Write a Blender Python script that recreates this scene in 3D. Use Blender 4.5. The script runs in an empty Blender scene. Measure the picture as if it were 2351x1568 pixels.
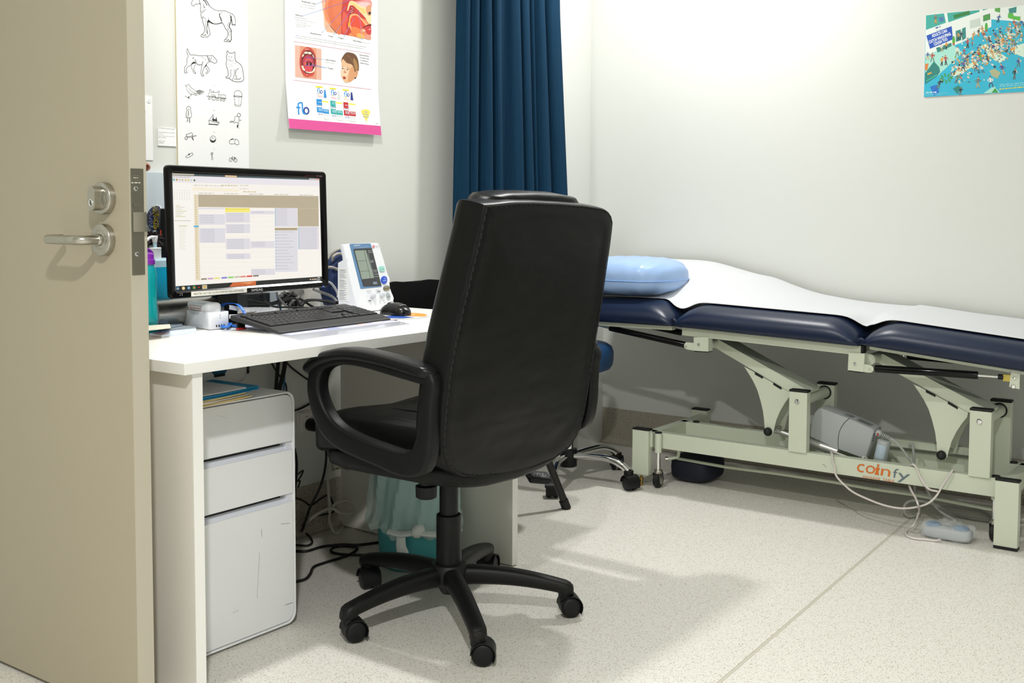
import bpy, bmesh, math, random
from mathutils import Vector, Matrix
from mathutils.geometry import tessellate_polygon
random.seed(7)
S = bpy.context.scene
COL = S.collection
V = Vector
# ---------------------------------------------------------------- camera
F, PIT, YAW, ROLL, PY, PX, CAMZ = 2602.9, 0.0624729, 0.6347179, -0.00357, 636.46, 1175.5, 1.06
FWD = V((math.cos(YAW)*math.cos(PIT), math.sin(YAW)*math.cos(PIT), -math.sin(PIT)))
_r = V((math.sin(YAW), -math.cos(YAW), 0)); _d = FWD.cross(_r)
RGT = _r*math.cos(ROLL) + _d*math.sin(ROLL)
DWN = -_r*math.sin(ROLL) + _d*math.cos(ROLL)
CAMP = V((0, 0, CAMZ))
cd = bpy.data.cameras.new('camera'); cam = bpy.data.objects.new('camera', cd); COL.objects.link(cam)
cd.sensor_width = 36; cd.sensor_fit = 'HORIZONTAL'; cd.lens = F/2351*36
cd.shift_y = (PY-784)/2351; cd.clip_start = 0.05
up = -DWN; bk = -FWD
cam.matrix_world = Matrix(((RGT.x, up.x, bk.x, 0), (RGT.y, up.y, bk.y, 0), (RGT.z, up.z, bk.z, CAMZ), (0, 0, 0, 1)))
S.camera = cam
# ---------------------------------------------------------------- light and exposure
vs = S.view_settings
S.display_settings.display_device = 'sRGB'
vs.view_transform = 'Standard'; vs.look = 'None'; vs.gamma = 1; vs.use_curve_mapping = False
vs.exposure = -0.28
W = bpy.data.worlds.new('world'); S.world = W; W.use_nodes = True
W.node_tree.nodes['Background'].inputs[0].default_value = (0.9, 0.95, 1, 1)
W.node_tree.nodes['Background'].inputs[1].default_value = 0.05
def ceiling_lamp(x, y, watt, size=0.12, col=(1.0, 0.99, 0.965), spread=170):
    l = bpy.data.lights.new('downlight', 'AREA'); l.shape = 'DISK'; l.size = size; l.energy = watt; l.color = col
    l.spread = math.radians(spread)
    o = bpy.data.objects.new('downlight', l); COL.objects.link(o); o.location = (x, y, 2.62); return o
ceiling_lamp(-0.05, 0.10, 90)
ceiling_lamp(1.75, 1.85, 32)
ceiling_lamp(3.73, 2.07, 31)
# ---------------------------------------------------------------- helpers
def ray(x, y): return FWD + RGT*((x-PX)/F) + DWN*((y-PY)/F)
def atz(x, y, z): v = ray(x, y); return CAMP + v*((z-CAMZ)/v.z)
def atx(x, y, X): v = ray(x, y); return CAMP + v*(X/v.x)
def aty(x, y, Y): v = ray(x, y); return CAMP + v*(Y/v.y)
def onp(x, y, p, n): v = ray(x, y); return CAMP + v*((V(p)-CAMP).dot(V(n))/v.dot(V(n)))
def lin(h):
    h = h.lstrip('#'); c = [int(h[i:i+2], 16)/255 for i in (0, 2, 4)]
    return tuple((a/12.92 if a <= .04045 else ((a+.055)/1.055)**2.4) for a in c) + (1,)
def mat(name, hexc, rough=.5, metal=0, spec=.5, var=0, vscale=8, bump=0, bscale=200, emit=0, trans=0, alpha=1, coat=0, rvar=0, sheen=0, sss=0, ior=1.45):
    m = bpy.data.materials.new(name); m.use_nodes = True; nt = m.node_tree; b = nt.nodes['Principled BSDF']
    b.inputs['Base Color'].default_value = lin(hexc); b.inputs['Roughness'].default_value = rough
    b.inputs['Metallic'].default_value = metal; b.inputs['Specular IOR Level'].default_value = spec
    b.inputs['IOR'].default_value = ior
    b.inputs['Transmission Weight'].default_value = trans; b.inputs['Alpha'].default_value = alpha
    b.inputs['Coat Weight'].default_value = coat; b.inputs['Sheen Weight'].default_value = sheen
    if sss: b.inputs['Subsurface Weight'].default_value = sss; b.inputs['Subsurface Scale'].default_value = .01
    if emit: b.inputs['Emission Color'].default_value = lin(hexc); b.inputs['Emission Strength'].default_value = emit
    tc = nt.nodes.new('ShaderNodeTexCoord')
    if var or rvar:
        n = nt.nodes.new('ShaderNodeTexNoise'); n.inputs['Scale'].default_value = vscale; n.inputs['Detail'].default_value = 5
        nt.links.new(tc.outputs['Object'], n.inputs['Vector'])
        if var:
            mx = nt.nodes.new('ShaderNodeMix'); mx.data_type = 'RGBA'
            c = lin(hexc); mx.inputs[6].default_value = tuple(max(0, k*(1-var)) for k in c[:3])+(1,)
            mx.inputs[7].default_value = tuple(min(1, k*(1+var)) for k in c[:3])+(1,)
            nt.links.new(n.outputs['Fac'], mx.inputs[0]); nt.links.new(mx.outputs[2], b.inputs['Base Color'])
        if rvar:
            mr = nt.nodes.new('ShaderNodeMapRange'); mr.inputs[3].default_value = rough-rvar; mr.inputs[4].default_value = rough+rvar
            nt.links.new(n.outputs['Fac'], mr.inputs[0]); nt.links.new(mr.outputs[0], b.inputs['Roughness'])
    if bump:
        n2 = nt.nodes.new('ShaderNodeTexNoise'); n2.inputs['Scale'].default_value = bscale; n2.inputs['Detail'].default_value = 4
        nt.links.new(tc.outputs['Object'], n2.inputs['Vector'])
        bp = nt.nodes.new('ShaderNodeBump'); bp.inputs['Strength'].default_value = bump; bp.inputs['Distance'].default_value = .002
        nt.links.new(n2.outputs['Fac'], bp.inputs['Height']); nt.links.new(bp.outputs[0], b.inputs['Normal'])
    return m
ORG = {}
def tag(o, label=None, cat=None, group=None, kind=None):
    if label: o['label'] = label
    if cat: o['category'] = cat
    if group: o['group'] = group
    if kind: o['kind'] = kind
    return o
def thing(name, loc, label, cat, group=None):
    o = bpy.data.objects.new(name, None); COL.objects.link(o); o.location = loc; o.empty_display_size = .05
    ORG[o.name] = V(loc); return tag(o, label, cat, group)
def catmull(pts, n=6, closed=False):
    pts = [V(p) for p in pts]
    if len(pts) < 3: return pts
    out = []; N = len(pts); rng = N if closed else N-1
    for i in range(rng):
        p1, p2 = pts[i], pts[(i+1) % N]
        p0 = pts[i-1] if (closed or i > 0) else p1*2-p2
        p3 = pts[(i+2) % N] if (closed or i+2 < N) else p2*2-p1
        for k in range(n):
            t = k/n
            out.append(.5*((2*p1)+(p2-p0)*t+(2*p0-5*p1+4*p2-p3)*t*t+(3*p1-p0-3*p2+p3)*t**3))
    if not closed: out.append(pts[-1])
    return out
def frames(pts, closed=False):
    N = len(pts); T = []
    for i in range(N):
        a = pts[i-1] if (closed or i > 0) else pts[0]; b = pts[(i+1) % N] if (closed or i < N-1) else pts[-1]
        t = (b-a); T.append(t.normalized() if t.length > 1e-9 else V((0, 0, 1)))
    ref = V((0, 0, 1)) if abs(T[0].z) < .9 else V((1, 0, 0))
    n = (ref - T[0]*ref.dot(T[0])).normalized(); out = []
    for t in T:
        n = (n - t*n.dot(t))
        n = n.normalized() if n.length > 1e-6 else t.orthogonal().normalized()
        out.append((t, n, t.cross(n)))
    return out
class MB:
    def __init__(s): s.v = []; s.f = []; s.mi = []; s.cur = 0; s.wn = False
    def add(s, verts, faces, mi=None):
        b = len(s.v); s.v += [V(q) for q in verts]; s.f += [tuple(i+b for i in f) for f in faces]
        s.mi += [s.cur if mi is None else mi]*len(faces); return s
    def bm(s, bm, M=None):
        bm.verts.ensure_lookup_table(); bm.verts.index_update()
        s.add([(M @ v.co if M else v.co.copy()) for v in bm.verts], [[v.index for v in f.verts] for f in bm.faces]); bm.free(); return s
    def box(s, c, d, bev=0, seg=2, R=None):
        bm = bmesh.new(); bmesh.ops.create_cube(bm, size=1)
        for v in bm.verts: v.co = V((v.co.x*d[0], v.co.y*d[1], v.co.z*d[2]))
        if bev: s.wn = True; bmesh.ops.bevel(bm, geom=bm.edges[:], offset=bev, segments=seg, affect='EDGES', profile=.5)
        M = Matrix.Translation(V(c)) @ (R.to_4x4() if R else Matrix())
        return s.bm(bm, M)
    def bx(s, x0, x1, y0, y1, z0, z1, bev=0, seg=2):
        return s.box(((x0+x1)/2, (y0+y1)/2, (z0+z1)/2), (abs(x1-x0), abs(y1-y0), abs(z1-z0)), bev, seg)
    def tube(s, pts, r, seg=8, smooth=0, closed=False, cap=True, sx=1):
        pts = catmull(pts, smooth, closed) if smooth else [V(p) for p in pts]
        fr = frames(pts, closed); N = len(pts); vs = []; fs = []
        for i, p in enumerate(pts):
            rr = r if not isinstance(r, (list, tuple)) else r[0]+(r[1]-r[0])*i/max(1, N-1)
            for k in range(seg):
                a = 2*math.pi*k/seg; vs.append(p+fr[i][1]*math.cos(a)*rr*sx+fr[i][2]*math.sin(a)*rr)
        for i in range(N if closed else N-1):
            j = (i+1) % N
            for k in range(seg):
                l = (k+1) % seg; fs.append((i*seg+k, i*seg+l, j*seg+l, j*seg+k))
        if cap and not closed: fs += [tuple(reversed(range(seg))), tuple(range((N-1)*seg, N*seg))]
        return s.add(vs, fs)
    def cyl(s, a, b, r, seg=20, r2=None, bev=0):
        a, b = V(a), V(b); r2 = r if r2 is None else r2; d = (b-a).normalized()
        pr = [(r, 0), (r2, (b-a).length)]
        if bev: L = (b-a).length; pr = [(r-bev, 0), (r-bev*.3, bev*.3), (r, bev), (r2, L-bev), (r2-bev*.3, L-bev*.3), (r2-bev, L)]
        return s.lathe(pr, a, d, seg)
    def lathe(s, prof, c, axis=(0, 0, 1), seg=24, cap=True, ell=1):
        axis = V(axis).normalized(); n = axis.orthogonal().normalized()
        if abs(axis.z) > .99: n = V((1, 0, 0))
        b = axis.cross(n); vs = []; fs = []; c = V(c)
        for r, h in prof:
            for k in range(seg):
                a = 2*math.pi*k/seg; vs.append(c+axis*h+n*math.cos(a)*r+b*math.sin(a)*r*ell)
        for i in range(len(prof)-1):
            for k in range(seg):
                l = (k+1) % seg; fs.append((i*seg+k, i*seg+l, (i+1)*seg+l, (i+1)*seg+k))
        if cap: fs += [tuple(reversed(range(seg))), tuple(range((len(prof)-1)*seg, len(prof)*seg))]
        return s.add(vs, fs)
    def loft(s, rings, cap=True, closed=True):
        n = len(rings[0]); vs = [p for r in rings for p in r]; fs = []
        for i in range(len(rings)-1):
            for k in range(n if closed else n-1):
                l = (k+1) % n; fs.append((i*n+k, i*n+l, (i+1)*n+l, (i+1)*n+k))
        if cap: fs += [tuple(reversed(range(n))), tuple(range((len(rings)-1)*n, len(rings)*n))]
        return s.add(vs, fs)
    def prism(s, pts, d, tess=True):
        pts = [V(p) for p in pts]; d = V(d); n = len(pts)
        vs = pts+[p+d for p in pts]; fs = [(i, (i+1) % n, n+(i+1) % n, n+i) for i in range(n)]
        tr = tessellate_polygon([pts])
        fs += [tuple(reversed(t)) for t in tr]+[tuple(i+n for i in t) for t in tr]
        return s.add(vs, fs)
    def sphere(s, c, r, seg=16, rings=10, sc=(1, 1, 1), pw=1.0):
        c = V(c); vs = []; fs = []
        sg = lambda x: math.copysign(abs(x)**pw, x)
        for i in range(rings+1):
            ph = math.pi*i/rings
            for k in range(seg):
                a = 2*math.pi*k/seg
                vs.append(c+V((r*sc[0]*sg(math.sin(ph))*sg(math.cos(a)), r*sc[1]*sg(math.sin(ph))*sg(math.sin(a)), r*sc[2]*sg(math.cos(ph)))))
        for i in range(rings):
            for k in range(seg):
                l = (k+1) % seg; fs.append((i*seg+k, (i+1)*seg+k, (i+1)*seg+l, i*seg+l))
        return s.add(vs, fs)
    def grid(s, fn, nu, nv):
        vs = [fn(i/nu, j/nv) for j in range(nv+1) for i in range(nu+1)]
        fs = [(j*(nu+1)+i, j*(nu+1)+i+1, (j+1)*(nu+1)+i+1, (j+1)*(nu+1)+i) for j in range(nv) for i in range(nu)]
        return s.add(vs, fs)
    def rot(s, R, c):
        c = V(c); s.v = [R @ (p-c)+c for p in s.v]; return s
    def build(s, name, m, parent=None, label=None, ang=40, origin=None, kind=None, fix=True):
        me = bpy.data.meshes.new(name)
        o = bpy.data.objects.new(name, me); COL.objects.link(o)
        if parent is not None:
            og = ORG[parent.name]; o.parent = parent; ORG[o.name] = og
        else:
            og = V(origin) if origin is not None else (V((sum(p.x for p in s.v)/len(s.v), sum(p.y for p in s.v)/len(s.v), min(p.z for p in s.v))))
            o.location = og; ORG[o.name] = og
        me.from_pydata([p-og for p in s.v], [], s.f)
        ms = m if isinstance(m, (list, tuple)) else [m]
        for q in ms: me.materials.append(q)
        if len(ms) > 1: me.polygons.foreach_set('material_index', s.mi)
        if fix:
            bm = bmesh.new(); bm.from_mesh(me); bmesh.ops.remove_doubles(bm, verts=bm.verts, dist=1e-6)
            bmesh.ops.recalc_face_normals(bm, faces=bm.faces); bm.to_mesh(me); bm.free()
        if ang and me.polygons:
            me.shade_smooth(); me.set_sharp_from_angle(angle=math.radians(ang))
        if s.wn: o.modifiers.new('weighted', 'WEIGHTED_NORMAL').keep_sharp = True
        me.update()
        if label: o['label'] = label
        if kind: o['kind'] = kind
        return o
    def thing(s, name, m, label, cat, group=None, ang=40, kind=None):
        return tag(s.build(name, m, None, None, ang), label, cat, group, kind)
def struct(name, mb, m, ang=30): return tag(mb.build(name, m, None, None, ang), kind='structure')
def sub(o, levels=1):
    md = o.modifiers.new('subsurf', 'SUBSURF'); md.levels = levels; md.render_levels = levels; return o
def Rz(a): return Matrix.Rotation(math.radians(a), 3, 'Z')
def Rx(a): return Matrix.Rotation(math.radians(a), 3, 'X')
def Ry(a): return Matrix.Rotation(math.radians(a), 3, 'Y')
# flat print: coloured polygons laid on a surface, colour carried per face
PRINT = bpy.data.materials.new('printed_ink'); PRINT.use_nodes = True
_b = PRINT.node_tree.nodes['Principled BSDF']; _a = PRINT.node_tree.nodes.new('ShaderNodeVertexColor'); _a.layer_name = 'ink'
PRINT.node_tree.links.new(_a.outputs[0], _b.inputs['Base Color']); _b.inputs['Roughness'].default_value = .45
PRINT_EMIT = bpy.data.materials.new('screen_pixels'); PRINT_EMIT.use_nodes = True
_b = PRINT_EMIT.node_tree.nodes['Principled BSDF']; _a = PRINT_EMIT.node_tree.nodes.new('ShaderNodeVertexColor'); _a.layer_name = 'ink'
PRINT_EMIT.node_tree.links.new(_a.outputs[0], _b.inputs['Emission Color']); _b.inputs['Base Color'].default_value = (.01, .01, .01, 1)
_b.inputs['Emission Strength'].default_value = 1.1; _b.inputs['Roughness'].default_value = .3
FONTS = {}
def text_polys(txt, bold=0):
    if (txt, bold) in FONTS: return FONTS[txt, bold]
    c = bpy.data.curves.new('t', 'FONT'); c.body = txt; c.size = 1; c.resolution_u = 2; c.offset = bold
    o = bpy.data.objects.new('t', c); COL.objects.link(o); bpy.context.view_layer.update()
    me = bpy.data.meshes.new_from_object(o.evaluated_get(bpy.context.evaluated_depsgraph_get()))
    vs = [(v.co.x, v.co.y) for v in me.vertices]; fs = [tuple(p.vertices) for p in me.polygons]
    bpy.data.objects.remove(o); bpy.data.curves.remove(c); bpy.data.meshes.remove(me)
    FONTS[txt, bold] = (vs, fs); return FONTS[txt, bold]
class Ink:
    """fn(x, y) -> point on the surface; nrm = outward normal"""
    def __init__(s, fn, nrm, step=.00006, base=.0004, yup=False):
        s.k = 0; s.yup = yup; s.fn = fn; s.n = V(nrm).normalized(); s.v = []; s.f = []; s.c = []; s.st = step; s.base = base
    def _p(s, x, y, L): return V(s.fn(x, y))+s.n*(s.base+s.st*(L+(s.k % 40)/42))
    def poly(s, pts, col, L=1):
        s.k += 1; ps = [s._p(x, y, L) for x, y in pts]; b = len(s.v); s.v += ps
        fs = [tuple(range(len(ps)))] if len(ps) <= 4 else tessellate_polygon([ps])
        for f in fs: s.f.append(tuple(i+b for i in f)); s.c.append(lin(col))
        return s
    def blob(s, pts, col, L=1, n=4): return s.poly([(p.x, p.y) for p in catmull([(x, y, 0) for x, y in pts], n, True)], col, L)
    def rect(s, x0, y0, x1, y1, col, L=1): return s.poly([(x0, y0), (x1, y0), (x1, y1), (x0, y1)], col, L)
    def quad(s, a, b, c, d, col, L=1): return s.poly([a, b, c, d], col, L)
    def line(s, pts, w, col, L=2, smooth=0, closed=False):
        pts = [V((p[0], p[1], 0)) for p in pts]
        if closed and not smooth: pts = pts+[pts[0]]
        if smooth: pts = catmull(pts, smooth, closed); pts = pts+[pts[0]] if closed else pts
        for i in range(len(pts)-1):
            a, b = pts[i], pts[i+1]; d = b-a
            if d.length < 1e-6: continue
            d.normalize(); n = V((-d.y, d.x, 0))*w/2; e = d*w*.3
            s.poly([((a-e+n).x, (a-e+n).y), ((b+e+n).x, (b+e+n).y), ((b+e-n).x, (b+e-n).y), ((a-e-n).x, (a-e-n).y)], col, L)
        return s
    def ell(s, cx, cy, rx, ry, col, L=1, n=20, rot=0, a0=0, a1=360):
        c, si = math.cos(math.radians(rot)), math.sin(math.radians(rot)); P = []
        for k in range(n if a1-a0 >= 360 else n+1):
            a = math.radians(a0+(a1-a0)*k/n); x, y = rx*math.cos(a), ry*math.sin(a); P.append((cx+x*c-y*si, cy+x*si+y*c))
        return s.poly(P, col, L)
    def text(s, txt, a, b, col, L=3, h=None, sk=0, bold=0):
        """baseline from a to b (surface coords); h = cap height in the same units (default keeps aspect)"""
        vs, fs = text_polys(txt, bold); s.k += 1
        if not vs: return s
        x0 = min(v[0] for v in vs); x1 = max(v[0] for v in vs); w = x1-x0
        dx, dy = b[0]-a[0], b[1]-a[1]; ln = math.hypot(dx, dy); ux, uy = dx/ln, dy/ln
        sc = ln/w; hs = sc if h is None else h/.70
        upx, upy = (uy, -ux)
        if s.yup: upx, upy = -uy, ux
        base = len(s.v)
        for x, y in vs:
            X = (x-x0)*sc+y*sk*sc; Y = y*hs
            s.v.append(s._p(a[0]+ux*X+upx*Y, a[1]+uy*X+upy*Y, L))
        for f in fs: s.f.append(tuple(i+base for i in f)); s.c.append(lin(col))
        return s
    def bars(s, a, b, h, col, L=3, seed=1):
        """line of print too small to read: word-length dashes from a to b"""
        r = random.Random(seed); ln = math.hypot(b[0]-a[0], b[1]-a[1]); ux, uy = (b[0]-a[0])/ln, (b[1]-a[1])/ln; px_, py_ = uy*h, -ux*h; t = 0
        while t < ln:
            w = min(ln-t, abs(h)*r.uniform(1.2, 5)); x, y = a[0]+ux*t, a[1]+uy*t; x2, y2 = x+ux*w, y+uy*w
            s.poly([(x, y), (x2, y2), (x2+px_, y2+py_), (x+px_, y+py_)], col, L); t += w+abs(h)*.8
        return s
    def build(s, name, parent, m=None, label=None):
        me = bpy.data.meshes.new(name); o = bpy.data.objects.new(name, me); COL.objects.link(o)
        og = ORG[parent.name]; o.parent = parent; ORG[o.name] = og
        me.from_pydata([p-og for p in s.v], [], s.f)
        at = me.color_attributes.new('ink', 'FLOAT_COLOR', 'CORNER'); data = []
        for p, c in zip(me.polygons, s.c): data += list(c)*len(p.vertices)
        at.data.foreach_set('color', data); me.materials.append(m or PRINT)
        if label: o['label'] = label
        return o
# ---------------------------------------------------------------- materials
def speckle(name, base, dark, scale, thr, pm=1, var=.06):
    m = bpy.data.materials.new(name); m.use_nodes = True; nt = m.node_tree; b = nt.nodes['Principled BSDF']; N = nt.nodes.new; L = nt.links.new
    b.inputs['Roughness'].default_value = .42; b.inputs['Specular IOR Level'].default_value = .4
    tc = N('ShaderNodeTexCoord'); last = None
    n = N('ShaderNodeTexNoise'); n.inputs['Scale'].default_value = 150; n.inputs['Detail'].default_value = 3; L(tc.outputs['Object'], n.inputs['Vector'])
    mx = N('ShaderNodeMix'); mx.data_type = 'RGBA'; c = lin(base)
    mx.inputs[6].default_value = tuple(k*(1-var*2.2) for k in c[:3])+(1,); mx.inputs[7].default_value = tuple(min(1, k*(1+var*1.6)) for k in c[:3])+(1,)
    L(n.outputs['Fac'], mx.inputs[0]); last = mx.outputs[2]
    for k, (sc, rad, prob, col, rot) in enumerate(((scale, thr*.9, .15*pm, dark, .5), (scale*2.1, thr*1.2, .22*pm, dark, 1.9), (scale*.55, thr*.45, .12*pm, '#2f2b24', 2.6), (scale*1.2, thr*1.3, .16*pm, '#a79a7c', .9), (scale*2.6, thr*1.4, .3*pm, '#9a9484', 1.3))):
        mp = N('ShaderNodeMapping'); mp.inputs['Rotation'].default_value = (0, 0, rot); mp.inputs['Scale'].default_value = (1, 1.9, 1.4); mp.inputs['Location'].default_value = (k*3.1, k*1.7, 0)
        vo = N('ShaderNodeTexVoronoi'); vo.inputs['Scale'].default_value = sc
        L(tc.outputs['Object'], mp.inputs[0]); L(mp.outputs[0], vo.inputs['Vector'])
        lt = N('ShaderNodeMath'); lt.operation = 'LESS_THAN'; lt.inputs[1].default_value = rad; L(vo.outputs['Distance'], lt.inputs[0])
        sp = N('ShaderNodeSeparateColor'); L(vo.outputs['Color'], sp.inputs[0])
        l2 = N('ShaderNodeMath'); l2.operation = 'LESS_THAN'; l2.inputs[1].default_value = prob; L(sp.outputs[0], l2.inputs[0])
        mu = N('ShaderNodeMath'); mu.operation = 'MULTIPLY'; L(lt.outputs[0], mu.inputs[0]); L(l2.outputs[0], mu.inputs[1])
        mu2 = N('ShaderNodeMath'); mu2.operation = 'MULTIPLY'; mu2.inputs[1].default_value = .95; L(mu.outputs[0], mu2.inputs[0])
        m2 = N('ShaderNodeMix'); m2.data_type = 'RGBA'; m2.inputs[7].default_value = lin(col); L(mu2.outputs[0], m2.inputs[0]); L(last, m2.inputs[6]); last = m2.outputs[2]
    L(last, b.inputs['Base Color']); return m
M_floor = speckle('vinyl_floor', '#e1ded6', '#6a6456', 112, .235)
M_skirt = speckle('vinyl_skirting', '#aea79a', '#4a443a', 95, .25, pm=2, var=.09)
M_wall = mat('wall_paint', '#d9dbd6', .6, var=.012, vscale=1.3, bump=.05, bscale=320)
M_ceil = mat('ceiling_paint', '#f2f2ee', .8)
M_door = mat('door_paint', '#ada48f', .38, var=.015, vscale=3, bump=.02, bscale=300)
M_doorE = mat('door_edge_paint', '#b9b3a2', .45)
M_steel = mat('brushed_steel', '#b4b1a8', .27, 1, rvar=.03, vscale=40)
M_plate = mat('faceplate_steel', '#8f8b7f', .34, 1, rvar=.04, vscale=40)
M_chrome = mat('chrome', '#e6e6e6', .06, 1)
M_black = mat('black_plastic', '#121314', .42, spec=.3, bump=.06, bscale=700)
M_blackg = mat('glossy_black_plastic', '#0a0a0b', .14, spec=.28)
M_rubber = mat('black_rubber', '#101011', .6)
M_white = mat('white_laminate', '#eeeeea', .32)
M_whitep = mat('white_plastic', '#e9ebee', .35)
M_paper = mat('white_paper', '#f2f3f4', .6)
XW, YL, YR, ZC = 4.336, 2.68, 2.758, 2.65
X0, Y0 = -1.6, -1.5
mb = MB(); mb.bx(X0-.1, XW+.1, Y0-.1, YR+.1, -.1, 0); fl = struct('floor', mb, M_floor)
p0, p1 = atz(2085, 1195, 0), atz(1650, 1568, 0); d = (p1-p0).normalized(); n = V((-d.y, d.x, 0))*.0032
a, b = p0-d*.55, p1+d*.9
mb = MB()
ed = lambda q, k, z: (q.x+n.x*k, q.y+n.y*k, z)
mb.loft([[ed(a, -1, .00002), ed(a, -.5, .0005), ed(a, .5, .0005), ed(a, 1, .00002)], [ed(b, -1, .00002), ed(b, -.5, .0005), ed(b, .5, .0005), ed(b, 1, .00002)]], cap=False, closed=False)
sm = mb.build('seam_weld', mat('seam_weld', '#c6c2b2', .4), fl)
mb = MB()
for k in (-1.25, 1.25): mb.loft([[ed(a, k-.14, .00025), ed(a, k+.14, .00025)], [ed(b, k-.14, .00025), ed(b, k+.14, .00025)]], cap=False, closed=False)
mb.build('seam_edge_line', mat('seam_dirt', '#a8a392', .7), fl)
struct('ceiling', MB().bx(X0-.1, XW+.1, Y0-.1, YR+.1, ZC, ZC+.1), M_ceil)
struct('wall_right', MB().bx(XW, XW+.1, Y0-.1, YR+.1, 0, ZC), M_wall)
# the left wall steps back by 8 cm behind the curtain
XR, ZR = 3.42, .92
mb = MB(); mb.bx(X0, XR, YL, YR+.1, 0, ZC); mb.bx(XR, XW, YL, YR+.1, 0, ZR); mb.bx(XR, XW, YR, YR+.1, ZR, ZC)
struct('wall_left', mb, M_wall)
struct('wall_back', MB().bx(X0-.1, X0, Y0-.1, YR+.1, 0, ZC), M_wall)
struct('wall_near', MB().bx(X0-.1, XW+.1, Y0-.1, Y0, 0, ZC), M_wall)
# coved vinyl skirting
def cove(r=.03, h=.157, t=.004):
    pr = [(t, h), (t+.0005, r)]
    pr += [(t+r*(1-math.cos(k/6*math.pi/2)), r*(1-math.sin(k/6*math.pi/2))) for k in range(1, 6)]
    pr += [(t+r, .001), (0, .001), (0, h)]
    return pr
pr = cove()
mb = MB(); mb.loft([[V((XW-u, y, z)) for u, z in pr] for y in (Y0+.02, YL)]); struct('baseboard_right', mb, M_skirt)
mb = MB(); mb.loft([[V((x, YL-u, z)) for u, z in pr] for x in (1.42, 3.05)]); struct('baseboard_left', mb, M_skirt)
# ---------------------------------------------------------------- door
XD, YD = 1.36, 1.942
door = bpy.data.objects.new('door_1', None); COL.objects.link(door); door.location = (XD+.02, YD+.35, 0); ORG[door.name] = V(door.location)
tag(door, 'open beige door leaf with a steel lever handle and lock', kind='structure')
mb = MB(); mb.bx(XD, XD+.04, YD, YL-.012, .008, 2.05, .0018, 2)
mb.mi = [0]*len(mb.f)
leaf = mb.build('door_leaf', M_door, door)
MB().bx(XD+.0006, XD+.0394, YD-.0012, YD, .01, 2.048).build('edge_strip', M_doorE, leaf, 'paler painted edge of the door leaf')
fx0, fx1 = aty(299, 500, YD).x, aty(328, 500, YD).x
z_t, z_b = aty(312, 387, YD).z, aty(316, 631, YD).z
fp = MB().bx(fx0+.001, fx1+.001, YD-.0032, YD-.001, z_b, z_t, .0006).build('lock_faceplate', M_plate, door, 'brushed steel lock faceplate')
q = lambda x, y: aty(60+x/5.225, 380+y/5.225, YD-.0035)
for x, y in ((1315, 278), (1330, 1062)):
    c = q(x, y); MB().cyl(c+V((0, .001, 0)), c+V((0, -.0012, 0)), .0048, 20, bev=.0006).build('faceplate_screw', M_chrome, fp)
    s = MB(); s.box(c+V((0, -.0014, 0)), (.005, .0006, .001), R=Ry(40)); s.box(c+V((0, -.0014, 0)), (.005, .0006, .001), R=Ry(-50)); s.build('screw_slot', M_rubber, fp)
c = q(1322, 472); MB().box(c, (.012, .006, .008), .0015).build('deadlatch_pin', M_plate, fp)
c = q(1352, 680); mb = MB()
mb.prism([(c.x-.013, YD-.001, c.z-.019), (c.x+.012, YD-.001, c.z-.019), (c.x+.012, YD-.013, c.z-.019), (c.x+.002, YD-.012, c.z-.019), (c.x-.013, YD-.004, c.z-.019)], (0, 0, .039))
mb.build('latch_bolt', M_plate, fp)
k = Ink(lambda x, y: aty(60+x/5.225, 380+y/5.225, YD-.0034), (0, -1, 0), base=.0001)
k.line([(1312+52*math.cos(a/14*6.283), 146+28*math.sin(a/14*6.283)) for a in range(14)], 4, '#7e7a6f', 1, 0, True)
k.bars((1285, 150), (1342, 152), 8, '#d0ccbe', 2, 2); k.bars((1262, 212), (1368, 212), 12, '#d8d4c6', 2, 3)
k.build('engraved_mark', fp)
def rose(c, name):
    mb = MB(); mb.lathe([(.0325, 0), (.0325, .0125), (.0318, .0142), (.0305, .015), (.0195, .0152), (.0188, .0146), (.018, .0152), (.001, .0152)], c, (-1, 0, 0), 48)
    return mb.build(name, M_steel, door)
cl = V((XD, 2.022, .9895))
rs = rose(cl, 'handle_rose')
mb = MB(); mb.lathe([(.0125, .015), (.0125, .021), (.011, .023)], cl, (-1, 0, 0), 24)
mb.tube([cl+V((-.015, 0, 0)), cl+V((-.042, 0, 0)), cl+V((-.055, .006, 0)), cl+V((-.061, .02, 0)), cl+V((-.061, .045, 0)), cl+V((-.061, .095, 0)), cl+V((-.060, .108, 0)), cl+V((-.054, .118, 0)), cl+V((-.043, .121, 0)), cl+V((-.02, .121, 0))], .0095, 18, smooth=5)
mb.build('lever_handle', M_steel, door)
ck = V((XD, 2.018, 1.073))
r2 = rose(ck, 'lock_rose')
mb = MB(); o = [(.0125*math.cos(t*math.pi/10), .012+.0125*math.sin(t*math.pi/10)) for t in range(11)]+[(.0125*math.cos(math.pi+t*math.pi/10), -.012+.0125*math.sin(math.pi+t*math.pi/10)) for t in range(11)]
mb.prism([(XD-.014, ck.y+u, ck.z+w) for u, w in o], (-.021, 0, 0)); mb.build('key_cylinder', M_steel, door)
kc = V((XD-.0352, ck.y, ck.z-.009))
pl = MB().cyl(kc+V((.001, 0, 0)), kc+V((-.0008, 0, 0)), .0075, 24).build('key_plug', M_chrome, door)
mb = MB(); mb.box(kc+V((-.001, .001, .0015)), (.0008, .0022, .007)); mb.box(kc+V((-.001, -.001, -.003)), (.0008, .0022, .005)); mb.build('keyway', M_rubber, door)
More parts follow.
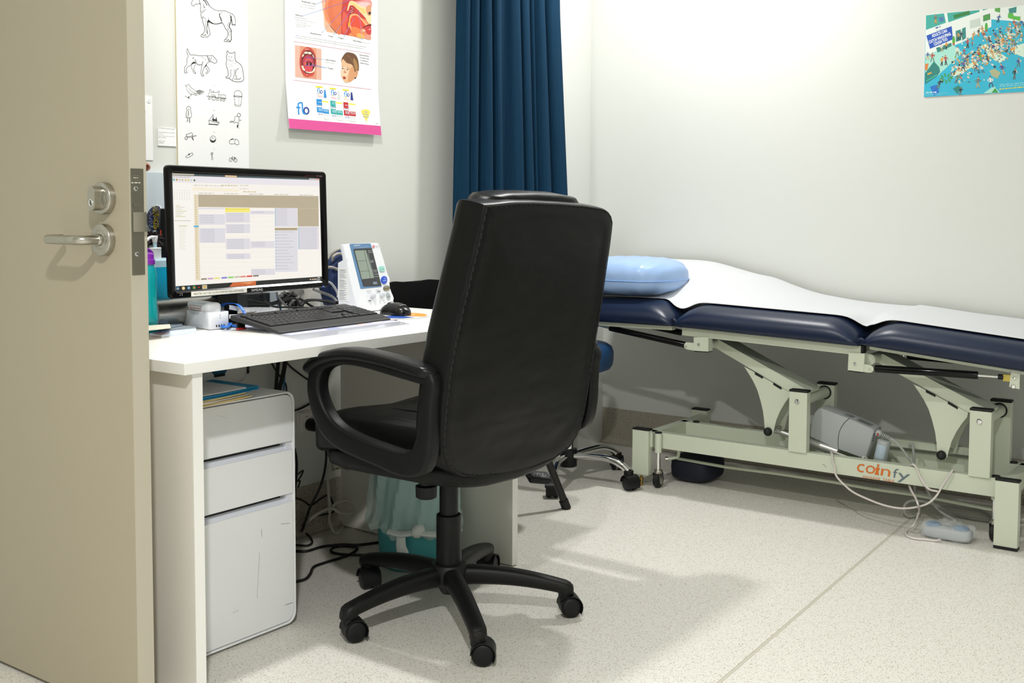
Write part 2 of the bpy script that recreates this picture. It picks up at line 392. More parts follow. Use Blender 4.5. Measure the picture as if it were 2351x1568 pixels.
# ---------------------------------------------------------------- desk
DZ, DF = .732, 1.93
dk = thing('desk', (2.1, 2.3, 0), 'white laminate desk on panel sides below the two left wall posters', 'desk')
MB().bx(1.477, 2.745, DF, YL-.001, .707, DZ, .0012, 2).build('desktop', M_white, dk)
for x0, x1 in ((1.505, 1.531), (2.642, 2.668)):
    sp = MB().bx(x0, x1, DF+.012, YL-.036, .004, .707, .0008, 1).build('side_panel', mat('panel_laminate', '#e8e5db', .4), dk)
    MB().bx(x0, x1, DF+.0108, DF+.0122, .004, .706).build('edge_band', M_white, sp, 'white edging strip')
br = aty(778, 1069, YL-.04)
b_ = MB().bx(2.6385, 2.642, YL-.075, YL-.036, br.z-.012, br.z+.012, .0005).build('angle_bracket', M_steel, dk)
MB().bx(2.60, 2.6385, YL-.039, YL-.036, br.z-.012, br.z+.012, .0005).build('bracket_wing', M_steel, b_)
MB().cyl((2.6395, YL-.055, br.z), (2.637, YL-.055, br.z), .004, 12).build('bracket_screw', M_chrome, b_)
# ---------------------------------------------------------------- drawer pedestal
FY = 2.111
cx0, cx1 = 1.548, 1.949
cab = thing('drawer_pedestal', ((cx0+cx1)/2, 2.35, 0), 'white metal pedestal with three drawers under the desk', 'drawer unit')
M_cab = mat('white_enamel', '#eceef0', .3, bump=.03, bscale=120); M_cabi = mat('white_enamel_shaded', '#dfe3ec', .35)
def rrect(x0, x1, z0, z1, r, n=6):
    out = []
    for cx, cz, a0 in ((x1-r, z1-r, 0), (x0+r, z1-r, 90), (x0+r, z0+r, 180), (x1-r, z0+r, 270)):
        for k in range(n+1):
            a = math.radians(a0+90*k/n); out.append((cx+r*math.cos(a), cz+r*math.sin(a)))
    return out
zt = .598
mb = MB(); A = rrect(cx0, cx1, .006, zt, .028); B = rrect(cx0+.012, cx1-.012, .018, zt-.012, .019)
A3 = lambda P, y: [V((u, y, w)) for u, w in P]
# shell: outer tube, lip and recessed inside
mb.loft([A3(A, YL-.06), A3(A, FY+.002), A3(rrect(cx0+.0015, cx1-.0015, .0075, zt-.0015, .027), FY), A3(rrect(cx0+.005, cx1-.005, .011, zt-.005, .024), FY+.0005), A3(rrect(cx0+.006, cx1-.006, .012, zt-.006, .024), FY+.004), A3(rrect(cx0+.006, cx1-.006, .012, zt-.006, .024), FY+.06)], cap=True)
mb.build('cabinet_body', M_cab, cab)
def drawer(z0, z1, top_round, bot_round, lip):
    x0, x1 = cx0+.0085, cx1-.0085
    P = []
    r1 = .0235 if top_round else .0012; r0 = .0235 if bot_round else .0012
    for cx, cz, a0, r in ((x1-r1, z1-r1, 0, r1), (x0+r1, z1-r1, 90, r1), (x0+r0, z0+r0, 180, r0), (x1-r0, z0+r0, 270, r0)):
        for k in range(7):
            a = math.radians(a0+15*k); P.append((cx+r*math.cos(a), cz+r*math.sin(a)))
    mb = MB(); mb.loft([A3(P, FY+.02), A3(P, FY+.0015), A3([((u-(x0+x1)/2)*.997+(x0+x1)/2, (w-(z0+z1)/2)*.996+(z0+z1)/2) for u, w in P], FY+.0005)])
    d = mb.build('drawer_front', M_cab, cab)
    if lip:
        # scooped finger pull above the drawer front
        m2 = MB(); xs0, xs1 = cx0+.008, cx1-.026
        m2.loft([[V((xs0, FY+.002, z1-.0005)), V((xs1, FY+.002, z1-.0005))], [V((xs0, FY+.012, z1+.008)), V((xs1, FY+.012, z1+.008))], [V((xs0, FY+.0195, z1+.0115)), V((xs1, FY+.0195, z1+.0115))]], cap=False, closed=False)
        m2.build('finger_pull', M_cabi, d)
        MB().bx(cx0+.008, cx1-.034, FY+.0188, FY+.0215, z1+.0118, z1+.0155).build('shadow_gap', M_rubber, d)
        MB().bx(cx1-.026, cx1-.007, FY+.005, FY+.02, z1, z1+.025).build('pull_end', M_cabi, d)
    return d
zz = lambda x, y: aty(x, y, FY).z
z1b, z1t = zz(560, 1036), zt-.008
z2b, z2t = zz(560, 1161), zz(560, 1057)
z3t = zz(560, 1182)
mb = MB().bx(cx0+.007, cx1-.007, FY+.022, FY+.026, .03, zt-.02); mb.build('inner_face', mat('cabinet_gap', '#c9c9c4', .5), cab)
drawer(z1b, z1t, True, False, False); drawer(z2b, z2t, False, False, True); drawer(.0145, z3t, False, True, True)
for pts, w, c in (([(496, 954), (508, 956), (521, 961)], .4, '#b9b6b0'), ([(645, 1203), (665, 1201)], .6, '#8c8a86'), ([(535, 1407), (548, 1401)], 1.0, '#c2c4c6'), ([(590, 1374), (602, 1268), (601, 1231)][:1]+[(596, 1268)], .8, '#b9bbbd'), ([(655, 1389), (672, 1383)], .9, '#77787a'), ([(600, 1215), (601, 1232)], 2, '#c8cbce')):
    k = Ink(lambda x, y: aty(x, y, FY), (0, -1, 0), base=.0003); k.line(pts, w, c, 1); k.build('scuff_mark', cab)
# ---------------------------------------------------------------- things on the pedestal
def sheetstack(name, corners, z0, th, m, label, cat, group=None, curl=0.0):
    cs = [V((c[0], c[1], z0)) for c in corners]
    mb = MB(); n = 8
    def f(u, v): 
        p = cs[0].lerp(cs[1], u).lerp(cs[3].lerp(cs[2], u), v); return p+V((0, 0, curl*(u**3)))
    bot = MB().grid(f, n, 2); mb.add(bot.v, bot.f); k = len(bot.v); mb.add([p+V((0, 0, th)) for p in bot.v], bot.f)
    ring = [i for i in range(n+1)]+[n+(n+1)*j for j in (1, 2)]+[(n+1)*2+i for i in range(n-1, -1, -1)]+[(n+1)]
    mb.f += [(ring[i], ring[(i+1) % len(ring)], k+ring[(i+1) % len(ring)], k+ring[i]) for i in range(len(ring))]; mb.mi += [0]*len(ring)
    return mb.thing(name, m, label, cat, group)
def rc(cx, cy, w, d, a):
    c, s = math.cos(math.radians(a)), math.sin(math.radians(a))
    return [(cx+u*c-v*s, cy+u*s+v*c) for u, v in ((-w/2, -d/2), (w/2, -d/2), (w/2, d/2), (-w/2, d/2))]
M_env = mat('manila_paper', '#d9c48c', .7, var=.06, vscale=30); M_blue = mat('blue_card', '#1f86b4', .5); M_blue2 = mat('blue_card_deep', '#17719b', .5)
zc = zt+.001
for i, (dx, a, m, lab, nm) in enumerate(((.0, 3, M_env, 'manila envelope at the bottom of the pile on the pedestal', 'manila_envelope'), (.006, -2, M_env, 'manila envelope second from the bottom of the pedestal pile', 'manila_envelope'),
        (-.004, 2, M_paper, 'white paper sheet between the manila envelopes', 'paper_sheet'), (-.012, 5, M_env, 'manila envelope just above the white sheet in the pile', 'manila_envelope'), (-.012, 0, M_env, 'manila envelope directly under the blue folders', 'manila_envelope'))):
    sheetstack(nm, rc(1.665+dx, 2.175, .245, .17, a), zc, .0024, m, lab, 'paper' if 'paper' in nm else 'envelope', 'papers piled on the pedestal', .004); zc += .003
for i, (dx, a, m, lab) in enumerate(((.02, 0, M_blue2, 'lower bright blue folder on the pedestal pile'), (.022, 2, M_blue, 'upper bright blue folder on the pedestal pile'))):
    sheetstack('folder', rc(1.66+dx, 2.19, .27, .2, a), zc, .003, m, lab, 'folder', 'papers piled on the pedestal', .006); zc += .004
ltr = sheetstack('letter', rc(1.655, 2.195, .25, .2, 1), zc, .003, mat('letter_paper', '#dcdcde', .6), 'printed white letter on top of the blue folders', 'paper', 'papers piled on the pedestal', .003); zc += .0042
k = Ink(lambda x, y: V((x, y, zc-.0008)), (0, 0, 1), base=.0005)
for j in range(5): k.bars((1.60, 2.13+j*.018), (1.60+.12-.01*(j % 3), 2.132+j*.018), -.003, '#6b6b70', 1, j)
k.build('printed_text', ltr)
# label printer: white body with blue latch
lp0 = V((1.835, 2.345, zt+.001))
lpx = thing('label_printer', lp0, 'white rounded desktop device with a blue latch on the pedestal', 'printer')
M_off = mat('offwhite_plastic', '#d9d8d3', .35)
mb = MB(); mb.sphere((lp0.x, lp0.y, zt+.048), 1, 28, 12, (.115, .085, .048), .45); mb.build('printer_body', M_off, lpx)
mb = MB(); mb.sphere((lp0.x, lp0.y, zt+.088), 1, 24, 10, (.098, .07, .017), .5); mb.build('printer_lid', mat('grey_lid', '#c5c4bf', .4), lpx)
mb = MB(); ly = lp0.y-.0865
P = [(-.034, .018), (-.03, .024), (-.015, .027), (.015, .027), (.03, .024), (.034, .018), (.024, .004), (.018, -.004), (-.018, -.004), (-.024, .004)]
mb.prism([(lp0.x+u, ly, zt+.045+w) for u, w in P], (0, .012, 0)); mb.build('blue_latch', mat('latch_blue', '#1d5a7c', .4), lpx)
MB().bx(lp0.x-.016, lp0.x+.016, ly-.001, ly+.01, zt+.034, zt+.041).build('latch_slot', M_rubber, lpx)
MB().box((lp0.x+.098, lp0.y-.052, zt+.05), (.012, .04, .045), .002, R=Rz(42)).build('side_port', M_black, lpx)
# ---------------------------------------------------------------- power outlet and cables under the desk
so = aty(700, 975, YL)
ol = thing('power_outlet', (so.x, YL, so.z), 'white wall power outlet under the desk with a black plug in it', 'outlet')
M_out = mat('outlet_white', '#e4e2dc', .4)
oz = (aty(694, 940, YL).z+aty(690, 1003, YL).z)/2+.002; ox0, ox1 = aty(681, 975, YL).x, aty(681, 975, YL).x+.115
MB().bx(ox0, ox1, YL-.006, YL, oz-.036, oz+.036, .002).build('back_plate', M_out, ol)
MB().bx(ox0+.006, ox1-.004, YL-.012, YL-.005, oz-.032, oz+.032, .004, 3).build('face_plate', M_out, ol)
sx = ox0+.032
MB().cyl((sx, YL-.0115, oz+.02), (sx, YL-.0135, oz+.02), .0075, 20).build('rocker_switch', M_out, ol)
MB().bx(sx-.0025, sx+.0025, YL-.0142, YL-.0133, oz+.0185, oz+.0215).build('red_indicator', mat('indicator_red', '#c23a2c', .5), ol)
pg = V((sx+.012, YL-.012, oz-.008))
pw = thing('power_plug', pg, 'black round power plug pushed into the white outlet', 'plug')
mb = MB(); mb.lathe([(.019, 0), (.0205, .004), (.02, .03), (.017, .04), (.010, .046)], pg, (0, -1, 0), 24); mb.build('plug_body', M_black, pw)
cbl = lambda pts, r, m, nm, lab, sm=6, grp=None: MB().tube(pts, r, 8, smooth=sm).thing(nm, m, lab, 'cable', grp)
M_cab_b = mat('black_cable', '#111112', .5); M_cab_w = mat('white_cable', '#cfcdc5', .5); M_cab_g = mat('grey_cable', '#9a9a98', .5); M_cab_bl = mat('blue_cable', '#2c6c9c', .5)
pw_c = MB().tube([pg+V((0, -.045, 0)), pg+V((.004, -.06, -.03)), aty(749, 1050, 2.58), aty(738, 1110, 2.60), aty(712, 1165, 2.61), aty(698, 1205, 2.6), atz(690, 1222, .006), atz(660, 1232, .006)], .0042, 8, smooth=6)
pw_c.build('power_cord', M_cab_b, pw)
Yw = YL-.008
wl = lambda x, y, Y=Yw: aty(x, y, Y)
cbl([wl(655, 822, 2.6), wl(652, 850, 2.62), wl(640, 900, 2.64), wl(632, 940, 2.65)], .007, M_cab_b, 'black_cable', 'thick black cable dropping behind the pedestal, right of two', grp='cables hanging behind the pedestal')
cbl([wl(640, 822, 2.58), wl(637, 850, 2.6), wl(633, 900, 2.63), wl(630, 940, 2.64)], .006, M_cab_b, 'black_cable', 'thick black cable dropping behind the pedestal, left of two', grp='cables hanging behind the pedestal')
cbl([wl(655, 815, 2.59), wl(654, 850, 2.64), wl(651, 900, 2.66)], .003, M_cab_bl, 'blue_cable', 'thin blue network cable hanging behind the pedestal')
cbl([wl(622, 830, 2.6), wl(636, 855, 2.64), wl(655, 880, 2.66), wl(658, 900, 2.66)], .003, M_cab_b, 'thin_cable', 'thin black lead crossing the thick cables behind the pedestal', grp='cables hanging behind the pedestal')
cbl([wl(654, 825, 2.62), wl(665, 840), wl(690, 860), wl(712, 875), wl(735, 890), wl(728, 915), wl(706, 930), wl(685, 940), wl(668, 944)], .003, M_cab_b, 'thin_cable', 'thin black lead looping across the wall beside the outlet')
cbl([atz(672, 1226, .004), wl(676, 1140, 2.5), wl(681, 1080, 2.52), wl(680, 1050, 2.54), wl(676, 1030, 2.56)], .004, M_cab_b, 'black_cable', 'black cable running down the right side of the pedestal')
cbl([wl(682, 1090, 2.5), wl(696, 1080, 2.52), wl(690, 1095, 2.52), wl(682, 1105, 2.5), wl(689, 1104, 2.5), wl(684, 1120, 2.5)], .0025, M_cab_b, 'cable_knot', 'small knot of thin black wire beside the pedestal edge')
cbl([wl(678, 1142, 2.62), wl(697, 1150, 2.64), wl(714, 1160, 2.64), wl(735, 1146, 2.64), wl(753, 1137, 2.64), wl(762, 1150, 2.635), wl(766, 1165, 2.625), wl(764, 1176, 2.61), wl(740, 1182, 2.6), wl(715, 1188, 2.58), atz(690, 1213, .005), atz(678, 1222, .005)], .003, M_cab_b, 'thin_cable', 'thin black lead bent along the skirting beside the white cable')
cbl([wl(765, 1056, 2.66), wl(753, 1090, 2.655), wl(754, 1125, 2.63), wl(757, 1170, 2.6), atz(756, 1195, .04), atz(766, 1222, .006), atz(779, 1222, .006), atz(786, 1205, .006), atz(778, 1178, .02), wl(765, 1168, 2.6), wl(770, 1157, 2.6), wl(795, 1150, 2.6), wl(812, 1160, 2.59), wl(813, 1172, 2.58), wl(800, 1180, 2.57), wl(780, 1178, 2.57), wl(765, 1168, 2.58), wl(745, 1172, 2.58), wl(715, 1190, 2.57), atz(690, 1215, .008), atz(672, 1232, .006)], .0048, M_cab_w, 'white_cable', 'looped white power cable by the right desk panel', 7)
cbl([atz(676, 1265, .0045), atz(705, 1265, .0045), atz(740, 1255, .0045), atz(785, 1250, .0045), atz(820, 1251, .0045), atz(862, 1246, .0045), atz(900, 1240, .0045)], .0042, M_cab_b, 'black_cable', 'black floor cable running straight from pedestal towards the bin')
cbl([atz(674, 1336, .0045), atz(700, 1330, .0045), atz(712, 1318, .0045), atz(720, 1302, .0045), atz(745, 1292, .0045), atz(790, 1278, .0045), atz(812, 1268, .009), atz(820, 1258, .013), atz(800, 1254, .0045), atz(768, 1256, .0045), atz(760, 1266, .0045), atz(780, 1272, .0045), atz(820, 1274, .0045), atz(850, 1275, .0045)], .0042, M_cab_b, 'black_cable', 'black floor cable with a flat loop in front of the chair base')
cbl([atz(688, 1222, .006), atz(705, 1226, .0045), atz(717, 1243, .0045), atz(708, 1252, .0045), atz(690, 1252, .0045), atz(674, 1250, .0045)], .0035, M_cab_b, 'black_cable', 'short black cable loop on the floor against the pedestal')
# ---------------------------------------------------------------- bin with liner
bc = V((2.505, 2.20, 0))
bn = thing('waste_bin', bc, 'teal waste bin with a knotted translucent white liner under the desk', 'bin')
mb = MB(); mb.lathe([(.098, .001), (.104, .006), (.122, .29), (.126, .292), (.126, .302), (.12, .302), (.117, .28), (.1, .012), (.001, .01)], bc, (0, 0, 1), 40); mb.build('bin_body', mat('teal_plastic', '#3f9a9f', .4), bn)
M_liner = mat('bin_liner', '#d9f0ea', .3, alpha=.46, bump=.5, bscale=40)
rnd = random.Random(3)
def lin_r(a, t):
    fold = .006*math.sin(a*11+t*3)+.004*math.sin(a*23+1.7*t*4)+.0035*math.sin(a*5-t*6)
    r = .128+.004*math.sin(t*3.1)+fold
    if t > .78: r += .010*math.sin((t-.78)/.22*math.pi)+.004*math.sin(a*17)
    return max(r, .1245)
mb = MB(); n = 96; rings = []
for j in range(22):
    t = j/21; rings.append([bc+V((lin_r(2*math.pi*i/n, t)*math.cos(2*math.pi*i/n), lin_r(2*math.pi*i/n, t)*math.sin(2*math.pi*i/n), .312-.20*t+(.012*math.sin(2*math.pi*i/n*7) if t > .9 else 0))) for i in range(n)])
rin = [bc+V((.112*math.cos(2*math.pi*i/n), .112*math.sin(2*math.pi*i/n), .28)) for i in range(n)]
mb.loft([rin]+rings, cap=False); ln = mb.build('bin_liner', M_liner, bn)
mb = MB(); w0 = bc+V((-.095, -.115, .12))
ks = [bc+V((.14*math.cos(math.radians(a)), .14*math.sin(math.radians(a)), z)) for a, z in ((190, .13), (205, .125), (222, .13), (240, .122), (262, .118), (285, .116))]
mb.tube(ks, .017, 10, smooth=5, sx=.55)
mb.sphere(ks[2]+V((.004, -.006, .004)), .022, 12, 8, (1.2, .7, .9))
mb.tube([ks[1], ks[1]+V((-.012, -.01, -.03)), ks[1]+V((-.004, -.012, -.055))], [.012, .016], 8, smooth=4, sx=.3)
mb.build('liner_knot', mat('bin_liner_knot', '#edf4f1', .4, alpha=.8), bn, 'twisted white rim knot of the liner')
# ---------------------------------------------------------------- office chair
CC = V((2.237, 1.848, 0))
ch = thing('office_chair', CC, 'black leather high-backed office chair on castors pulled up to the desk', 'chair')
M_lea = mat('black_leather', '#0c0d0c', .36, spec=.20, bump=.12, bscale=420, var=.12, vscale=5, rvar=.05)
nt = M_lea.node_tree; bs = nt.nodes['Principled BSDF']; tcn = nt.nodes.new('ShaderNodeTexCoord'); mpn = nt.nodes.new('ShaderNodeMapping'); mpn.inputs['Rotation'].default_value = (0, .75, 0); mpn.inputs['Scale'].default_value = (2.2, 3, 7)
nz = nt.nodes.new('ShaderNodeTexNoise'); nz.inputs['Scale'].default_value = 1.6; nz.inputs['Detail'].default_value = 2; bpn = nt.nodes.new('ShaderNodeBump'); bpn.inputs['Strength'].default_value = .35; bpn.inputs['Distance'].default_value = .02
nt.links.new(tcn.outputs['Object'], mpn.inputs[0]); nt.links.new(mpn.outputs[0], nz.inputs['Vector']); nt.links.new(nz.outputs['Fac'], bpn.inputs['Height'])
fine = [n for n in nt.nodes if n.type == 'BUMP' and n != bpn][0]; nt.links.new(bpn.outputs[0], fine.inputs['Normal'])
M_leaL = mat('black_leather_side', '#0e0f10', .30, spec=.30, bump=.1, bscale=420)
M_nyl = mat('black_nylon', '#0e0f10', .42, spec=.26, bump=.12, bscale=800)
M_dust = mat('dusty_nylon', '#131312', .46, spec=.3, bump=.1, bscale=700, var=.3, vscale=14)
# back: rear face outline traced on the leaning plane
B0 = V((2.2, 1.605, .45)); TL = .155
nrm = V((0, 1, TL)).normalized()
BP = lambda x, y: onp(x, y, B0, nrm)
outl = [(1112, 470), (1098, 540), (1078, 622), (1058, 706), (1040, 786), (1027, 860), (1018, 940), (1012, 1005), (1014, 1045), (1028, 1076), (1058, 1094), (1100, 1097), (1160, 1091), (1220, 1076), (1268, 1056), (1305, 1029), (1328, 992), (1341, 940), (1352, 870), (1364, 792), (1377, 712), (1389, 628), (1399, 558), (1405, 510), (1400, 488), (1385, 478), (1340, 471), (1290, 467), (1230, 464), (1180, 464), (1140, 468)]
def resample(P, n):
    P = P+[P[0]]; L = [0]
    for i in range(len(P)-1): L.append(L[-1]+(P[i+1]-P[i]).length)
    out = []; j = 0
    for k in range(n):
        t = L[-1]*k/n
        while L[j+1] < t: j += 1
        u = (t-L[j])/max(1e-9, L[j+1]-L[j]); out.append(P[j].lerp(P[j+1], u))
    return out
R0 = resample([BP(*p) for p in outl], 120); cen = sum(R0, V())/len(R0)
def ringo(P, k, dep): return [p.lerp(cen, k)+nrm*dep for p in P]
def bowl(k): return -.012*(1-(1-k)**2)
mb = MB()
rings = [ringo(R0, k, -.010*min(1, k*3)) for k in (.98, .7, .4, .2, .1)]+[ringo(R0, .035, -.006), ringo(R0, .008, -.0015), ringo(R0, .0, .002)]
rings += [ringo(R0, -.005, .014), ringo(R0, -.008, .035), ringo(R0, -.006, .058), ringo(R0, .0, .072), ringo(R0, .035, .084), ringo(R0, .12, .09), ringo(R0, .5, .092), ringo(R0, .98, .092)]
mb.loft(rings); back = mb.build('backrest', M_lea, ch, ang=60)
seam = [p-nrm*.0008 for p in ringo(R0, .012, -.003)]
mb = MB(); mb.tube(seam, .0013, 6, closed=True); mb.build('edge_seam', mat('black_thread', '#0b0b0b', .7), back)
mb = MB()
for i in range(0, 120):
    a, b = seam[i], seam[(i+1) % 120]; m1 = a.lerp(cen, .009)-nrm*.001; m2 = a.lerp(b, .6).lerp(cen, .009)-nrm*.001
    mb.tube([m1, m2], .0007, 4)
st = mb.build('stitching', mat('dark_thread', '#2c2c2c', .6), back); st['kind'] = 'stuff'
# headrest roll standing above the rear panel
hp = [BP(x, y)+nrm*.055 for x, y in ((1150, 474), (1160, 456), (1200, 450), (1260, 449), (1320, 452), (1352, 458), (1362, 476), (1330, 540), (1180, 540))]
hp = resample(hp, 60); hc = sum(hp, V())/60
mb = MB(); mb.loft([[p.lerp(hc, k)+nrm*d for p in hp] for k, d in ((.98, -.03), (.2, -.03), (.06, -.024), (0, -.008), (0, .03), (.05, .05), (.2, .058), (.98, .058))]); mb.build('headrest', M_lea, ch, ang=60)
# seat cushion and its leather-wrapped pan
mb = MB(); mb.sphere((2.222, 1.840, .510), 1, 48, 20, (.282, .245, .055), .32)
for p in mb.v:
    dz = .03*math.exp(-((p.y-2.06)/.06)**2); p.z -= dz*.6
    if p.z > .515: p.z -= .016*math.exp(-((p.x-2.222)/.15)**2)
seat = mb.build('seat', M_lea, ch, ang=70)
mb = MB(); mb.tube([(1.975, 1.66, .556), (1.972, 1.80, .558), (1.985, 1.95, .551), (2.03, 2.02, .541), (2.15, 2.05, .533)], .0016, 6, smooth=5); mb.tube([(2.07, 1.68, .5605), (2.065, 1.80, .561), (2.07, 1.96, .556)], .0014, 6, smooth=5)
mb.build('seat_piping', M_leaL, seat)
mb = MB(); mb.sphere((2.215, 1.835, .444), 1, 40, 14, (.278, .230, .034), .5)
for p in mb.v: p.z -= .030*max(0, 1-((p.x-2.215)/.25)**2)*max(0, 1-((p.y-1.70)/.3)**2)
mb.build('seat_pan', mat('seat_pan_leather', '#0e0f0e', .45, spec=.22, bump=.1, bscale=420), ch, ang=70)
# arms: loops of nylon with a leather pad
def arm(xc, side):
    pl = lambda x, y: atx(x, y, 1.886)
    cl = [(994, 872, 22), (991, 915, 24), (988, 965, 25), (984, 1015, 28), (968, 1058, 36), (930, 1062, 34), (880, 1044, 31), (825, 1022, 30), (785, 1000, 31), (756, 968, 31), (738, 925, 26), (731, 885, 24), (738, 850, 22), (760, 832, 15), (800, 826, 11), (850, 834, 10), (900, 848, 10), (950, 862, 11)]
    cp = [pl(x, y) for x, y, w in cl]; ws = [w*2.68/F*.82 for x, y, w in cl]
    cs = catmull(cp, 5, closed=True); n = len(cp)
    wd = []
    for i in range(n):
        for k in range(5): wd.append(ws[i]+(ws[(i+1) % n]-ws[i])*k/5)
    fr = frames(cs, True); mb = MB(); rings = []
    for p, w, (t, _, _) in zip(cs, wd, fr):
        u = V((0, t.z, -t.y)).normalized(); hw = .021; r = min(.010, w*.6); ring = []
        for sx, sw in ((1, 1), (-1, 1), (-1, -1), (1, -1)):
            for q in range(4):
                a = q/3*math.pi/2; c, s = math.cos(a), math.sin(a)
                if (sx, sw) in ((-1, 1), (1, -1)): c, s = s, c
                ring.append(V((xc, 0, 0))+V((sx*(hw-r+r*c), p.y, p.z))+u*(sw*(w-r+r*s)))
        rings.append(ring)
    rings.append(rings[0]); mb.loft(rings, cap=False); fr_ = mb.build('arm_frame', M_nyl, ch, ang=60)
    # pad
    pc = [(716, 858), (722, 842), (745, 824), (790, 812), (835, 814), (885, 824), (935, 838), (980, 852), (1003, 860)]
    pp = [pl(x, y) for x, y in pc]; pp = catmull(pp, 4); N = len(pp); rings = []; fr = frames(pp)
    for i, p in enumerate(pp):
        e = min(1, min(i, N-1-i)/4+.15)**.5; t = fr[i][0]; u = V((0, t.z, -t.y)).normalized(); u = u if u.z > 0 else -u
        rings.append([V((xc+side*.0+.03*e*math.copysign(abs(math.cos(a))**.6, math.cos(a)), p.y, p.z))+u*(.0155*e*math.copysign(abs(math.sin(a))**.7, math.sin(a))) for a in [2*math.pi*k/16 for k in range(16)]])
    MB().loft(rings).build('arm_pad', M_leaL, ch, ang=70)
arm(1.884, -1); arm(2.535, 1)
# under-seat mechanism
MB().box((CC.x, CC.y, .405), (.15, .2, .03), .008).build('tilt_mechanism', M_nyl, ch)
mb = MB(); kx = V((2.092, 1.80, .343)); n = 40; rg = lambda r, z: [kx+V(((r+(.0012 if i % 4 < 2 else 0))*math.cos(2*math.pi*i/n), (r+(.0012 if i % 4 < 2 else 0))*math.sin(2*math.pi*i/n), z)) for i in range(n)]
mb.loft([rg(.021, 0), rg(.0255, .004), rg(.0262, .03), rg(.018, .034), rg(.018, .07)]); mb.build('tension_knob', M_black, ch)
mb = MB(); pd0 = [(2.50, 1.81, .345), (2.47, 1.81, .345)]
lx = aty(1236, 1096, 1.74); LR = Rz(-35) @ Rx(18) @ Ry(10)
mb.tube([(2.30, 1.81, .405), (2.42, 1.79, .385), lx+V((-.03, 0, .004))], .006, 8, smooth=4)
mb.box(lx, (.066, .046, .02), .008, 3, R=LR); lv = mb.build('height_lever', M_black, ch, 'black height paddle with small white seat symbols')
k = Ink(lambda x, y: lx+LR @ V((x, y, 0)), LR @ V((0, 0, 1)), base=.0103)
k.line([(-.02, .012), (-.012, .002), (-.02, -.006)], .0014, '#dcdcdc'); k.line([(-.01, -.008), (-.004, .004), (.006, .0)], .0014, '#dcdcdc'); k.line([(.008, -.008), (.012, .006)], .0014, '#dcdcdc'); k.line([(.014, -.006), (.02, -.002)], .0014, '#dcdcdc'); k.line([(-.002, -.010), (.014, -.011)], .0012, '#dcdcdc')
k.build('lever_symbols', lv)
# column
MB().lathe([(.031, .11), (.033, .13), (.0325, .262), (.029, .264), (.029, .25)], CC, (0, 0, 1), 36).build('column_cover', M_black, ch)
MB().lathe([(.0245, .2), (.0245, .345), (.02, .347), (.02, .35)], CC, (0, 0, 1), 32).build('column_sleeve', M_black, ch)
MB().lathe([(.0145, .3), (.0145, .41)], CC, (0, 0, 1), 24).build('gas_piston', mat('piston_dark', '#2a2a2a', .3, .6), ch)
MB().lathe([(.001, .055), (.018, .055), (.022, .06), (.03, .075), (.05, .09), (.052, .125), (.045, .135), (.03, .138)], CC, (0, 0, 1), 36).build('base_hub', M_dust, ch)
ends = [atz(800, 1392, .088), atz(1098, 1440, .088), atz(1300, 1338, .088), atz(1118, 1250, .088), atz(842, 1275, .088)]
def caster(c, yaw, name='caster', par=None, wm=None):
    par = par or ch
    f = V((math.cos(yaw), math.sin(yaw), 0)); s_ = V((-f.y, f.x, 0)); w = V((c.x, c.y, 0))+f*.012
    mb = MB(); mb.cyl(V((c.x, c.y, .045)), V((c.x, c.y, .074)), .0185, 20, bev=.003)
    pr = []
    for k in range(13):
        a = math.radians(-35+k*(215/12)); pr.append((math.cos(a), math.sin(a)))
    o = [w+V((0, 0, .0285))+f*(u*.0300)+V((0, 0, v*.0305)) for u, v in pr]; i_ = [w+V((0, 0, .0285))+f*(u*.0275)+V((0, 0, v*.0278)) for u, v in reversed(pr)]
    mb.prism([p-s_*.026 for p in o+i_], s_*.052)
    mb.box(w+V((0, 0, .036))-f*.012, (.03, .012, .035), .003, R=Matrix.Rotation(yaw, 3, 'Z'))
    cs = mb.build(name, M_black, par)
    for sd in (-1, 1):
        m2 = MB(); m2.lathe([(.001, 0), (.016, 0), (.0245, .002), (.0272, .005), (.0275, .008), (.0275, .0165), (.0265, .018), (.001, .0185)], w+V((0, 0, .0275))+s_*(.0235*sd), s_*(-sd), 32)
        m2.build('wheel', M_rubber if sd > 5 else M_black, cs)
for i, (e, yw) in enumerate(zip(ends, (-0.5, -0.95, -0.75, 0.3, -2.0))):
    d = (e-CC); d.z = 0; L = d.length; d.normalize(); s_ = V((-d.y, d.x, 0)); mb = MB(); rings = []
    for k in range(15):
        t = k/14; r = .03+(L-.03)*t; z = .130-.036*t**1.7+.004*math.sin(t*3.14); hw = .024+(.0205-.024)*t; hh = .026-.009*t
        if t > .93: hh += .0; 
        c = CC+d*r+V((0, 0, z-hh)); ring = []
        for q in range(16):
            a = 2*math.pi*q/16; ring.append(c+s_*(hw*math.copysign(abs(math.cos(a))**.7, math.cos(a)))+V((0, 0, hh*math.copysign(abs(math.sin(a))**.7, math.sin(a)))))
        rings.append(ring)
    # rounded toe that turns down over the castor
    rings.append([p.lerp(CC+d*(L+.014)+V((0, 0, .070)), .10)+d*.010-V((0, 0, .003)) for p in rings[-1]])
    rings.append([p.lerp(CC+d*(L+.014)+V((0, 0, .066)), .4)+d*.007-V((0, 0, .004)) for p in rings[-1]])
    mb.loft(rings); mb.cyl(CC+d*(L-.002)+V((0, 0, .060)), CC+d*(L-.002)+V((0, 0, .084)), .0205, 24, bev=.003)
    mb.build('base_leg', M_dust, ch, ang=60); caster(V((e.x, e.y, 0))-d*.002, yw)
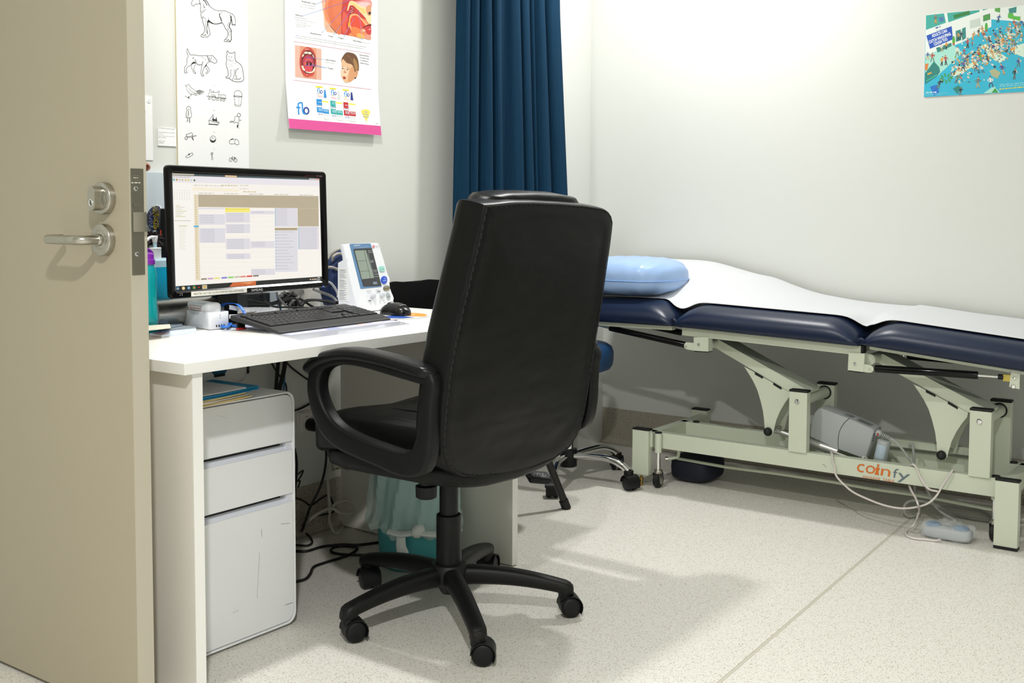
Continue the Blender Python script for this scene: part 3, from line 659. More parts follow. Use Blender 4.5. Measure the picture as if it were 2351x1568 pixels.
# ---------------------------------------------------------------- treatment couch
XF = 3.705
co = thing('treatment_couch', (3.95, 1.45, 0), 'height-adjustable treatment couch with navy padded sections on a pale green steel frame', 'couch')
M_frame = mat('pale_green_enamel', '#c9d0bd', .38, spec=.5, var=.02, vscale=6)
M_navy = mat('navy_vinyl', '#15213a', .34, spec=.42, bump=.1, bscale=300, var=.08, vscale=6)
z1 = lambda x, y: (1340+x/3.562, 570+y/3.562)
z2 = lambda x, y: (1700+x/3.611, 650+y/3.611)
z3 = lambda x, y: (1420+x/4.053, 860+y/4.053)
z4 = lambda x, y: (1851+x/4.02, 900+y/4.02)
def pad(name, ya, yb, za, zb, th=.088, e0=.11, e1=.11, xa=3.665, xb=4.27):
    """one padded section from (ya, za) to (yb, zb); z at its underside"""
    rings = []; n = 26
    for i in range(n+1):
        t = i/n; t = t*t*(3-2*t)*.35+t*.65; y = ya+(yb-ya)*t; z0 = za+(zb-za)*t; L = abs(yb-ya); d0, d1 = t*L, (1-t)*L
        s = 1.0
        if d0 < e0: s = min(s, .34+.66*math.sin(max(0, d0/e0)*math.pi/2)**.8)
        if d1 < e1: s = min(s, .34+.66*math.sin(max(0, d1/e1)*math.pi/2)**.8)
        h = th*s; ins = .012*(1-min(1, min(d0, d1)/.02))
        ring = []
        for u, w in ((.018, 0), (.006, .06), (0, .22), (.002, .42), (.012, .62), (.032, .80), (.06, .92), (.10, .98), (.2, 1.0)): ring.append(V((xa+u+ins, y, z0+h*w)))
        ring += [V(((xa+xb)/2, y, z0+h*1.01))]
        for u, w in reversed(((.018, 0), (.006, .06), (0, .22), (.002, .42), (.012, .62), (.032, .80), (.06, .92), (.10, .98), (.2, 1.0))): ring.append(V((xb-u-ins, y, z0+h*w)))
        rings.append(ring)
    return MB().loft(rings).build(name, M_navy, co, ang=70)
pad('head_pad', 2.50, 1.982, .618, .622); pad('middle_pad', 1.972, 1.290, .622, .601); pad('foot_pad', 1.272, .55, .606, .543)
mb = MB()
for y, z in ((1.978, .64), (1.281, .618)):
    for k in (-1, 1): mb.tube([(3.685, y+k*.014, z-.012), (3.685, y+k*.008, z+.006), (3.685, y, z+.010)], .004, 6, smooth=3)
    mb.bx(3.69, 4.26, y-.02, y+.02, z-.012, z+.004, .003)
mb.build('vinyl_hinge_flap', M_navy, co)
def bar(mb, ya, za, yb, zb, x0, x1, h):
    mb.loft([[V((x0, y, z)), V((x1, y, z)), V((x1, y, z-h)), V((x0, y, z-h))] for y, z in ((ya, za), (yb, zb))])
for nm, ya, za, yb, zb, h in (('middle_frame_rail', 1.952, .622, 1.287, .601, .032), ('head_frame_rail', 2.52, .617, 1.995, .622, .017), ('foot_frame_rail', 1.258, .604, .55, .543, .012)):
    for x0 in (XF, 4.21):
        mb = MB(); bar(mb, ya, za, yb, zb, x0, x0+.03, h); mb.build(nm, M_frame, co)
for y, z in ((1.9, .6), (1.31, .585)): MB().bx(XF+.03, 4.21, y-.015, y+.015, z-.01, z+.015).build('cross_rail', M_frame, co)
for y0, y1, z0_, z1_ in ((1.283, 1.289, .570, .602),): MB().bx(XF-.001, XF+.031, y0-.004, y1-.002, z0_, z1_).build('rail_end_cap', M_rubber, co)
def plate(poly, zz_, X, th, m, nm, par=co, dy=0, dz=0):
    mb = MB(); mb.prism([atx(*zz_(*p), X)+V((0, dy, dz)) for p in poly], (th, 0, 0)); return mb.build(nm, m, par)
def bolt(c, r, par, nm='bolt'):
    b = MB(); b.lathe([(r, 0), (r, .002), (r*.75, .0045), (r*.45, .0048), (r*.4, .002), (.0005, .002)], c, (-1, 0, 0), 20); return b.build(nm, M_chrome, par)
hb = plate([(900, 728), (1020, 728), (1018, 845), (900, 838)], z1, XF-.004, .034, M_frame, 'hinge_block'); bolt(atx(*z1(943, 785), XF-.004), .0062, hb)
plate([(900, 838), (1018, 845), (1014, 852), (906, 847)], z1, XF-.004, .034, M_rubber, 'end_plug', hb)
lg = plate([(840, 768), (900, 775), (900, 835), (845, 828), (825, 815), (820, 797), (826, 778)], z1, XF-.002, .005, M_frame, 'strut_lug'); bolt(atx(*z1(840, 800), XF-.002), .004, lg)
hb = plate([(897, 575), (1030, 585), (1020, 738), (890, 722)], z2, XF-.004, .034, M_frame, 'hinge_block'); bolt(atx(*z2(950, 668), XF-.004), .0065, hb)
plate([(890, 722), (1018, 738), (1012, 746), (898, 732)], z2, XF-.004, .034, M_rubber, 'end_plug', hb)
lg = plate([(1020, 670), (1075, 680), (1098, 695), (1104, 715), (1095, 735), (1075, 743), (1012, 735)], z2, XF-.002, .005, M_frame, 'strut_lug'); bolt(atx(*z2(1074, 712), XF-.002), .004, lg)
fb = plate([(2245, 716), (2316, 730), (2312, 880), (2228, 860), (2232, 830)], z2, XF-.002, .006, M_frame, 'foot_bracket'); bolt(atx(*z2(2272, 788), XF-.002), .005, fb); bolt(atx(*z2(2262, 857), XF-.002), .0075, fb)
def strut(a, b, c, zz_, X, r, nm='gas_strut'):
    A, B, Cc = (atx(*zz_(*p), X) for p in (a, b, c)); mb = MB(); mb.cyl(A, B, r, 18, bev=.002); o = mb.build(nm, M_blackg, co)
    MB().cyl(B, Cc, r*.42, 12).build('strut_rod', M_chrome, o); MB().cyl(Cc-(Cc-B).normalized()*.004, Cc+(Cc-B).normalized()*.012, r*.7, 12).build('rod_end', M_rubber, o); return o
strut((830, 790), (215, 652), (112, 625), z1, XF+.012, .0115)
MB().bx(XF, XF+.02, 2.31, 2.335, .60, .62, .003).build('rod_bracket', M_rubber, co)
g2 = strut((1118, 708), (1970, 764), (2150, 776), z2, XF+.008, .0125)
a = atx(*z2(2212, 785), XF+.008); MB().box(a, (.014, .024, .022), .002).build('clevis', mat('zinc_yellow', '#c2b25e', .35, .8), g2)
strut((800, 690), (560, 640), (480, 622), z1, 4.10, .0125); strut((1385, 605), (1900, 650), (2100, 670), z2, 4.10, .0125)
lg = plate([(1275, 565), (1340, 572), (1370, 585), (1372, 610), (1340, 622), (1280, 615)], z2, 4.08, .006, M_frame, 'strut_lug'); bolt(atx(*z2(1345, 597), 4.08), .008, lg)
# lifting arms
XA0, XA1 = 3.80, 3.90
def arm_set(dy, dz):
    o = V((0, dy, dz)); P = lambda x, y, X: atx(*z1(x, y), X)+o
    mb = MB(); mb.prism([P(x, y, XA0) for x, y in ((1052, 800), (1060, 765), (1105, 748), (1842, 1166), (1835, 1190), (1690, 1178))], (XA1-XA0, 0, 0))
    arm_ = mb.build('lift_arm', M_frame, co)
    c = P(1063, 775, XA0); mb = MB(); mb.cyl((XF+.028, c.y, c.z), (4.06, c.y, c.z), .0185, 24); mb.build('upper_pivot_tube', M_frame, co)
    ed = [(1318, 968), (1352, 1022), (1390, 1085), (1425, 1160), (1450, 1245), (1470, 1330), (1480, 1410), (1485, 1480), (1490, 1505), (1505, 1528), (1530, 1530), (1552, 1515), (1562, 1470), (1580, 1400), (1610, 1330), (1650, 1262), (1685, 1215), (1692, 1180)]
    for X in (XA0-.004, XA1):
        mb = MB(); mb.prism([P(x, y, XA0)+V((X-XA0, 0, 0)) for x, y in ed], (.004, 0, 0)); g = mb.build('gusset_plate', M_frame, arm_)
        if X < XA0:
            for a_, b_ in (((1400, 1022), (1466, 1058)), ((1550, 1106), (1618, 1148))):
                m2 = MB(); pa, pb = P(*a_, XA0-.0048), P(*b_, XA0-.0048); w = V((0, 0, .0045)); m2.prism([pa-w, pb-w, pb+w, pa+w], (.0012, 0, 0)); m2.build('slot', M_rubber, arm_)
    k = P(1507, 1500, XA0-.01); MB().sphere(k, .0155, 18, 12).build('pivot_knob', M_rubber, arm_)
    MB().cyl(k, k+V((.13, 0, 0)), .007, 14).build('pivot_pin', M_steel, arm_)
arm_set(0, 0); arm_set(-.605, -.004)
# base frame
XB0, XB1, RZ0, RZ1 = 3.75, 4.0, .148, .208
YA, YB = 2.135, .80
M_frame2 = M_frame
for x0 in (XB0, XB1): MB().bx(x0, x0+.035, YB+.02, YA-.02, RZ0, RZ1, .002, 2).build('base_rail', M_frame, co)
for y in (YB+.012, YA-.05): MB().bx(XB0-.02, 4.2, y, y+.038, RZ0+.004, RZ1, .002).build('base_cross_tube', M_frame, co)
MB().bx(XB0+.03, XB1+.002, .93, 1.56, RZ0+.002, RZ0+.006).build('base_tray', M_frame, co)
MB().bx(XB0+.036, XB1+.0, 1.56, YA-.06, RZ0+.001, RZ0+.004).build('base_tray', M_frame, co)
def leg(x0, y0, zt_, zb_, botcap):
    l = MB().bx(x0, x0+.032, y0, y0+.07, zb_, zt_, .002, 2).build('base_leg', M_frame, co)
    MB().bx(x0-.0008, x0+.0328, y0-.0008, y0+.0708, zt_-.001, zt_+.007, .003, 2).build('leg_cap', M_rubber, l)
    if botcap: MB().bx(x0-.0005, x0+.0325, y0-.0005, y0+.0705, zb_-.008, zb_+.002, .002).build('foot_cap', M_rubber, l)
    return l
l1 = leg(3.712, 2.092, .215, .045, False); l2 = leg(3.695, .782, .215, .0095, True); l3 = leg(4.195, 2.092, .222, .0095, True); l4 = leg(4.195, .782, .222, .0095, True)
M_brass = mat('brass', '#b59a5e', .3, 1)
mb = MB(); fc = V((3.728, 2.13, 0)); mb.lathe([(.006, .001), (.0085, .004), (.009, .010), (.005, .014), (.0055, .02), (.009, .022), (.009, .032), (.0048, .034), (.0048, .046)], fc, (0, 0, 1), 16); mb.build('levelling_foot', M_brass, l1)
def posts(y0):
    for x0, zt_, sc in ((3.742, .418, 1), (4.0, .412, 1)):
        p = MB().bx(x0, x0+.032, y0-.036, y0+.03, RZ1-.002, zt_, .002, 2).build('lift_post', M_frame, co)
        MB().bx(x0-.001, x0+.033, y0-.037, y0+.031, zt_-.001, zt_+.008, .003, 2).build('post_cap', M_rubber, p)
        if x0 < 3.8: bolt(V((x0, y0, .384)), .0095, p)
        else:
            m2 = MB(); m2.lathe([(.0255, 0), (.0255, .003), (.0205, .003), (.0205, 0)], (x0, y0, .384), (-1, 0, 0), 24); m2.build('bearing_ring', M_rubber, p)
    MB().cyl((3.774, y0, .384), (4.0, y0, .384), .0205, 28).build('lower_pivot_tube', M_frame, co)
posts(1.52); posts(.915)
MB().bx(3.96, 3.985, .97, 1.35, .225, .252, .002).build('stay_bar', M_frame, co)
MB().bx(3.9595, 3.9855, .962, .971, .2245, .2525).build('stay_end_cap', M_rubber, co)
# casters with jacking tubes
def jack(x, y, vis=True):
    mb = MB(); mb.cyl((x, y, .135), (x, y, .208), .013, 20); sl = mb.build('jack_sleeve', M_frame, co)
    MB().cyl((x, y, .207), (x, y, .213), .0133, 20, bev=.002).build('sleeve_cap', M_rubber, sl)
    MB().cyl((x, y, .068), (x, y, .137), .0085, 16).build('jack_rod', M_chrome, sl)
    mb = MB(); mb.cyl((x, y, .055), (x, y, .07), .017, 20, bev=.003)
    for k in (-1, 1): mb.prism([(x-.016, y+k*.0125, .058), (x+.016, y+k*.0125, .058), (x+.012, y+k*.0125, .02), (x-.0, y+k*.0125, .012), (x-.010, y+k*.0125, .022)], (0, k*.002, 0))
    fk = mb.build('caster_fork', M_steel, sl)
    mb = MB(); mb.lathe([(.006, -.0115), (.022, -.0115), (.0285, -.008), (.030, 0), (.0285, .008), (.022, .0115), (.006, .0115)], (x+.002, y, .030), (0, 1, 0), 28); mb.build('caster_wheel', M_rubber, sl)
    mb = MB(); mb.cyl((x+.002, y-.013, .03), (x+.002, y+.013, .03), .004, 10); mb.build('axle', M_chrome, sl)
jack(3.735, 2.062); jack(3.775, .868); jack(4.02, 2.05); jack(4.02, .87)
mb = MB(); pa = [atx(*z3(440, 785), 3.80), atx(*z3(540, 768), 3.82), atx(*z3(558, 740), 3.82), atx(*z3(558, 700), 3.82)]
mb.tube(pa, .0068, 10, smooth=4); mb.build('jack_lever', M_frame, co); MB().cyl(pa[0]+V((-.001, .001, 0)), pa[0]+V((.004, -.008, .001)), .0085, 14).build('lever_plug', M_steel, co)
P_ = lambda x, y: atx(*z3(x, y), 3.86)
mb = MB(); mb.tube([P_(545, 780), P_(1000, 860), P_(1500, 925), P_(2000, 1000), P_(2351, 1062), atx(2100, 1136, 3.86), atx(2290, 1172, 3.86)], .0058, 10); mb.build('pedal_bar', M_frame, co)
# lettering on the base rail
k = Ink(lambda x, y: atx(*z4(x, y), XB0), (-1, 0, 0), base=.0006)
OR, GR = '#d06c1e', '#5f6e7a'
k.text('co', (462, 733), (632, 760), OR, 3, 118)
k.poly([(640, 700), (652, 694), (676, 698), (680, 712), (668, 728), (672, 768), (628, 760), (642, 730)], OR, 3); k.ell(664, 683, 11, 9, OR, 3, 12); k.line([(655, 672), (660, 666), (670, 667), (676, 675)], 5, OR, 3)
k.text('n', (685, 768), (772, 782), OR, 3, 100)
k.text('f', (795, 788), (842, 795), GR, 3, 86); k.text('y', (840, 800), (952, 817), GR, 3, 88)
k.text('MASSAGE  TABLE', (522, 791), (810, 833), OR, 3, 23)
k.line([(150, 665), (170, 675), (186, 695)], 3, '#5c5e52', 1)
k.build('brand_lettering', co)
# drive motor
MX = 3.838; G = lambda x, y, X=MX: atx(*z2(x, y), X)
mt = MB(); face = [(642, 1038), (668, 1034), (895, 1118), (1105, 1212), (1112, 1228), (1045, 1450), (1030, 1458), (815, 1380), (580, 1276), (572, 1262), (590, 1135), (612, 1070)]
fc_ = [G(*p) for p in face]; fcen = sum(fc_, V())/len(fc_)
mt.loft([[p.lerp(fcen, .03) for p in fc_], [p+V((.006, 0, 0)) for p in fc_], [p+V((.07, 0, 0)) for p in fc_], [p.lerp(fcen, .03)+V((.078, 0, 0)) for p in fc_]])
M_mot = mat('grey_motor_plastic', '#aab0b0', .38)
mo = mt.build('drive_motor', M_mot, co)
MB().tube([G(903, 1120, MX-.0004), G(860, 1160, MX-.0006), G(825, 1220, MX-.0006), G(810, 1290, MX-.0006), G(812, 1375, MX-.0004)], .0009, 6, smooth=4).build('housing_seam', M_rubber, mo)
A, B = G(1195, 1300, MX+.012), G(1150, 1500, MX+.012); MB().cyl(A, B, .0225, 28, bev=.005).build('motor_can', M_mot, mo)
ax = (B-A).normalized(); rt = V((-1, 0, 0)); sd = ax.cross(rt).normalized()
def canp(x, y): return A+ax*(.012+y)+(rt*math.cos(x)+sd*math.sin(x))*.0227
k = Ink(canp, (-1, 0, 0), base=.0002, step=.0001)
for i in range(10): k.quad((-.8+i*.16, .004), (-.8+(i+1)*.16, .004), (-.8+(i+1)*.16, .05), (-.8+i*.16, .05), '#b9cbd8', 1)
for i in range(9): k.quad((-.7, .009+i*.0045), (-.7+.5+(i % 3)*.12, .009+i*.0045), (-.7+.5+(i % 3)*.12, .0105+i*.0045), (-.7, .0105+i*.0045), '#4a5258', 2)
for i in range(9): k.quad((.15, .012+i*.004), (.6, .012+i*.004), (.6, .0135+i*.004), (.15, .0135+i*.004), '#4a5258', 2)
k.build('rating_label', mo)
k = Ink(lambda x, y: G(830+x*240, 1090+x*105)+V((y*.05+.012, 0, .0012)), (0, -.3, 1), base=.0005)
for i in range(5): k.quad((.05+.0, .1+i*.14), (.33, .1+i*.14), (.33, .16+i*.14), (.05, .16+i*.14), '#777c7c', 2); k.quad((.5, .05+i*.15), (.98, .05+i*.15), (.98, .12+i*.15), (.5, .12+i*.15), '#7a7f7f', 2)
k.build('top_print', mo)
A, B = G(270, 1212, MX+.004), G(810, 1402, MX+.004)
MB().lathe([(.0115, 0), (.0115, .02), (.0095, .022), (.0095, .10), (.016, .105), (.016, (B-A).length)], A, (B-A), 24).build('actuator_tube', mat('satin_aluminium', '#cfcfcb', .38, .75), mo)
MB().cyl(G(1128, 1238, MX+.012), G(1165, 1252, MX+.012), .0125, 18, bev=.002).build('cable_socket', M_mot, mo)
c = G(1139, 1254, MX-.001); MB().box(c, (.002, .006, .009)).build('red_tab', mat('red_tab', '#a83a34', .5), mo)
mb = MB(); p0, p1 = G(1165, 1250, MX+.012), G(1248, 1288, MX+.012)
for i in range(7): q_ = p0.lerp(p1, i/6); mb.cyl(q_, q_+(p1-p0).normalized()*.0032, .008-.0005*i, 12)
mb.build('strain_relief', M_mot, mo)
for i in range(4):
    c = G(1108-i*4, 1252+i*18, MX-.0005); MB().box(c, (.0012, .0035, .0035)).build('socket_mark', M_rubber, mo)
# couch cables
def ccable(pts, r, m, lab, nm='couch_cable'): return MB().tube(pts, r, 8, smooth=6).thing(nm, m, lab, 'cable')
M_cg = mat('grey_lead', '#a3a5a0', .5); M_cw = mat('offwhite_lead', '#d2cbc6', .5)
ccable([G(1245, 1288), G(1290, 1320), G(1340, 1375), G(1385, 1440), G(1430, 1500, 3.80), G(1470, 1560, 3.80), atx(2132, 1131, 3.83), atx(2140, 1152, 3.83), atx(2160, 1175, 3.85), atx(2195, 1195, 3.85)], .0042, M_cg, 'grey motor lead curving down behind the base rail')
ccable([G(1398, 1360, 3.94), G(1405, 1338, 3.94), G(1424, 1335, 3.94), G(1432, 1370, 3.93), G(1438, 1440, 3.92), G(1440, 1500, 3.92), atx(2100, 1120, 3.90), atx(2110, 1160, 3.90), atx(2108, 1178, 3.89), atx(2090, 1186, 3.88), atx(2077, 1176, 3.87), atx(2077, 1160, 3.87), atx(2090, 1150, 3.87), atx(2115, 1150, 3.87), atx(2150, 1160, 3.87), atz(2190, 1180, .01), atz(2230, 1190, .006), atz(2290, 1198, .006)], .0045, M_cg, 'grey mains lead hooked over the stay bar, then coiled on the floor')
ccable([atz(2150, 1165, .02), atz(2180, 1162, .012), atz(2230, 1168, .008), atz(2260, 1175, .008), atz(2285, 1192, .006), atz(2310, 1205, .006)], .0045, M_cg, 'short grey cable lying under the foot end of the couch')
pe0, pe1 = atz(2112, 1232, 0), atz(2228, 1252, 0)
ccable([atx(*z4(560, 610), 3.815), atx(*z4(525, 600), 3.80), atx(*z4(500, 640), 3.79), G(770, 1400, 3.80), G(760, 1420, 3.742), G(764, 1480, 3.742), atx(*z4(262, 690), 3.742), atx(*z4(270, 755), 3.742), atx(*z4(310, 815), 3.735), atx(*z4(420, 915), 3.72), atx(*z4(560, 985), 3.71), atx(*z4(720, 1045), 3.70), atx(*z4(870, 1073), 3.70), atx(*z4(1000, 1065), 3.70), atx(*z4(1120, 1030), 3.70), atx(*z4(1200, 960), 3.715), atx(*z4(1260, 860), 3.735), atx(*z4(1345, 732), 3.742), atx(*z4(1352, 722), 3.77)], .0034, M_cw, 'off-white control lead draped in a long loop over the base rail')
ccable([atx(*z4(955, 680), 3.77), atx(*z4(985, 668), 3.745), atx(*z4(1015, 695), 3.742), atx(*z4(1045, 770), 3.74), atx(*z4(1090, 850), 3.73), atx(*z4(1140, 900), 3.725), atx(*z4(1215, 918), 3.72)], .0034, M_cw, 'off-white lead hanging over the rail right of the orange lettering')
ccable([atx(*z4(950, 865), 3.77), atx(*z4(975, 920), 3.74), atx(*z4(1010, 980), 3.70), atx(*z4(1032, 1040), 3.66), atz(*z4(1042, 1100), .06), atz(*z4(1020, 1170), .04), atz(*z4(990, 1230), .03), atz(*z4(935, 1270), .008), atz(*z4(918, 1295), .006), atz(*z4(935, 1330), .0045), atz(*z4(1000, 1352), .0045), atz(*z4(1100, 1362), .0045), atz(*z4(1190, 1372), .0045), atz(*z4(1240, 1362), .012)], .0034, M_cw, 'off-white lead running down to the bagged floor control')
# floor control in a clear bag
fcg = thing('floor_control', ((pe0+pe1)/2), 'grey two-button floor control wrapped in a clear plastic bag', 'foot switch')
dv = (pe1-pe0).normalized(); L = (pe1-pe0).length; sv = V((-dv.y, dv.x, 0))
if sv.dot(V((1, 0, 0))) < 0: sv = -sv
ctr = (pe0+pe1)/2+sv*.03
def spr(u, v, hx, hy, hz, pw): 
    sg = lambda x, p=pw: math.copysign(abs(x)**p, x)
    ph, a = math.pi*v, 2*math.pi*u
    return hx*sg(math.sin(ph))*sg(math.cos(a)), hy*sg(math.sin(ph))*sg(math.sin(a)), hz*sg(math.cos(ph))
mb = MB()
mb.grid(lambda u, v: (lambda q: ctr+dv*q[0]+sv*q[1]+V((0, 0, .021+q[2])))(spr(u, v, L/2*.95, .036, .018, .4)), 40, 16); mb.build('control_body', mat('control_grey', '#a4abae', .5), fcg, ang=70)
for s_ in (-.58, .52):
    MB().lathe([(.024, 0), (.024, .005), (.019, .010), (.001, .011)], ctr+dv*(L/2*s_)+V((0, 0, .037)), (0, 0, 1), 28).build('button', mat('button_blue', '#3f7299', .45), fcg)
rr = random.Random(5)
def bag(u, v):
    q = spr(u, v, L/2*1.05, .046, .027, .5); w = .0040*math.sin(q[0]*70+q[1]*60)+.0034*math.sin(q[0]*130-q[1]*90+1)+.0012*math.sin(q[0]*260+q[1]*190)
    return ctr+dv*q[0]*(1+w*2)+sv*q[1]*(1+w*6)+V((0, 0, max(.0012, .027+q[2]*(1+w*25))))
mb = MB(); mb.grid(bag, 90, 30)
M_bag = mat('clear_bag', '#f4f8fa', .05, spec=1, alpha=.24, bump=.8, bscale=45)
mb.build('clear_bag', M_bag, fcg, ang=0)
# sheet and pillow
M_sheet = mat('white_sheet', '#cfd1d4', .75, bump=.06, bscale=500)
def ss(a, b, x): t = min(1, max(0, (x-a)/(b-a))); return t*t*(3-2*t)
def topz(y, x=3.7):
    if y > 1.98: b = .622+.088-(y-1.98)*.006
    elif y > 1.28: b = .601+.088+(y-1.29)*.0308
    else: b = .606+.088+(y-1.272)*.0873
    g = 0
    for c in (1.978, 1.281): g = max(g, math.exp(-((y-c)/.05)**2))
    return b-.030*g*(1-ss(3.77, 3.93, x))
def ss(a, b, x): t = min(1, max(0, (x-a)/(b-a))); return t*t*(3-2*t)
def sheetf(u, v):
    y = 2.54-(2.54-.56)*u; xfr = 3.752+.05*ss(2.0, 2.09, y)
    x = xfr+(4.30-xfr)*v
    z = topz(y, x)+.0025
    up = .128*ss(1.45, 2.28, y)*(.55*ss(3.80, 4.0, x)+.45*ss(3.95, 4.22, x))
    z += up+.0025*math.sin(y*21+x*9)*ss(3.8, 3.95, x)*(1 if y > 1.6 else .35)+.004*math.exp(-((y-2.0+(x-3.8)*.3)/.05)**2)*ss(3.8, 4.0, x)
    if x > 4.27: z -= .0
    return V((x, y, z))
mb = MB(); mb.grid(sheetf, 150, 34)
sh = mb.build('couch_sheet', M_sheet, None, None, 80); tag(sh, 'white sheet spread along the navy couch under the pillow', 'sheet')
sd_ = sh.modifiers.new('th', 'SOLIDIFY'); sd_.thickness = .002; sd_.offset = 1
pw_ = thing('pillow', (3.9, 2.3, .70), 'pale blue plastic-covered pillow at the head of the couch', 'pillow')
def pil(u, v):
    q = spr(u, v, .185, .215, .082, .64)
    e = max(abs(q[0])/.19, abs(q[1])/.225)
    w = (.006*math.sin(q[1]*55+q[0]*22)+.004*math.sin(q[1]*95-q[0]*40+2)+.003*math.sin(q[1]*160+q[2]*70))*(.3+.9*e**3)
    fl = 1 if q[2] > 0 else .82
    return V((3.885+q[0]*(1+w*1.5), 2.278+q[1]*(1+w), .782+q[2]*fl*(1+w*5)))
mb = MB(); mb.grid(pil, 96, 40); mb.build('pillow_cover', mat('pale_blue_cover', '#9dbbe6', .30, spec=.5), pw_, ang=80)
sp_ = [pil(i/96, .5)+V((0, 0, -.004)) for i in range(96)]
mb = MB(); mb.tube([p+(p-V((3.885, 2.278, p.z))).normalized()*.002 for p in sp_], .0022, 6, closed=True); mb.build('welded_seam', mat('seam_blue', '#86abe0', .3), pw_)
# ---------------------------------------------------------------- stool behind the office chair
sc_ = V((3.63, 2.40, 0))
stl = thing('round_stool', sc_, 'round navy stool on a chrome five-star castor base beside the couch', 'stool')
M_snavy = mat('stool_navy', '#1d3d63', .4, bump=.08, bscale=350)
mb = MB(); mb.lathe([(.001, .43), (.14, .432), (.160, .440), (.170, .456), (.173, .48), (.173, .505), (.166, .524), (.148, .536), (.10, .541), (.001, .543)], sc_, (0, 0, 1), 56); mb.build('seat', M_snavy, stl, ang=60)
MB().cyl(sc_+V((0, 0, .12)), sc_+V((0, 0, .43)), .022, 24).build('gas_column', M_chrome, stl)
MB().cyl(sc_+V((0, 0, .055)), sc_+V((0, 0, .125)), .035, 28, bev=.004).build('hub', M_black, stl)
for i in range(5):
    a = math.radians(-87+72*i); d = V((math.cos(a), math.sin(a), 0)); R_ = .262
    mb = MB(); mb.tube([sc_+d*.03+V((0, 0, .098)), sc_+d*.11+V((0, 0, .105)), sc_+d*.18+V((0, 0, .106)), sc_+d*.235+V((0, 0, .088)), sc_+d*R_+V((0, 0, .068))], .0135, 16, smooth=6); mb.build('base_leg', M_chrome, stl, ang=70)
    e = sc_+d*(R_+.002); caster(V((e.x, e.y, 0)), a+(-.5, .9, 1.0, 2.0, .3)[i], par=stl)
# ---------------------------------------------------------------- visitor chair behind the desk end
vc = thing('visitor_chair', (3.02, 2.36, 0), 'black fabric visitor chair on black tube legs at the desk end', 'chair')
M_fab = mat('black_fabric', '#0c0c0d', .95, spec=.1, bump=.3, bscale=900)
mb = MB(); n = 26
def vback(u, v, d):
    x = 2.765+(3.075-2.765)*u; xl = (u-.5)*2
    top = .792+.012*math.sin(u*math.pi)+.006*math.sin(u*9); z = .50+(top-.50)*v
    return V((x, 2.56+.03*v*0+.045*(1-xl*xl)*0+.02*(v)+d-.02*xl*xl, z))
bot = [vback(i/n, 0, 0) for i in range(n+1)]
rings = []
for j in range(11):
    v = j/10; e = .022*(1-max(0, (v-.85)/.15)**2*.5)
    rings.append([vback(i/n, v, -e) for i in range(n+1)]+[vback(i/n, v, e) for i in range(n, -1, -1)])
mb.loft(rings); mb.build('backrest', M_fab, vc, ang=60)
mb = MB(); mb.sphere((2.95, 2.33, .445), 1, 36, 14, (.20, .215, .032), .4); mb.build('seat', M_fab, vc, ang=60)
M_tube = mat('black_tube', '#161616', .4)
fl_ = atz(1301, 1168, 0)
for sx_, nm in ((1, 'leg'), (-1, 'leg')):
    fx = 2.93+sx_*(fl_.x-2.93); 
    l = MB().tube([(2.95+sx_*.17, 2.26, .43), (fx, fl_.y, .004)], .0125, 14, sx=1.15).build(nm, M_tube, vc)
    d = (V((2.95+sx_*.17, 2.26, .43))-V((fx, fl_.y, .004))).normalized(); MB().cyl(V((fx, fl_.y, .001)), V((fx, fl_.y, .001))+d*.034, .0165, 16).build('rubber_foot', M_rubber, l)
    l = MB().tube([(2.95+sx_*.17, 2.46, .43), (2.95+sx_*.19, 2.57, .004)], .0125, 14).build('leg', M_tube, vc); MB().cyl((2.95+sx_*.19, 2.57, .001), (2.95+sx_*.188, 2.56, .034), .0165, 16).build('rubber_foot', M_rubber, l)
    MB().tube([(2.93+sx_*.11, 2.5, .42), (2.93+sx_*.11, 2.585, .46), (2.93+sx_*.11, 2.60, .60)], .009, 10, smooth=4).build('back_support', M_tube, vc)
# ---------------------------------------------------------------- privacy curtain
M_cur = mat('blue_curtain', '#13496e', .85, spec=.2, var=.12, vscale=20, bump=.25, bscale=500)
nt = M_cur.node_tree; wv = nt.nodes.new('ShaderNodeTexNoise'); wv.inputs['Scale'].default_value = 1; mp = nt.nodes.new('ShaderNodeMapping'); mp.inputs['Scale'].default_value = (260, 260, 6)
tc = nt.nodes.new('ShaderNodeTexCoord'); nt.links.new(tc.outputs['Object'], mp.inputs[0]); nt.links.new(mp.outputs[0], wv.inputs['Vector'])
mx = nt.nodes.new('ShaderNodeMix'); mx.data_type = 'RGBA'; mx.inputs[6].default_value = lin('#06263c'); mx.inputs[7].default_value = lin('#0c3854')
nt.links.new(wv.outputs['Fac'], mx.inputs[0]); nt.links.new(mx.outputs[2], nt.nodes['Principled BSDF'].inputs['Base Color'])
YC = 2.60
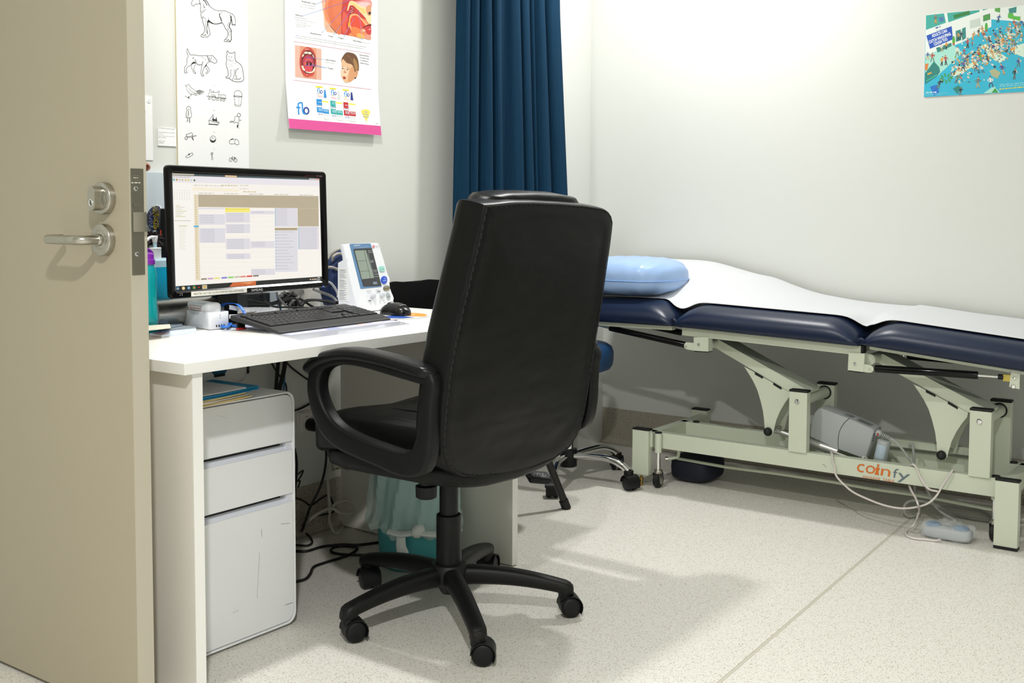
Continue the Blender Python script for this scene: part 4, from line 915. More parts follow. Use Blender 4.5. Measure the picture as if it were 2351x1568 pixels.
# crease and ridge positions across the width (fraction) with depth toward the room
prof = [(0, .0), (.012, .035), (.055, .05), (.075, .022), (.11, .055), (.15, .03), (.163, -.01), (.18, .05), (.225, .06), (.25, .015), (.275, .0), (.29, .05), (.33, .052), (.365, .01), (.41, .012), (.44, .05), (.49, .062), (.515, .02), (.528, -.005), (.55, .05), (.60, .055), (.63, .012), (.65, .045), (.67, .03), (.685, .02), (.71, .055), (.76, .05), (.785, .0), (.81, .055), (.865, .07), (.90, .06), (.915, -.03), (.955, -.035), (.965, .0), (.985, .015), (1.0, -.01)]
pc = catmull([V((u, d, 0)) for u, d in prof], 5)
xl0, xl1 = aty(1048, 0, YC).x, aty(1040, 450, YC).x; xr0, xr1 = aty(1284, 0, YC).x, aty(1301, 450, YC).x
zA, zB = aty(1160, 0, YC).z, aty(1160, 450, YC).z
def cur(i, j, J=30):
    z = ZC-.12-(ZC-.12-.60)*j/J; t = (zA-z)/(zA-zB); t2 = t if t < 1.2 else 1.2+(t-1.2)*.5
    if t < 0: t2 = t*.35
    xl = xl0+(xl1-xl0)*t2; xr = xr0+(xr1-xr0)*t2; p = pc[i]; u = p.x
    u += .006*math.sin(z*2.2+u*23)*(u > .02)*(u < .98)
    amp = .75+.3*t2*.4
    return V((xl+(xr-xl)*u, YC-p.y*amp, z))
mb = MB(); n = len(pc)
vs_ = [cur(i, j) for j in range(31) for i in range(n)]
mb.add(vs_, [(j*n+i, j*n+i+1, (j+1)*n+i+1, (j+1)*n+i) for j in range(30) for i in range(n-1)])
cu = mb.build('privacy_curtain', M_cur, None, None, 180); tag(cu, 'dark blue privacy curtain gathered in folds in the room corner', 'curtain')
md = cu.modifiers.new('th', 'SOLIDIFY'); md.thickness = .0018
mb = MB(); mb.bx(2.3, 3.95, YC-.035, YC-.005, ZC-.125, ZC-.10, .003); mb.bx(2.4, 2.42, YC-.03, YC-.01, ZC-.1, ZC); mb.bx(3.9, 3.92, YC-.03, YC-.01, ZC-.1, ZC)
tr = mb.thing('curtain_track', M_whitep, 'white ceiling track carrying the blue curtain', 'curtain rail')
# dark bag under the couch and a white power board at the right edge
bg = V((3.96, 2.02, 0)); 
mb = MB(); mb.sphere((3.95, 2.005, .052), 1, 24, 12, (.10, .085, .05), .5); ub = mb.thing('storage_bag', mat('dark_navy_bag', '#14182a', .7), 'dark navy bag on the floor under the head end of the couch', 'bag')
wb = atz(2345, 1245, .02)
MB().bx(3.80, 3.86, .70, .765, .035, .10, .004).thing('cable_box', M_whitep, 'small white box by the couch leg at the right picture edge', 'box')
# ---------------------------------------------------------------- monitor
YM = 2.40
zm = lambda x, y: (320+x/3.7326, 370+y/3.7326)
mn_n = V((0, -1, .030)).normalized()      # leans back slightly
MO = V((2.06, YM, .823))
MP = lambda x, y, d=0: onp(*zm(x, y), MO, mn_n)+mn_n*d
mon = thing('monitor', (2.06, YM+.05, DZ), 'black flat computer monitor showing an appointment calendar, facing the chair', 'monitor')
fr4 = [(226, 30), (1594, 91), (1618, 1078), (264, 1184)]; sc4 = [(283, 103), (1543, 150), (1565, 1022), (313, 1113)]
def lerp4(c, u, v):
    a = V((*c[0], 0)).lerp(V((*c[1], 0)), u); b = V((*c[3], 0)).lerp(V((*c[2], 0)), u); p = a.lerp(b, v); return p.x, p.y
# scale by projective map: use 3D rectangle instead of lerp in the picture
F3 = [MP(*p) for p in fr4]; S3 = [MP(*p) for p in sc4]
def sq(c, u, v): return c[0].lerp(c[1], u).lerp(c[3].lerp(c[2], u), v)
mb = MB()
def rr3(c, r, n=5, off=0.0):
    w = (c[1]-c[0]).length; h = (c[3]-c[0]).length; out = []
    for cx, cy, a0 in ((1-r/w, r/h, -90), (1-r/w, 1-r/h, 0), (r/w, 1-r/h, 90), (r/w, r/h, 180)):
        for k in range(n+1):
            a = math.radians(a0+90*k/n); out.append(sq(c, cx+(r+off)/w*math.cos(a), cy+(r+off)/h*math.sin(a)))
    return out
bz = MB()
o_ = rr3(F3, .012); o2 = rr3(F3, .012, 5, -.0025); i_ = rr3(S3, .0015, 5)
bz.loft([[p-mn_n*.011 for p in o_], [p for p in o_], [p+mn_n*.004 for p in o2], [p+mn_n*.004 for p in rr3(S3, .004, 5, .006)], [p-mn_n*.001 for p in i_]], cap=False)
bezel = bz.build('bezel', M_blackg, mon)
mb = MB(); c_ = sum(o_, V())/len(o_)
mb.loft([[p-mn_n*.0105 for p in o_], [p.lerp(c_, .10)-mn_n*.035 for p in o_], [p.lerp(c_, .38)-mn_n*.062 for p in o_], [p.lerp(c_, .95)-mn_n*.065 for p in o_]]); mb.build('rear_shell', M_black, mon)
scn = MB().add([p-mn_n*.0006 for p in S3], [(0, 1, 2, 3)]).build('screen', mat('screen_glass', '#050505', .2), mon)
k = Ink(lambda x, y: MP(x, y), mn_n, step=.00004, base=-.0004)
W1, W2, TAN, LAV, YEL = '#fffaf2', '#fff7ea', '#bfb197', '#e6e3e9', '#fff27c'
k.poly(sc4, W1, 0)
k.poly([(283, 103), (1543, 150), (1543, 163), (284, 122)], '#4a5a5c', 1); k.poly([(283, 103), (470, 110), (470, 122), (284, 118)], '#c9c2ae', 2); k.poly([(735, 120), (835, 124), (835, 138), (735, 134)], '#e8c79a', 2); k.poly([(1455, 147), (1543, 150), (1543, 163), (1455, 159)], '#c9c4c0', 2); k.poly([(1515, 150), (1541, 151), (1541, 162), (1515, 160)], '#e59a8c', 3)
k.poly([(284, 122), (1543, 163), (1545, 215), (285, 180)], '#f1ecf0', 1)
for x, c in ((296, '#49b3a4'), (320, '#c58f3c'), (345, '#d8d2c0'), (369, '#d0c69c'), (396, '#e2cf8a'), (420, '#f2d56a'), (443, '#d6d6d6'), (472, '#4d7a2e')):
    y = 158+(x-296)*.033; k.ell(x, y, 8, 9, c, 3, 10)
k.bars((288, 136), (440, 141), 6, '#b9b2a8', 3, 5)
k.poly([(286, 186), (455, 192), (470, 1090), (312, 1100)], '#fffdf5', 1)
k.poly([(456, 225), (850, 240), (850, 262), (456, 250)], '#fff5dc', 2)
for j in range(6): k.bars((468+j*44, 210+j*1.3), (502+j*44, 211+j*1.3), 8, '#ddd5c8', 3, j)
k.bars((705, 212), (840, 214), 9, '#d2c29c', 4, 4)
k.bars((860, 212), (935, 213), 8, '#ddd5c8', 4, 7); k.bars((860, 240), (935, 241), 8, '#e3dccf', 4, 8); k.bars((890, 266), (1000, 268), 9, '#ddc9a4', 4, 9)
for c in range(5): k.bars((510+c*215, 278+c*4), (640+c*212, 280+c*4), 8, '#d8d2c4', 4, 20+c)
# small month calendar
for r_ in range(5):
    for c in range(7): k.rect(300+c*21, 250+r_*18, 306+c*21, 257+r_*18, '#d5d0c6', 3)
for j, y in enumerate((378, 392, 408, 424, 440, 456, 470)): k.rect(312, y+2, 352+(j*37 % 60), y+7, '#d8d2c4' if j % 3 else '#d9cf9e', 3)
k.rect(338, 552, 408, 559, '#d8cfa0', 3)
for j in range(13): k.rect(340, 572+j*15, 405-(j*13 % 25), 576+j*15, '#ebe4d6', 3)
k.rect(300, 507, 440, 514, '#d9d3c8', 3)
# calendar grid; columns in slightly converging pixels
colx = lambda c, y: [503, 733, 948, 1157, 1355, 1538][c]+(y-300)*[.030, .020, .014, .013, .010, .010][c]
rowy = lambda r, x: r+(x-503)*(.013 if r < 400 else (-.016*(r-460)/500))
def cell(c0, c1, r0, r1, col, L=4):
    k.poly([(colx(c0, r0), rowy(r0, colx(c0, r0))), (colx(c1, r0)-3, rowy(r0, colx(c1, r0))), (colx(c1, r1)-3, rowy(r1, colx(c1, r1))), (colx(c0, r1), rowy(r1, colx(c0, r1)))], col, L)
k.poly([(468, 285), (500, 286), (524, 1020), (482, 1024)], '#efe2c4', 3)
for j in range(36): k.rect(474+j*.35, 292+j*20, 490+j*.4, 299+j*20, '#d8c6a2', 5)
cell(0, 5, 286, 392, TAN); cell(4, 5, 392, 562, TAN)
for r_ in range(300, 392, 14):
    for c in range(5): cell(c, c+1, r_, r_+2, '#c6b99f', 5)
for r_ in range(398, 560, 14): cell(4, 5, r_, r_+2, '#c6b99f', 5)
blocks = [(0, 400, 412), (0, 455, 545), (0, 575, 700), (1, 440, 528), (1, 540, 618), (1, 665, 757), (1, 795, 842), (2, 425, 455), (2, 690, 750), (2, 930, 985), (3, 400, 566), (3, 598, 960), (4, 565, 765)]
for c, r0, r1 in blocks:
    cell(c, c+1, r0, r1, LAV)
    r_ = r0+8
    while r_ < r1-8:
        x = colx(c, r_); yy = rowy(r_, x); wd = [150, 120, 145, 110, 95][int(r_*7+c) % 5]
        k.poly([(x+12, yy), (x+12+wd, yy-wd*.01), (x+12+wd, yy+6), (x+12, yy+6)], '#d2ced8', 6); r_ += 15 if (c, r0) != (3, 598) else 27
        if int(r_) % 3 == 0: k.rect(x+5, yy-2, x+10, yy+8, '#5fb6c4', 6)
cell(1, 2, 397, 438, YEL); cell(1, 2, 406, 412, '#e9d95c', 5); cell(3, 4, 574, 596, '#b4a684', 5)
for c in range(3):
    for r_ in range(430, 990, 44): cell(c, c+1, r_, r_+1.5, '#f3ead8', 3)
k.poly([(466, 552), (510, 552), (510, 566), (466, 566)], '#58b9e4', 6)
for x, c in ((530, '#948a78'), (585, '#d7a3c8'), (642, '#f1ea7c'), (704, '#7b7bd8'), (760, '#8cd860'), (815, '#cfc4ae'), (865, '#e89080'), (920, '#e2403c'), (975, '#857a6a')):
    y = 1018-(x-530)*.062; k.poly([(x, y), (x+48, y-3), (x+48, y-16), (x, y-13)], c, 6)
# task bar
k.poly([(312, 1072), (1565, 988), (1566, 1022), (313, 1113)], '#1b1e1d', 5)
k.poly([(800, 1041), (1000, 1027), (1000, 1062), (770, 1078)], '#d66a33', 6); k.poly([(860, 1042), (985, 1034), (940, 1050)], '#f4b070', 7)
for x, c, c2 in ((330, '#2f7fb4', '#e9a73a'), (378, '#e8cf8a', '#f4e8c0'), (424, '#2d8fd0', '#f0d060'), (470, '#3fa24c', '#e04a3a')):
    y = 1092-(x-330)*.066; k.ell(x, y, 14, 15, c, 7, 14); k.ell(x, y, 7, 7, c2, 8, 10)
k.bars((504, 1086), (526, 1084), 9, '#c03028', 7, 1); k.poly([(538, 1063), (580, 1060), (581, 1093), (540, 1096)], '#d8c7a0', 7); k.ell(560, 1077, 9, 9, '#e2a83c', 8, 10)
for j, x in enumerate((1462, 1480, 1495, 1508)): k.rect(x, 1008-j, x+9, 1019-j, '#f0d8c0', 7)
k.bars((1526, 1003), (1550, 1001), 6, '#f4f4f0', 7, 2); k.bars((1522, 1018), (1554, 1016), 6, '#f4f4f0', 7, 4)
k.build('screen_picture', scn, PRINT_EMIT)
k = Ink(lambda x, y: MP(x, y), mn_n, base=.0046, step=.0002)
k.poly([(434, 1118), (911, 1089), (912, 1124), (434, 1161)], '#e2e0d6', 1)
k.text('PRESS CTRL + ALT + DEL TO LOCK COMPUTER WHEN UNATTENDED', (457, 1146), (885, 1114), '#3c3c3c', 2, 15)
k.build('warning_sticker', bezel, None, 'white printed reminder sticker')
k = Ink(lambda x, y: MP(x, y), mn_n, base=.0046, step=.0002); k.text('SAMSUNG', (951, 1116), (1047, 1109), '#d9d9d9', 2, 21)
k.bars((1506, 131), (1555, 134), 8, '#6a4a48', 2, 3); k.line([(1402, 136), (1420, 124), (1500, 128)], 2, '#7a2f2c', 2)
for x in (335, 352): k.rect(x, 1135-(x-335)*.1, x+8, 1139, '#9a9a9a', 2); k.rect(x, 1148-(x-335)*.1, x+8, 1151, '#9a9a9a', 2)
for x in (1410, 1440, 1472, 1500): k.rect(x, 1081-(x-1410)*.05, x+12, 1084-(x-1410)*.05, '#555555', 2)
k.build('maker_lettering', bezel)
k = Ink(lambda x, y: MP(x, y), mn_n, base=.0047); k.rect(1560, 1068, 1575, 1076, '#5a7cff', 2); pl_ = bpy.data.materials.new('led_blue'); k.build('power_light', bezel, PRINT_EMIT)
bpy.data.materials.remove(pl_)
nk = MB(); bt = sq(F3, .47, .93)-mn_n*.06
nk.loft([[V((bt.x+u, bt.y+.045+w, z)) for u, w in ((-.034, -.012), (.034, -.012), (.034, .014), (-.034, .014))] for z in (DZ+.012, bt.z+.05)]); nk.build('stand_neck', M_blackg, mon)
mb = MB(); mb.lathe([(.001, .0005), (.118, .0005), (.122, .004), (.118, .011), (.04, .018), (.001, .02)], (bt.x, bt.y+.075, DZ), (0, 0, 1), 40, ell=.60); mb.build('stand_base', M_blackg, mon)
# ---------------------------------------------------------------- desk blotter
mt_ = [atz(*p, DZ+.0012) for p in ((690, 780), (941, 743), (800, 715), (500, 742))]
mb = MB(); mb.prism([V((p.x, p.y, DZ+.0003)) for p in mt_], (0, 0, .0012))
dm = mb.build('desk_mat', mat('clear_mat', '#dfe2ee', .15, coat=.4, var=.03, vscale=12), None); tag(dm, 'glossy pale desk mat with a faded blue print under the keyboard', 'desk mat')
k = Ink(lambda x, y: atz(x, y, DZ+.0016), (0, 0, 1), base=.0001, step=.0001)
rr = random.Random(11)
k.poly([(668, 770), (920, 738), (800, 722), (540, 748)], '#c9cbe2', 1)
for i in range(26):
    t = rr.random(); x = 690+t*210; y = 768-t*29-rr.random()*14; w = 10+rr.random()*26
    k.poly([(x, y), (x+w, y-w*.13), (x+w*.8-8, y-w*.13-3), (x-8, y-2)], rr.choice(['#b3b7d8', '#d9c9c4', '#a9c4d8', '#e6e4ee', '#c3b0b8', '#9fa8cf']), 2+i % 3)
k.build('faded_print', dm)
# ---------------------------------------------------------------- keyboard
kO = V((1.955, 2.172, DZ+.0018)); ku = V((math.cos(math.radians(3.0)), math.sin(math.radians(3.0)), 0)); kv = V((-ku.y, ku.x, 0))
KW, KD = .442, .178; zf, zb_ = .008, .036
kb = thing('keyboard', kO+ku*KW/2, 'black full-size computer keyboard in front of the monitor', 'keyboard')
kz = lambda v: zf+.004+(zb_-zf-.004)*min(1, v/KD) if v > .035 else zf+.004
kp = lambda u, v, z: kO+ku*u+kv*v+V((0, 0, z))
mb = MB(); st = [(0, .001, .004), (.004, .0005, .007), (.036, .004, .0155), (.05, .007, .0165), (KD-.01, .024, .0375), (KD-.002, .026, .0385), (KD, .028, .034)]
rings = []
for u, ins in ((0, .0), (.0015, 0), (KW-.0015, 0), (KW, .0)):
    e = 0 if u in (.0015, KW-.0015) else .0012
    rings.append([kp(u, v+(e if i == 0 else 0), zt_-e) for i, (v, zb0, zt_) in enumerate(st)]+[kp(u, v, zb0+e*.5) for v, zb0, zt_ in reversed(st)])
mb.loft(rings); kbody = mb.build('keyboard_body', mat('keyboard_plastic', '#2a2b2c', .45, bump=.05, bscale=900), kb, ang=25)
tilt = math.atan2(.0375-.0165, KD-.06); Kr = Matrix((ku, kv, V((0, 0, 1)))).transposed() @ Matrix.Rotation(tilt, 3, 'X')
ktop = lambda v: .0165+(v-.05)*math.tan(tilt)
M_key = mat('key_plastic', '#222224', .38, bump=.05, bscale=900)
KM = {}
def keymesh(w, d):
    key = (round(w, 4), round(d, 4))
    if key not in KM:
        b = MB(); lo = [(-w/2, -d/2), (w/2, -d/2), (w/2, d/2), (-w/2, d/2)]; k2 = .0014
        hi = [(x-math.copysign(k2, x), y-math.copysign(k2, y)) for x, y in lo]
        b.loft([[V((x, y, -.002)) for x, y in lo], [V((x, y, .0022)) for x, y in lo], [V((x, y, .0036)) for x, y in hi]])
        me = bpy.data.meshes.new('key'); me.from_pydata(b.v, [], b.f); me.materials.append(M_key); KM[key] = me
    return KM[key]
def key(u, v, w, d=.0158):
    o = bpy.data.objects.new('key', keymesh(w, d)); COL.objects.link(o); o.parent = kb
    p = kp(u, v, ktop(v)+.001)
    o.matrix_local = Matrix.Translation(p-ORG[kb.name]) @ Kr.to_4x4(); return p
U = .01865; u0 = .012; gaps = .0022
legend = Ink(lambda x, y: kp(x, y, ktop(y)+.0048), (Kr @ V((0, 0, 1))), base=.0001, yup=True)
rowsv = [.0505, .0695, .0885, .1075, .1265, .1480]
lay = [[1.25, 1.25, 1.25, 6.25, 1.25, 1.25, 1.25, 1.25], [2.25]+[1]*10+[2.75], [1.75]+[1]*11+[2.25], [1.5]+[1]*12+[1.5], [1]*13+[2], None]
names = ['', ' ZXCVBNM,./ ', ' ASDFGHJKL;\' ', ' QWERTYUIOP[] ', '`1234567890-= ', '']
for r_, L_ in enumerate(lay):
    v = rowsv[r_]
    if L_ is None:
        us = [0]+[2+i+(.5 if i >= 4 else 0)+(.5 if i >= 8 else 0) for i in range(12)]
        for x in us: key(u0+(x+.5)*U, v, U-gaps, .0125)
    else:
        x = 0
        for i, w in enumerate(L_):
            c = u0+(x+w/2)*U; key(c, v, w*U-gaps)
            if r_ and i < len(names[r_]) and names[r_][i] != ' ': legend.text(names[r_][i], (c-.005, v+.001), (c-.0022, v+.001), '#c9cbd2', 1, .0034)
            x += w
    for j in range(3):
        x = 15.35+j
        if (r_ == 0) or (r_ == 1 and j == 1) or r_ in (3, 4) or r_ == 5: key(u0+(x+.5)*U, v, U-gaps, .0125 if r_ == 5 else .0158)
    for j in range(4):
        x = 18.65+j
        if r_ == 5: continue
        if r_ == 0 and j == 0: key(u0+(x+1)*U, v, 2*U-gaps)
        elif r_ == 0 and j == 1: continue
        elif j == 3 and r_ in (0, 2):
            key(u0+(x+.5)*U, v+.0095, U-gaps, .035)
        elif j == 3 and r_ in (1, 3): continue
        else: key(u0+(x+.5)*U, v, U-gaps)
legend.text('lenovo', (.385, .152), (.425, .152), '#d8d8d8', 1, .006)
legend.build('key_legends', kbody)
mb = MB()
for uu in (.018, KW-.05):
    q_ = kp(uu, KD-.02, .0); mb = MB(); mb.box(q_+V((0, 0, .0125)), (.026, .006, .025), .0015, R=Rz(3)); f_ = mb.build('folding_foot', M_black, kb)
    MB().box(q_+V((0, -.001, .003)), (.027, .010, .0058), .001, R=Rz(3)).build('red_foot_pad', mat('red_rubber', '#b5282c', .6), f_)
# ---------------------------------------------------------------- mouse and mouse mat
mmc = V((2.495, 2.262, DZ))
mm = thing('mouse_mat', mmc, 'small oval orange, blue and white mouse mat under the mouse', 'mouse mat')
mb = MB(); mb.lathe([(.001, .0004), (1, .0004), (1, .0028), (.001, .003)], mmc, (0, 0, 1), 56)
for p in mb.v: q_ = p-mmc; p.x, p.y = (mmc+ku*q_.x*.105+kv*q_.y*.090).xy
mm_b = mb.build('mat_base', mat('mat_white', '#dcdcda', .6), mm)
k = Ink(lambda x, y: mmc+ku*x*.105+kv*y*.090+V((0, 0, .0029)), (0, 0, 1), base=.0001, step=.00015)
k.poly([(.94*math.cos(math.radians(a)), .94*math.sin(math.radians(a))) for a in range(-75, 21, 6)]+[(.45, .1), (.1, -.35), (.15, -.7)], '#ee9a2c', 1)
k.poly([(.94*math.cos(math.radians(a)), .94*math.sin(math.radians(a))) for a in range(150, 211, 6)]+[(-.5, -.2)], '#ee9a2c', 1)
k.poly([(-.55, -.75), (-.1, -.85), (-.05, -.4), (.2, 0), (-.3, .2), (-.75, -.2)], '#2a56b0', 2)
k.bars((.38, -.3), (.66, -.2), -.07, '#f2e2c0', 3, 2); k.build('mat_print', mm_b)
msc = V((2.515, 2.285, DZ+.003)); ms = thing('computer_mouse', msc, 'black computer mouse on the oval orange and blue mat', 'mouse')
ma = V((math.cos(math.radians(82)), math.sin(math.radians(82)), 0)); mc_ = V((-ma.y, ma.x, 0))
def mouse(u, v):
    a = 2*math.pi*u; t = v; y = -.058+.116*t; hh = .036*(math.sin(math.pi*min(1, max(0, (t*.92+.06))))**.55); w = .0315*(1-abs(2*t-1)**3.2)**.5*(1-.12*math.exp(-((t-.55)/.2)**2))
    ca, sa = math.cos(a), math.sin(a); x = w*math.copysign(abs(ca)**.75, ca); z = hh*(max(0, sa)**.8) if sa > 0 else -.002*abs(sa)
    return msc+ma*y+mc_*x+V((0, 0, max(.0002, z+.001)))
mb = MB(); mb.grid(mouse, 40, 28); mb.build('mouse_body', mat('mouse_plastic', '#141414', .22), ms, ang=80)
mb = MB(); mb.tube([msc+ma*(.01)+V((0, 0, .0385)), msc+ma*.03+V((0, 0, .034)), msc+ma*.05+V((0, 0, .022))], .0007, 6, smooth=4); mb.build('button_gap', M_rubber, ms)
MB().cyl(msc+ma*.028-mc_*.003+V((0, 0, .027)), msc+ma*.028+mc_*.003+V((0, 0, .027)), .008, 20).build('scroll_wheel', M_rubber, ms)
k = Ink(lambda x, y: msc+ma*(-.036+y)-mc_*(.0+x)+V((0, 0, .0305+y*.42-abs(x)*.1)), V((0, 0, 1))-ma*.5, base=.001, yup=True); k.text('lenovo', (-.012, 0), (.012, 0), '#d5d5d5', 1, .0045); k.build('maker_lettering', ms)
# ---------------------------------------------------------------- blood pressure monitor
zb2 = lambda x, y: (730+x/6.532, 530+y/6.532)
bn_ = V((.16, -1, .245)).normalized(); BO = atz(*zb2(860, 1190), DZ+.004)
Bq = lambda x, y, d=0: onp(*zb2(x, y), BO, bn_)+bn_*d
bpm = thing('blood_pressure_monitor', (2.66, 2.56, DZ), 'white digital blood pressure monitor with a blue-framed display', 'medical monitor')
M_bp = mat('bp_white', '#e8ebf0', .35)
fo = [(372, 205), (380, 200), (470, 190), (780, 178), (890, 177), (905, 185), (915, 205), (990, 450), (1018, 560), (1050, 660), (1072, 705), (1078, 745), (1072, 790), (1082, 860), (1105, 930), (1130, 985), (1138, 1020), (1130, 1050), (1140, 1085), (1130, 1120), (1000, 1155), (905, 1195), (610, 1215)]
mb = MB(); f3 = [Bq(*p) for p in fo]; fcen = sum(f3, V())/len(f3)
bk_ = V((.06, 1, 0)).normalized()
mb.loft([[p.lerp(fcen, .012)+bn_*.0 for p in f3], [p-bn_*.003 for p in f3], [p-bn_*.012 for p in f3], [V(((p.x-fcen.x)*.97+fcen.x+.004, p.y+.014+.05*(1-(p.z-DZ)/.21), max(DZ+.002, p.z-.004))) for p in f3], [V(((p.x-fcen.x)*.9+fcen.x+.008, p.y+.018+.06*(1-(p.z-DZ)/.21), max(DZ+.002, (p.z-fcen.z)*.93+fcen.z))) for p in f3]])
body = mb.build('monitor_body', M_bp, bpm, ang=35)
mb = MB(); mb.prism([Bq(*p, .001) for p in ((472, 205), (485, 195), (770, 188), (790, 198), (955, 838), (638, 870))], -bn_*.003); pn = mb.build('blue_panel', mat('slate_blue_panel', '#5c84ad', .35), bpm)
mb = MB(); mb.prism([Bq(*p, .0016) for p in ((525, 285), (540, 272), (790, 258), (806, 268), (945, 815), (930, 826), (690, 838), (672, 826))], -bn_*.002); dp = mb.build('display_window', mat('display_dark', '#34373a', .15), bpm)
mb = MB(); mb.prism([Bq(*p, .002) for p in ((543, 298), (712, 292), (830, 708), (652, 727))], -bn_*.001); lcd = mb.build('lcd', mat('lcd_grey', '#8d9a8f', .3), dp)
k = Ink(lambda x, y: Bq(x, y, .002), bn_, step=.00012, base=.0003)
k.line([(682, 294), (782, 716)], 5, '#5d6862', 1); k.line([(586, 455), (722, 448)], 4, '#6b766f', 1); k.line([(622, 606), (764, 600)], 4, '#6b766f', 1)
k.line([(740, 345), (832, 706)], 3, '#c9cdd0', 2); k.line([(778, 597), (880, 590)], 4, '#c9cdd0', 2)
for t_, a_, b_ in (('READY TO', (738, 312), (806, 306)), ('MEASURE', (744, 334), (812, 330)), ('PULSE', (776, 460), (820, 456)), ('LEVEL', (780, 480), (826, 476)), ('BATTERY', (822, 626), (876, 622)), ('CHARGING', (832, 660), (898, 656)), ('EXTERNAL', (840, 696), (906, 692))): k.text(t_, a_, b_, '#c5c9cc', 2, 14)
k.poly([(812, 768), (872, 764), (882, 800), (820, 803)], '#8fa0b4', 2); k.poly([(818, 773), (868, 769), (875, 786), (823, 789)], '#232629', 3); k.text('HIDE', (826, 787), (866, 784), '#e6e9ec', 4, 11)
k.text('OMRON', (524, 238), (622, 232), '#dfe6ee', 2, 26); k.text('Blood Pressure Monitor  HBP-1300', (532, 262), (742, 250), '#c3d0de', 2, 11)
k.ell(826, 236, 17, 18, '#d84450', 2, 14); k.line([(816, 226), (830, 250)], 4, '#ffffff', 3); k.text('intelli', (852, 230), (900, 228), '#b9b9bd', 2, 14); k.text('SENSE', (860, 248), (905, 245), '#4a4a4e', 2, 11)
k.line([(716, 905), (722, 896), (782, 892), (788, 910), (782, 916), (722, 920)], 2, '#9aa0a8', 2, 0, True); k.text('P-SET', (728, 912), (776, 909), '#6a7078', 3, 10); k.line([(856, 890), (862, 882), (922, 878), (928, 896), (922, 902), (862, 906)], 2, '#9aa0a8', 2, 0, True); k.text('MODE', (868, 898), (914, 895), '#6a7078', 3, 10)
k.poly([(878, 909), (928, 906), (928, 916), (878, 919)], '#4a4e54', 2); k.poly([(745, 1045), (786, 1042), (788, 1054), (746, 1056)], '#3a3e44', 2)
for x, y in ((730, 975), (742, 935), (786, 930), (850, 1015), (856, 1040), (866, 936), (985, 945), (965, 1045)): k.rect(x, y, x+16, y+5, '#a6abb2', 2)
k.poly([(1036, 1112), (1052, 1104), (1072, 1106), (1060, 1122)], '#d8404a', 2)
k.build('panel_print', pn)
for x, y in ((805, 985), (945, 972)):
    c = Bq(x, y, 0); mb = MB(); mb.lathe([(.0085, 0), (.0085, .002), (.0075, .003), (.0068, .011), (.006, .012), (.001, .012)], c, bn_, 28); kn = mb.build('dial_knob', mat('dial_grey', '#c3c8cf', .4), bpm)
    s_ = V((.3, 0, -.95)); MB().box(c+bn_*.0122+s_*.004, (.0012, .001, .004), R=Ry(-15)).build('dial_mark', M_rubber, kn)
def btn(poly, m, nm, h=.003): mb = MB(); mb.prism([Bq(*p, h) for p in poly], -bn_*(h+.001)); return mb.build(nm, m, bpm)
b1 = btn([(908, 540), (925, 530), (970, 532), (985, 545), (995, 590), (985, 605), (940, 610), (920, 600)], mat('mint_button', '#9fd8cc', .4), 'on_off_button'); k = Ink(lambda x, y: Bq(x, y, .003), bn_, base=.0003); k.text('ON/OFF', (924, 588), (980, 582), '#3d8f7e', 1, 14); k.build('button_print', b1)
b2 = btn([(985+44*math.cos(a/24*6.283), 738+58*math.sin(a/24*6.283)) for a in range(24)], mat('start_blue', '#1a4fc4', .35), 'start_button'); k = Ink(lambda x, y: Bq(x, y, .003), bn_, base=.0003); k.text('START', (964, 764), (1018, 752), '#e8eefc', 1, 18); k.line([(990, 704), (1000, 716), (988, 728), (978, 716)], 3, '#cfd8f4', 1, 0, True); k.build('button_print', b2)
b3 = btn([(975, 862), (985, 835), (1030, 822), (1060, 830), (1072, 868), (1060, 885), (1010, 895), (985, 888)], mat('memory_button', '#6a6a58', .5), 'deflation_button'); k = Ink(lambda x, y: Bq(x, y, .003), bn_, base=.0003); k.line([(990, 852), (1030, 840), (1055, 846)], 5, '#d8d8cc', 1); k.line([(988, 878), (1030, 880), (1066, 868)], 5, '#c8a94a', 1); k.build('button_print', b3)
b4 = btn([(1015, 945), (1040, 925), (1068, 950), (1078, 1000), (1068, 1028), (1045, 1030), (1028, 1000)], mat('stop_button', '#aab0b4', .4), 'stop_button'); k = Ink(lambda x, y: Bq(x, y, .003), bn_, base=.0003); k.text('STOP', (1032, 1004), (1072, 992), '#4a4e52', 1, 18); k.build('button_print', b4)
# side pocket with its paper label
sx_ = Bq(372, 205).x
pk = [zb2(*p) for p in ((300, 480), (425, 415), (440, 560), (520, 900), (610, 1215), (470, 1190), (310, 1150))]
sp0, spn = V(Bq(480, 700))+V((-.004, .0, 0)), V((-1, -.35, .05)).normalized()
mb = MB(); P3 = [onp(*p, sp0, spn) for p in pk]; mb.prism(P3, -spn*.02); sp_o = mb.build('side_pocket', M_bp, bpm, ang=30)
k = Ink(lambda x, y: onp(*zb2(x, y), sp0, spn), spn, base=.0006)
k.poly([(300, 552), (455, 560), (490, 1070), (302, 1042)], '#edeeee', 1)
yy = 580
for j in range(28):
    if j in (9, 18): yy += 14; 
    wd = [100, 80, 110, 95, 70][j % 5]; x = 320+(j*5 % 3); k.poly([(x, yy), (x+wd, yy+3), (x+wd, yy+9), (x, yy+6)], '#8b8d90' if j not in (0, 9, 18) else '#4a4c50', 2); yy += 15.5
k.build('instruction_label', sp_o)
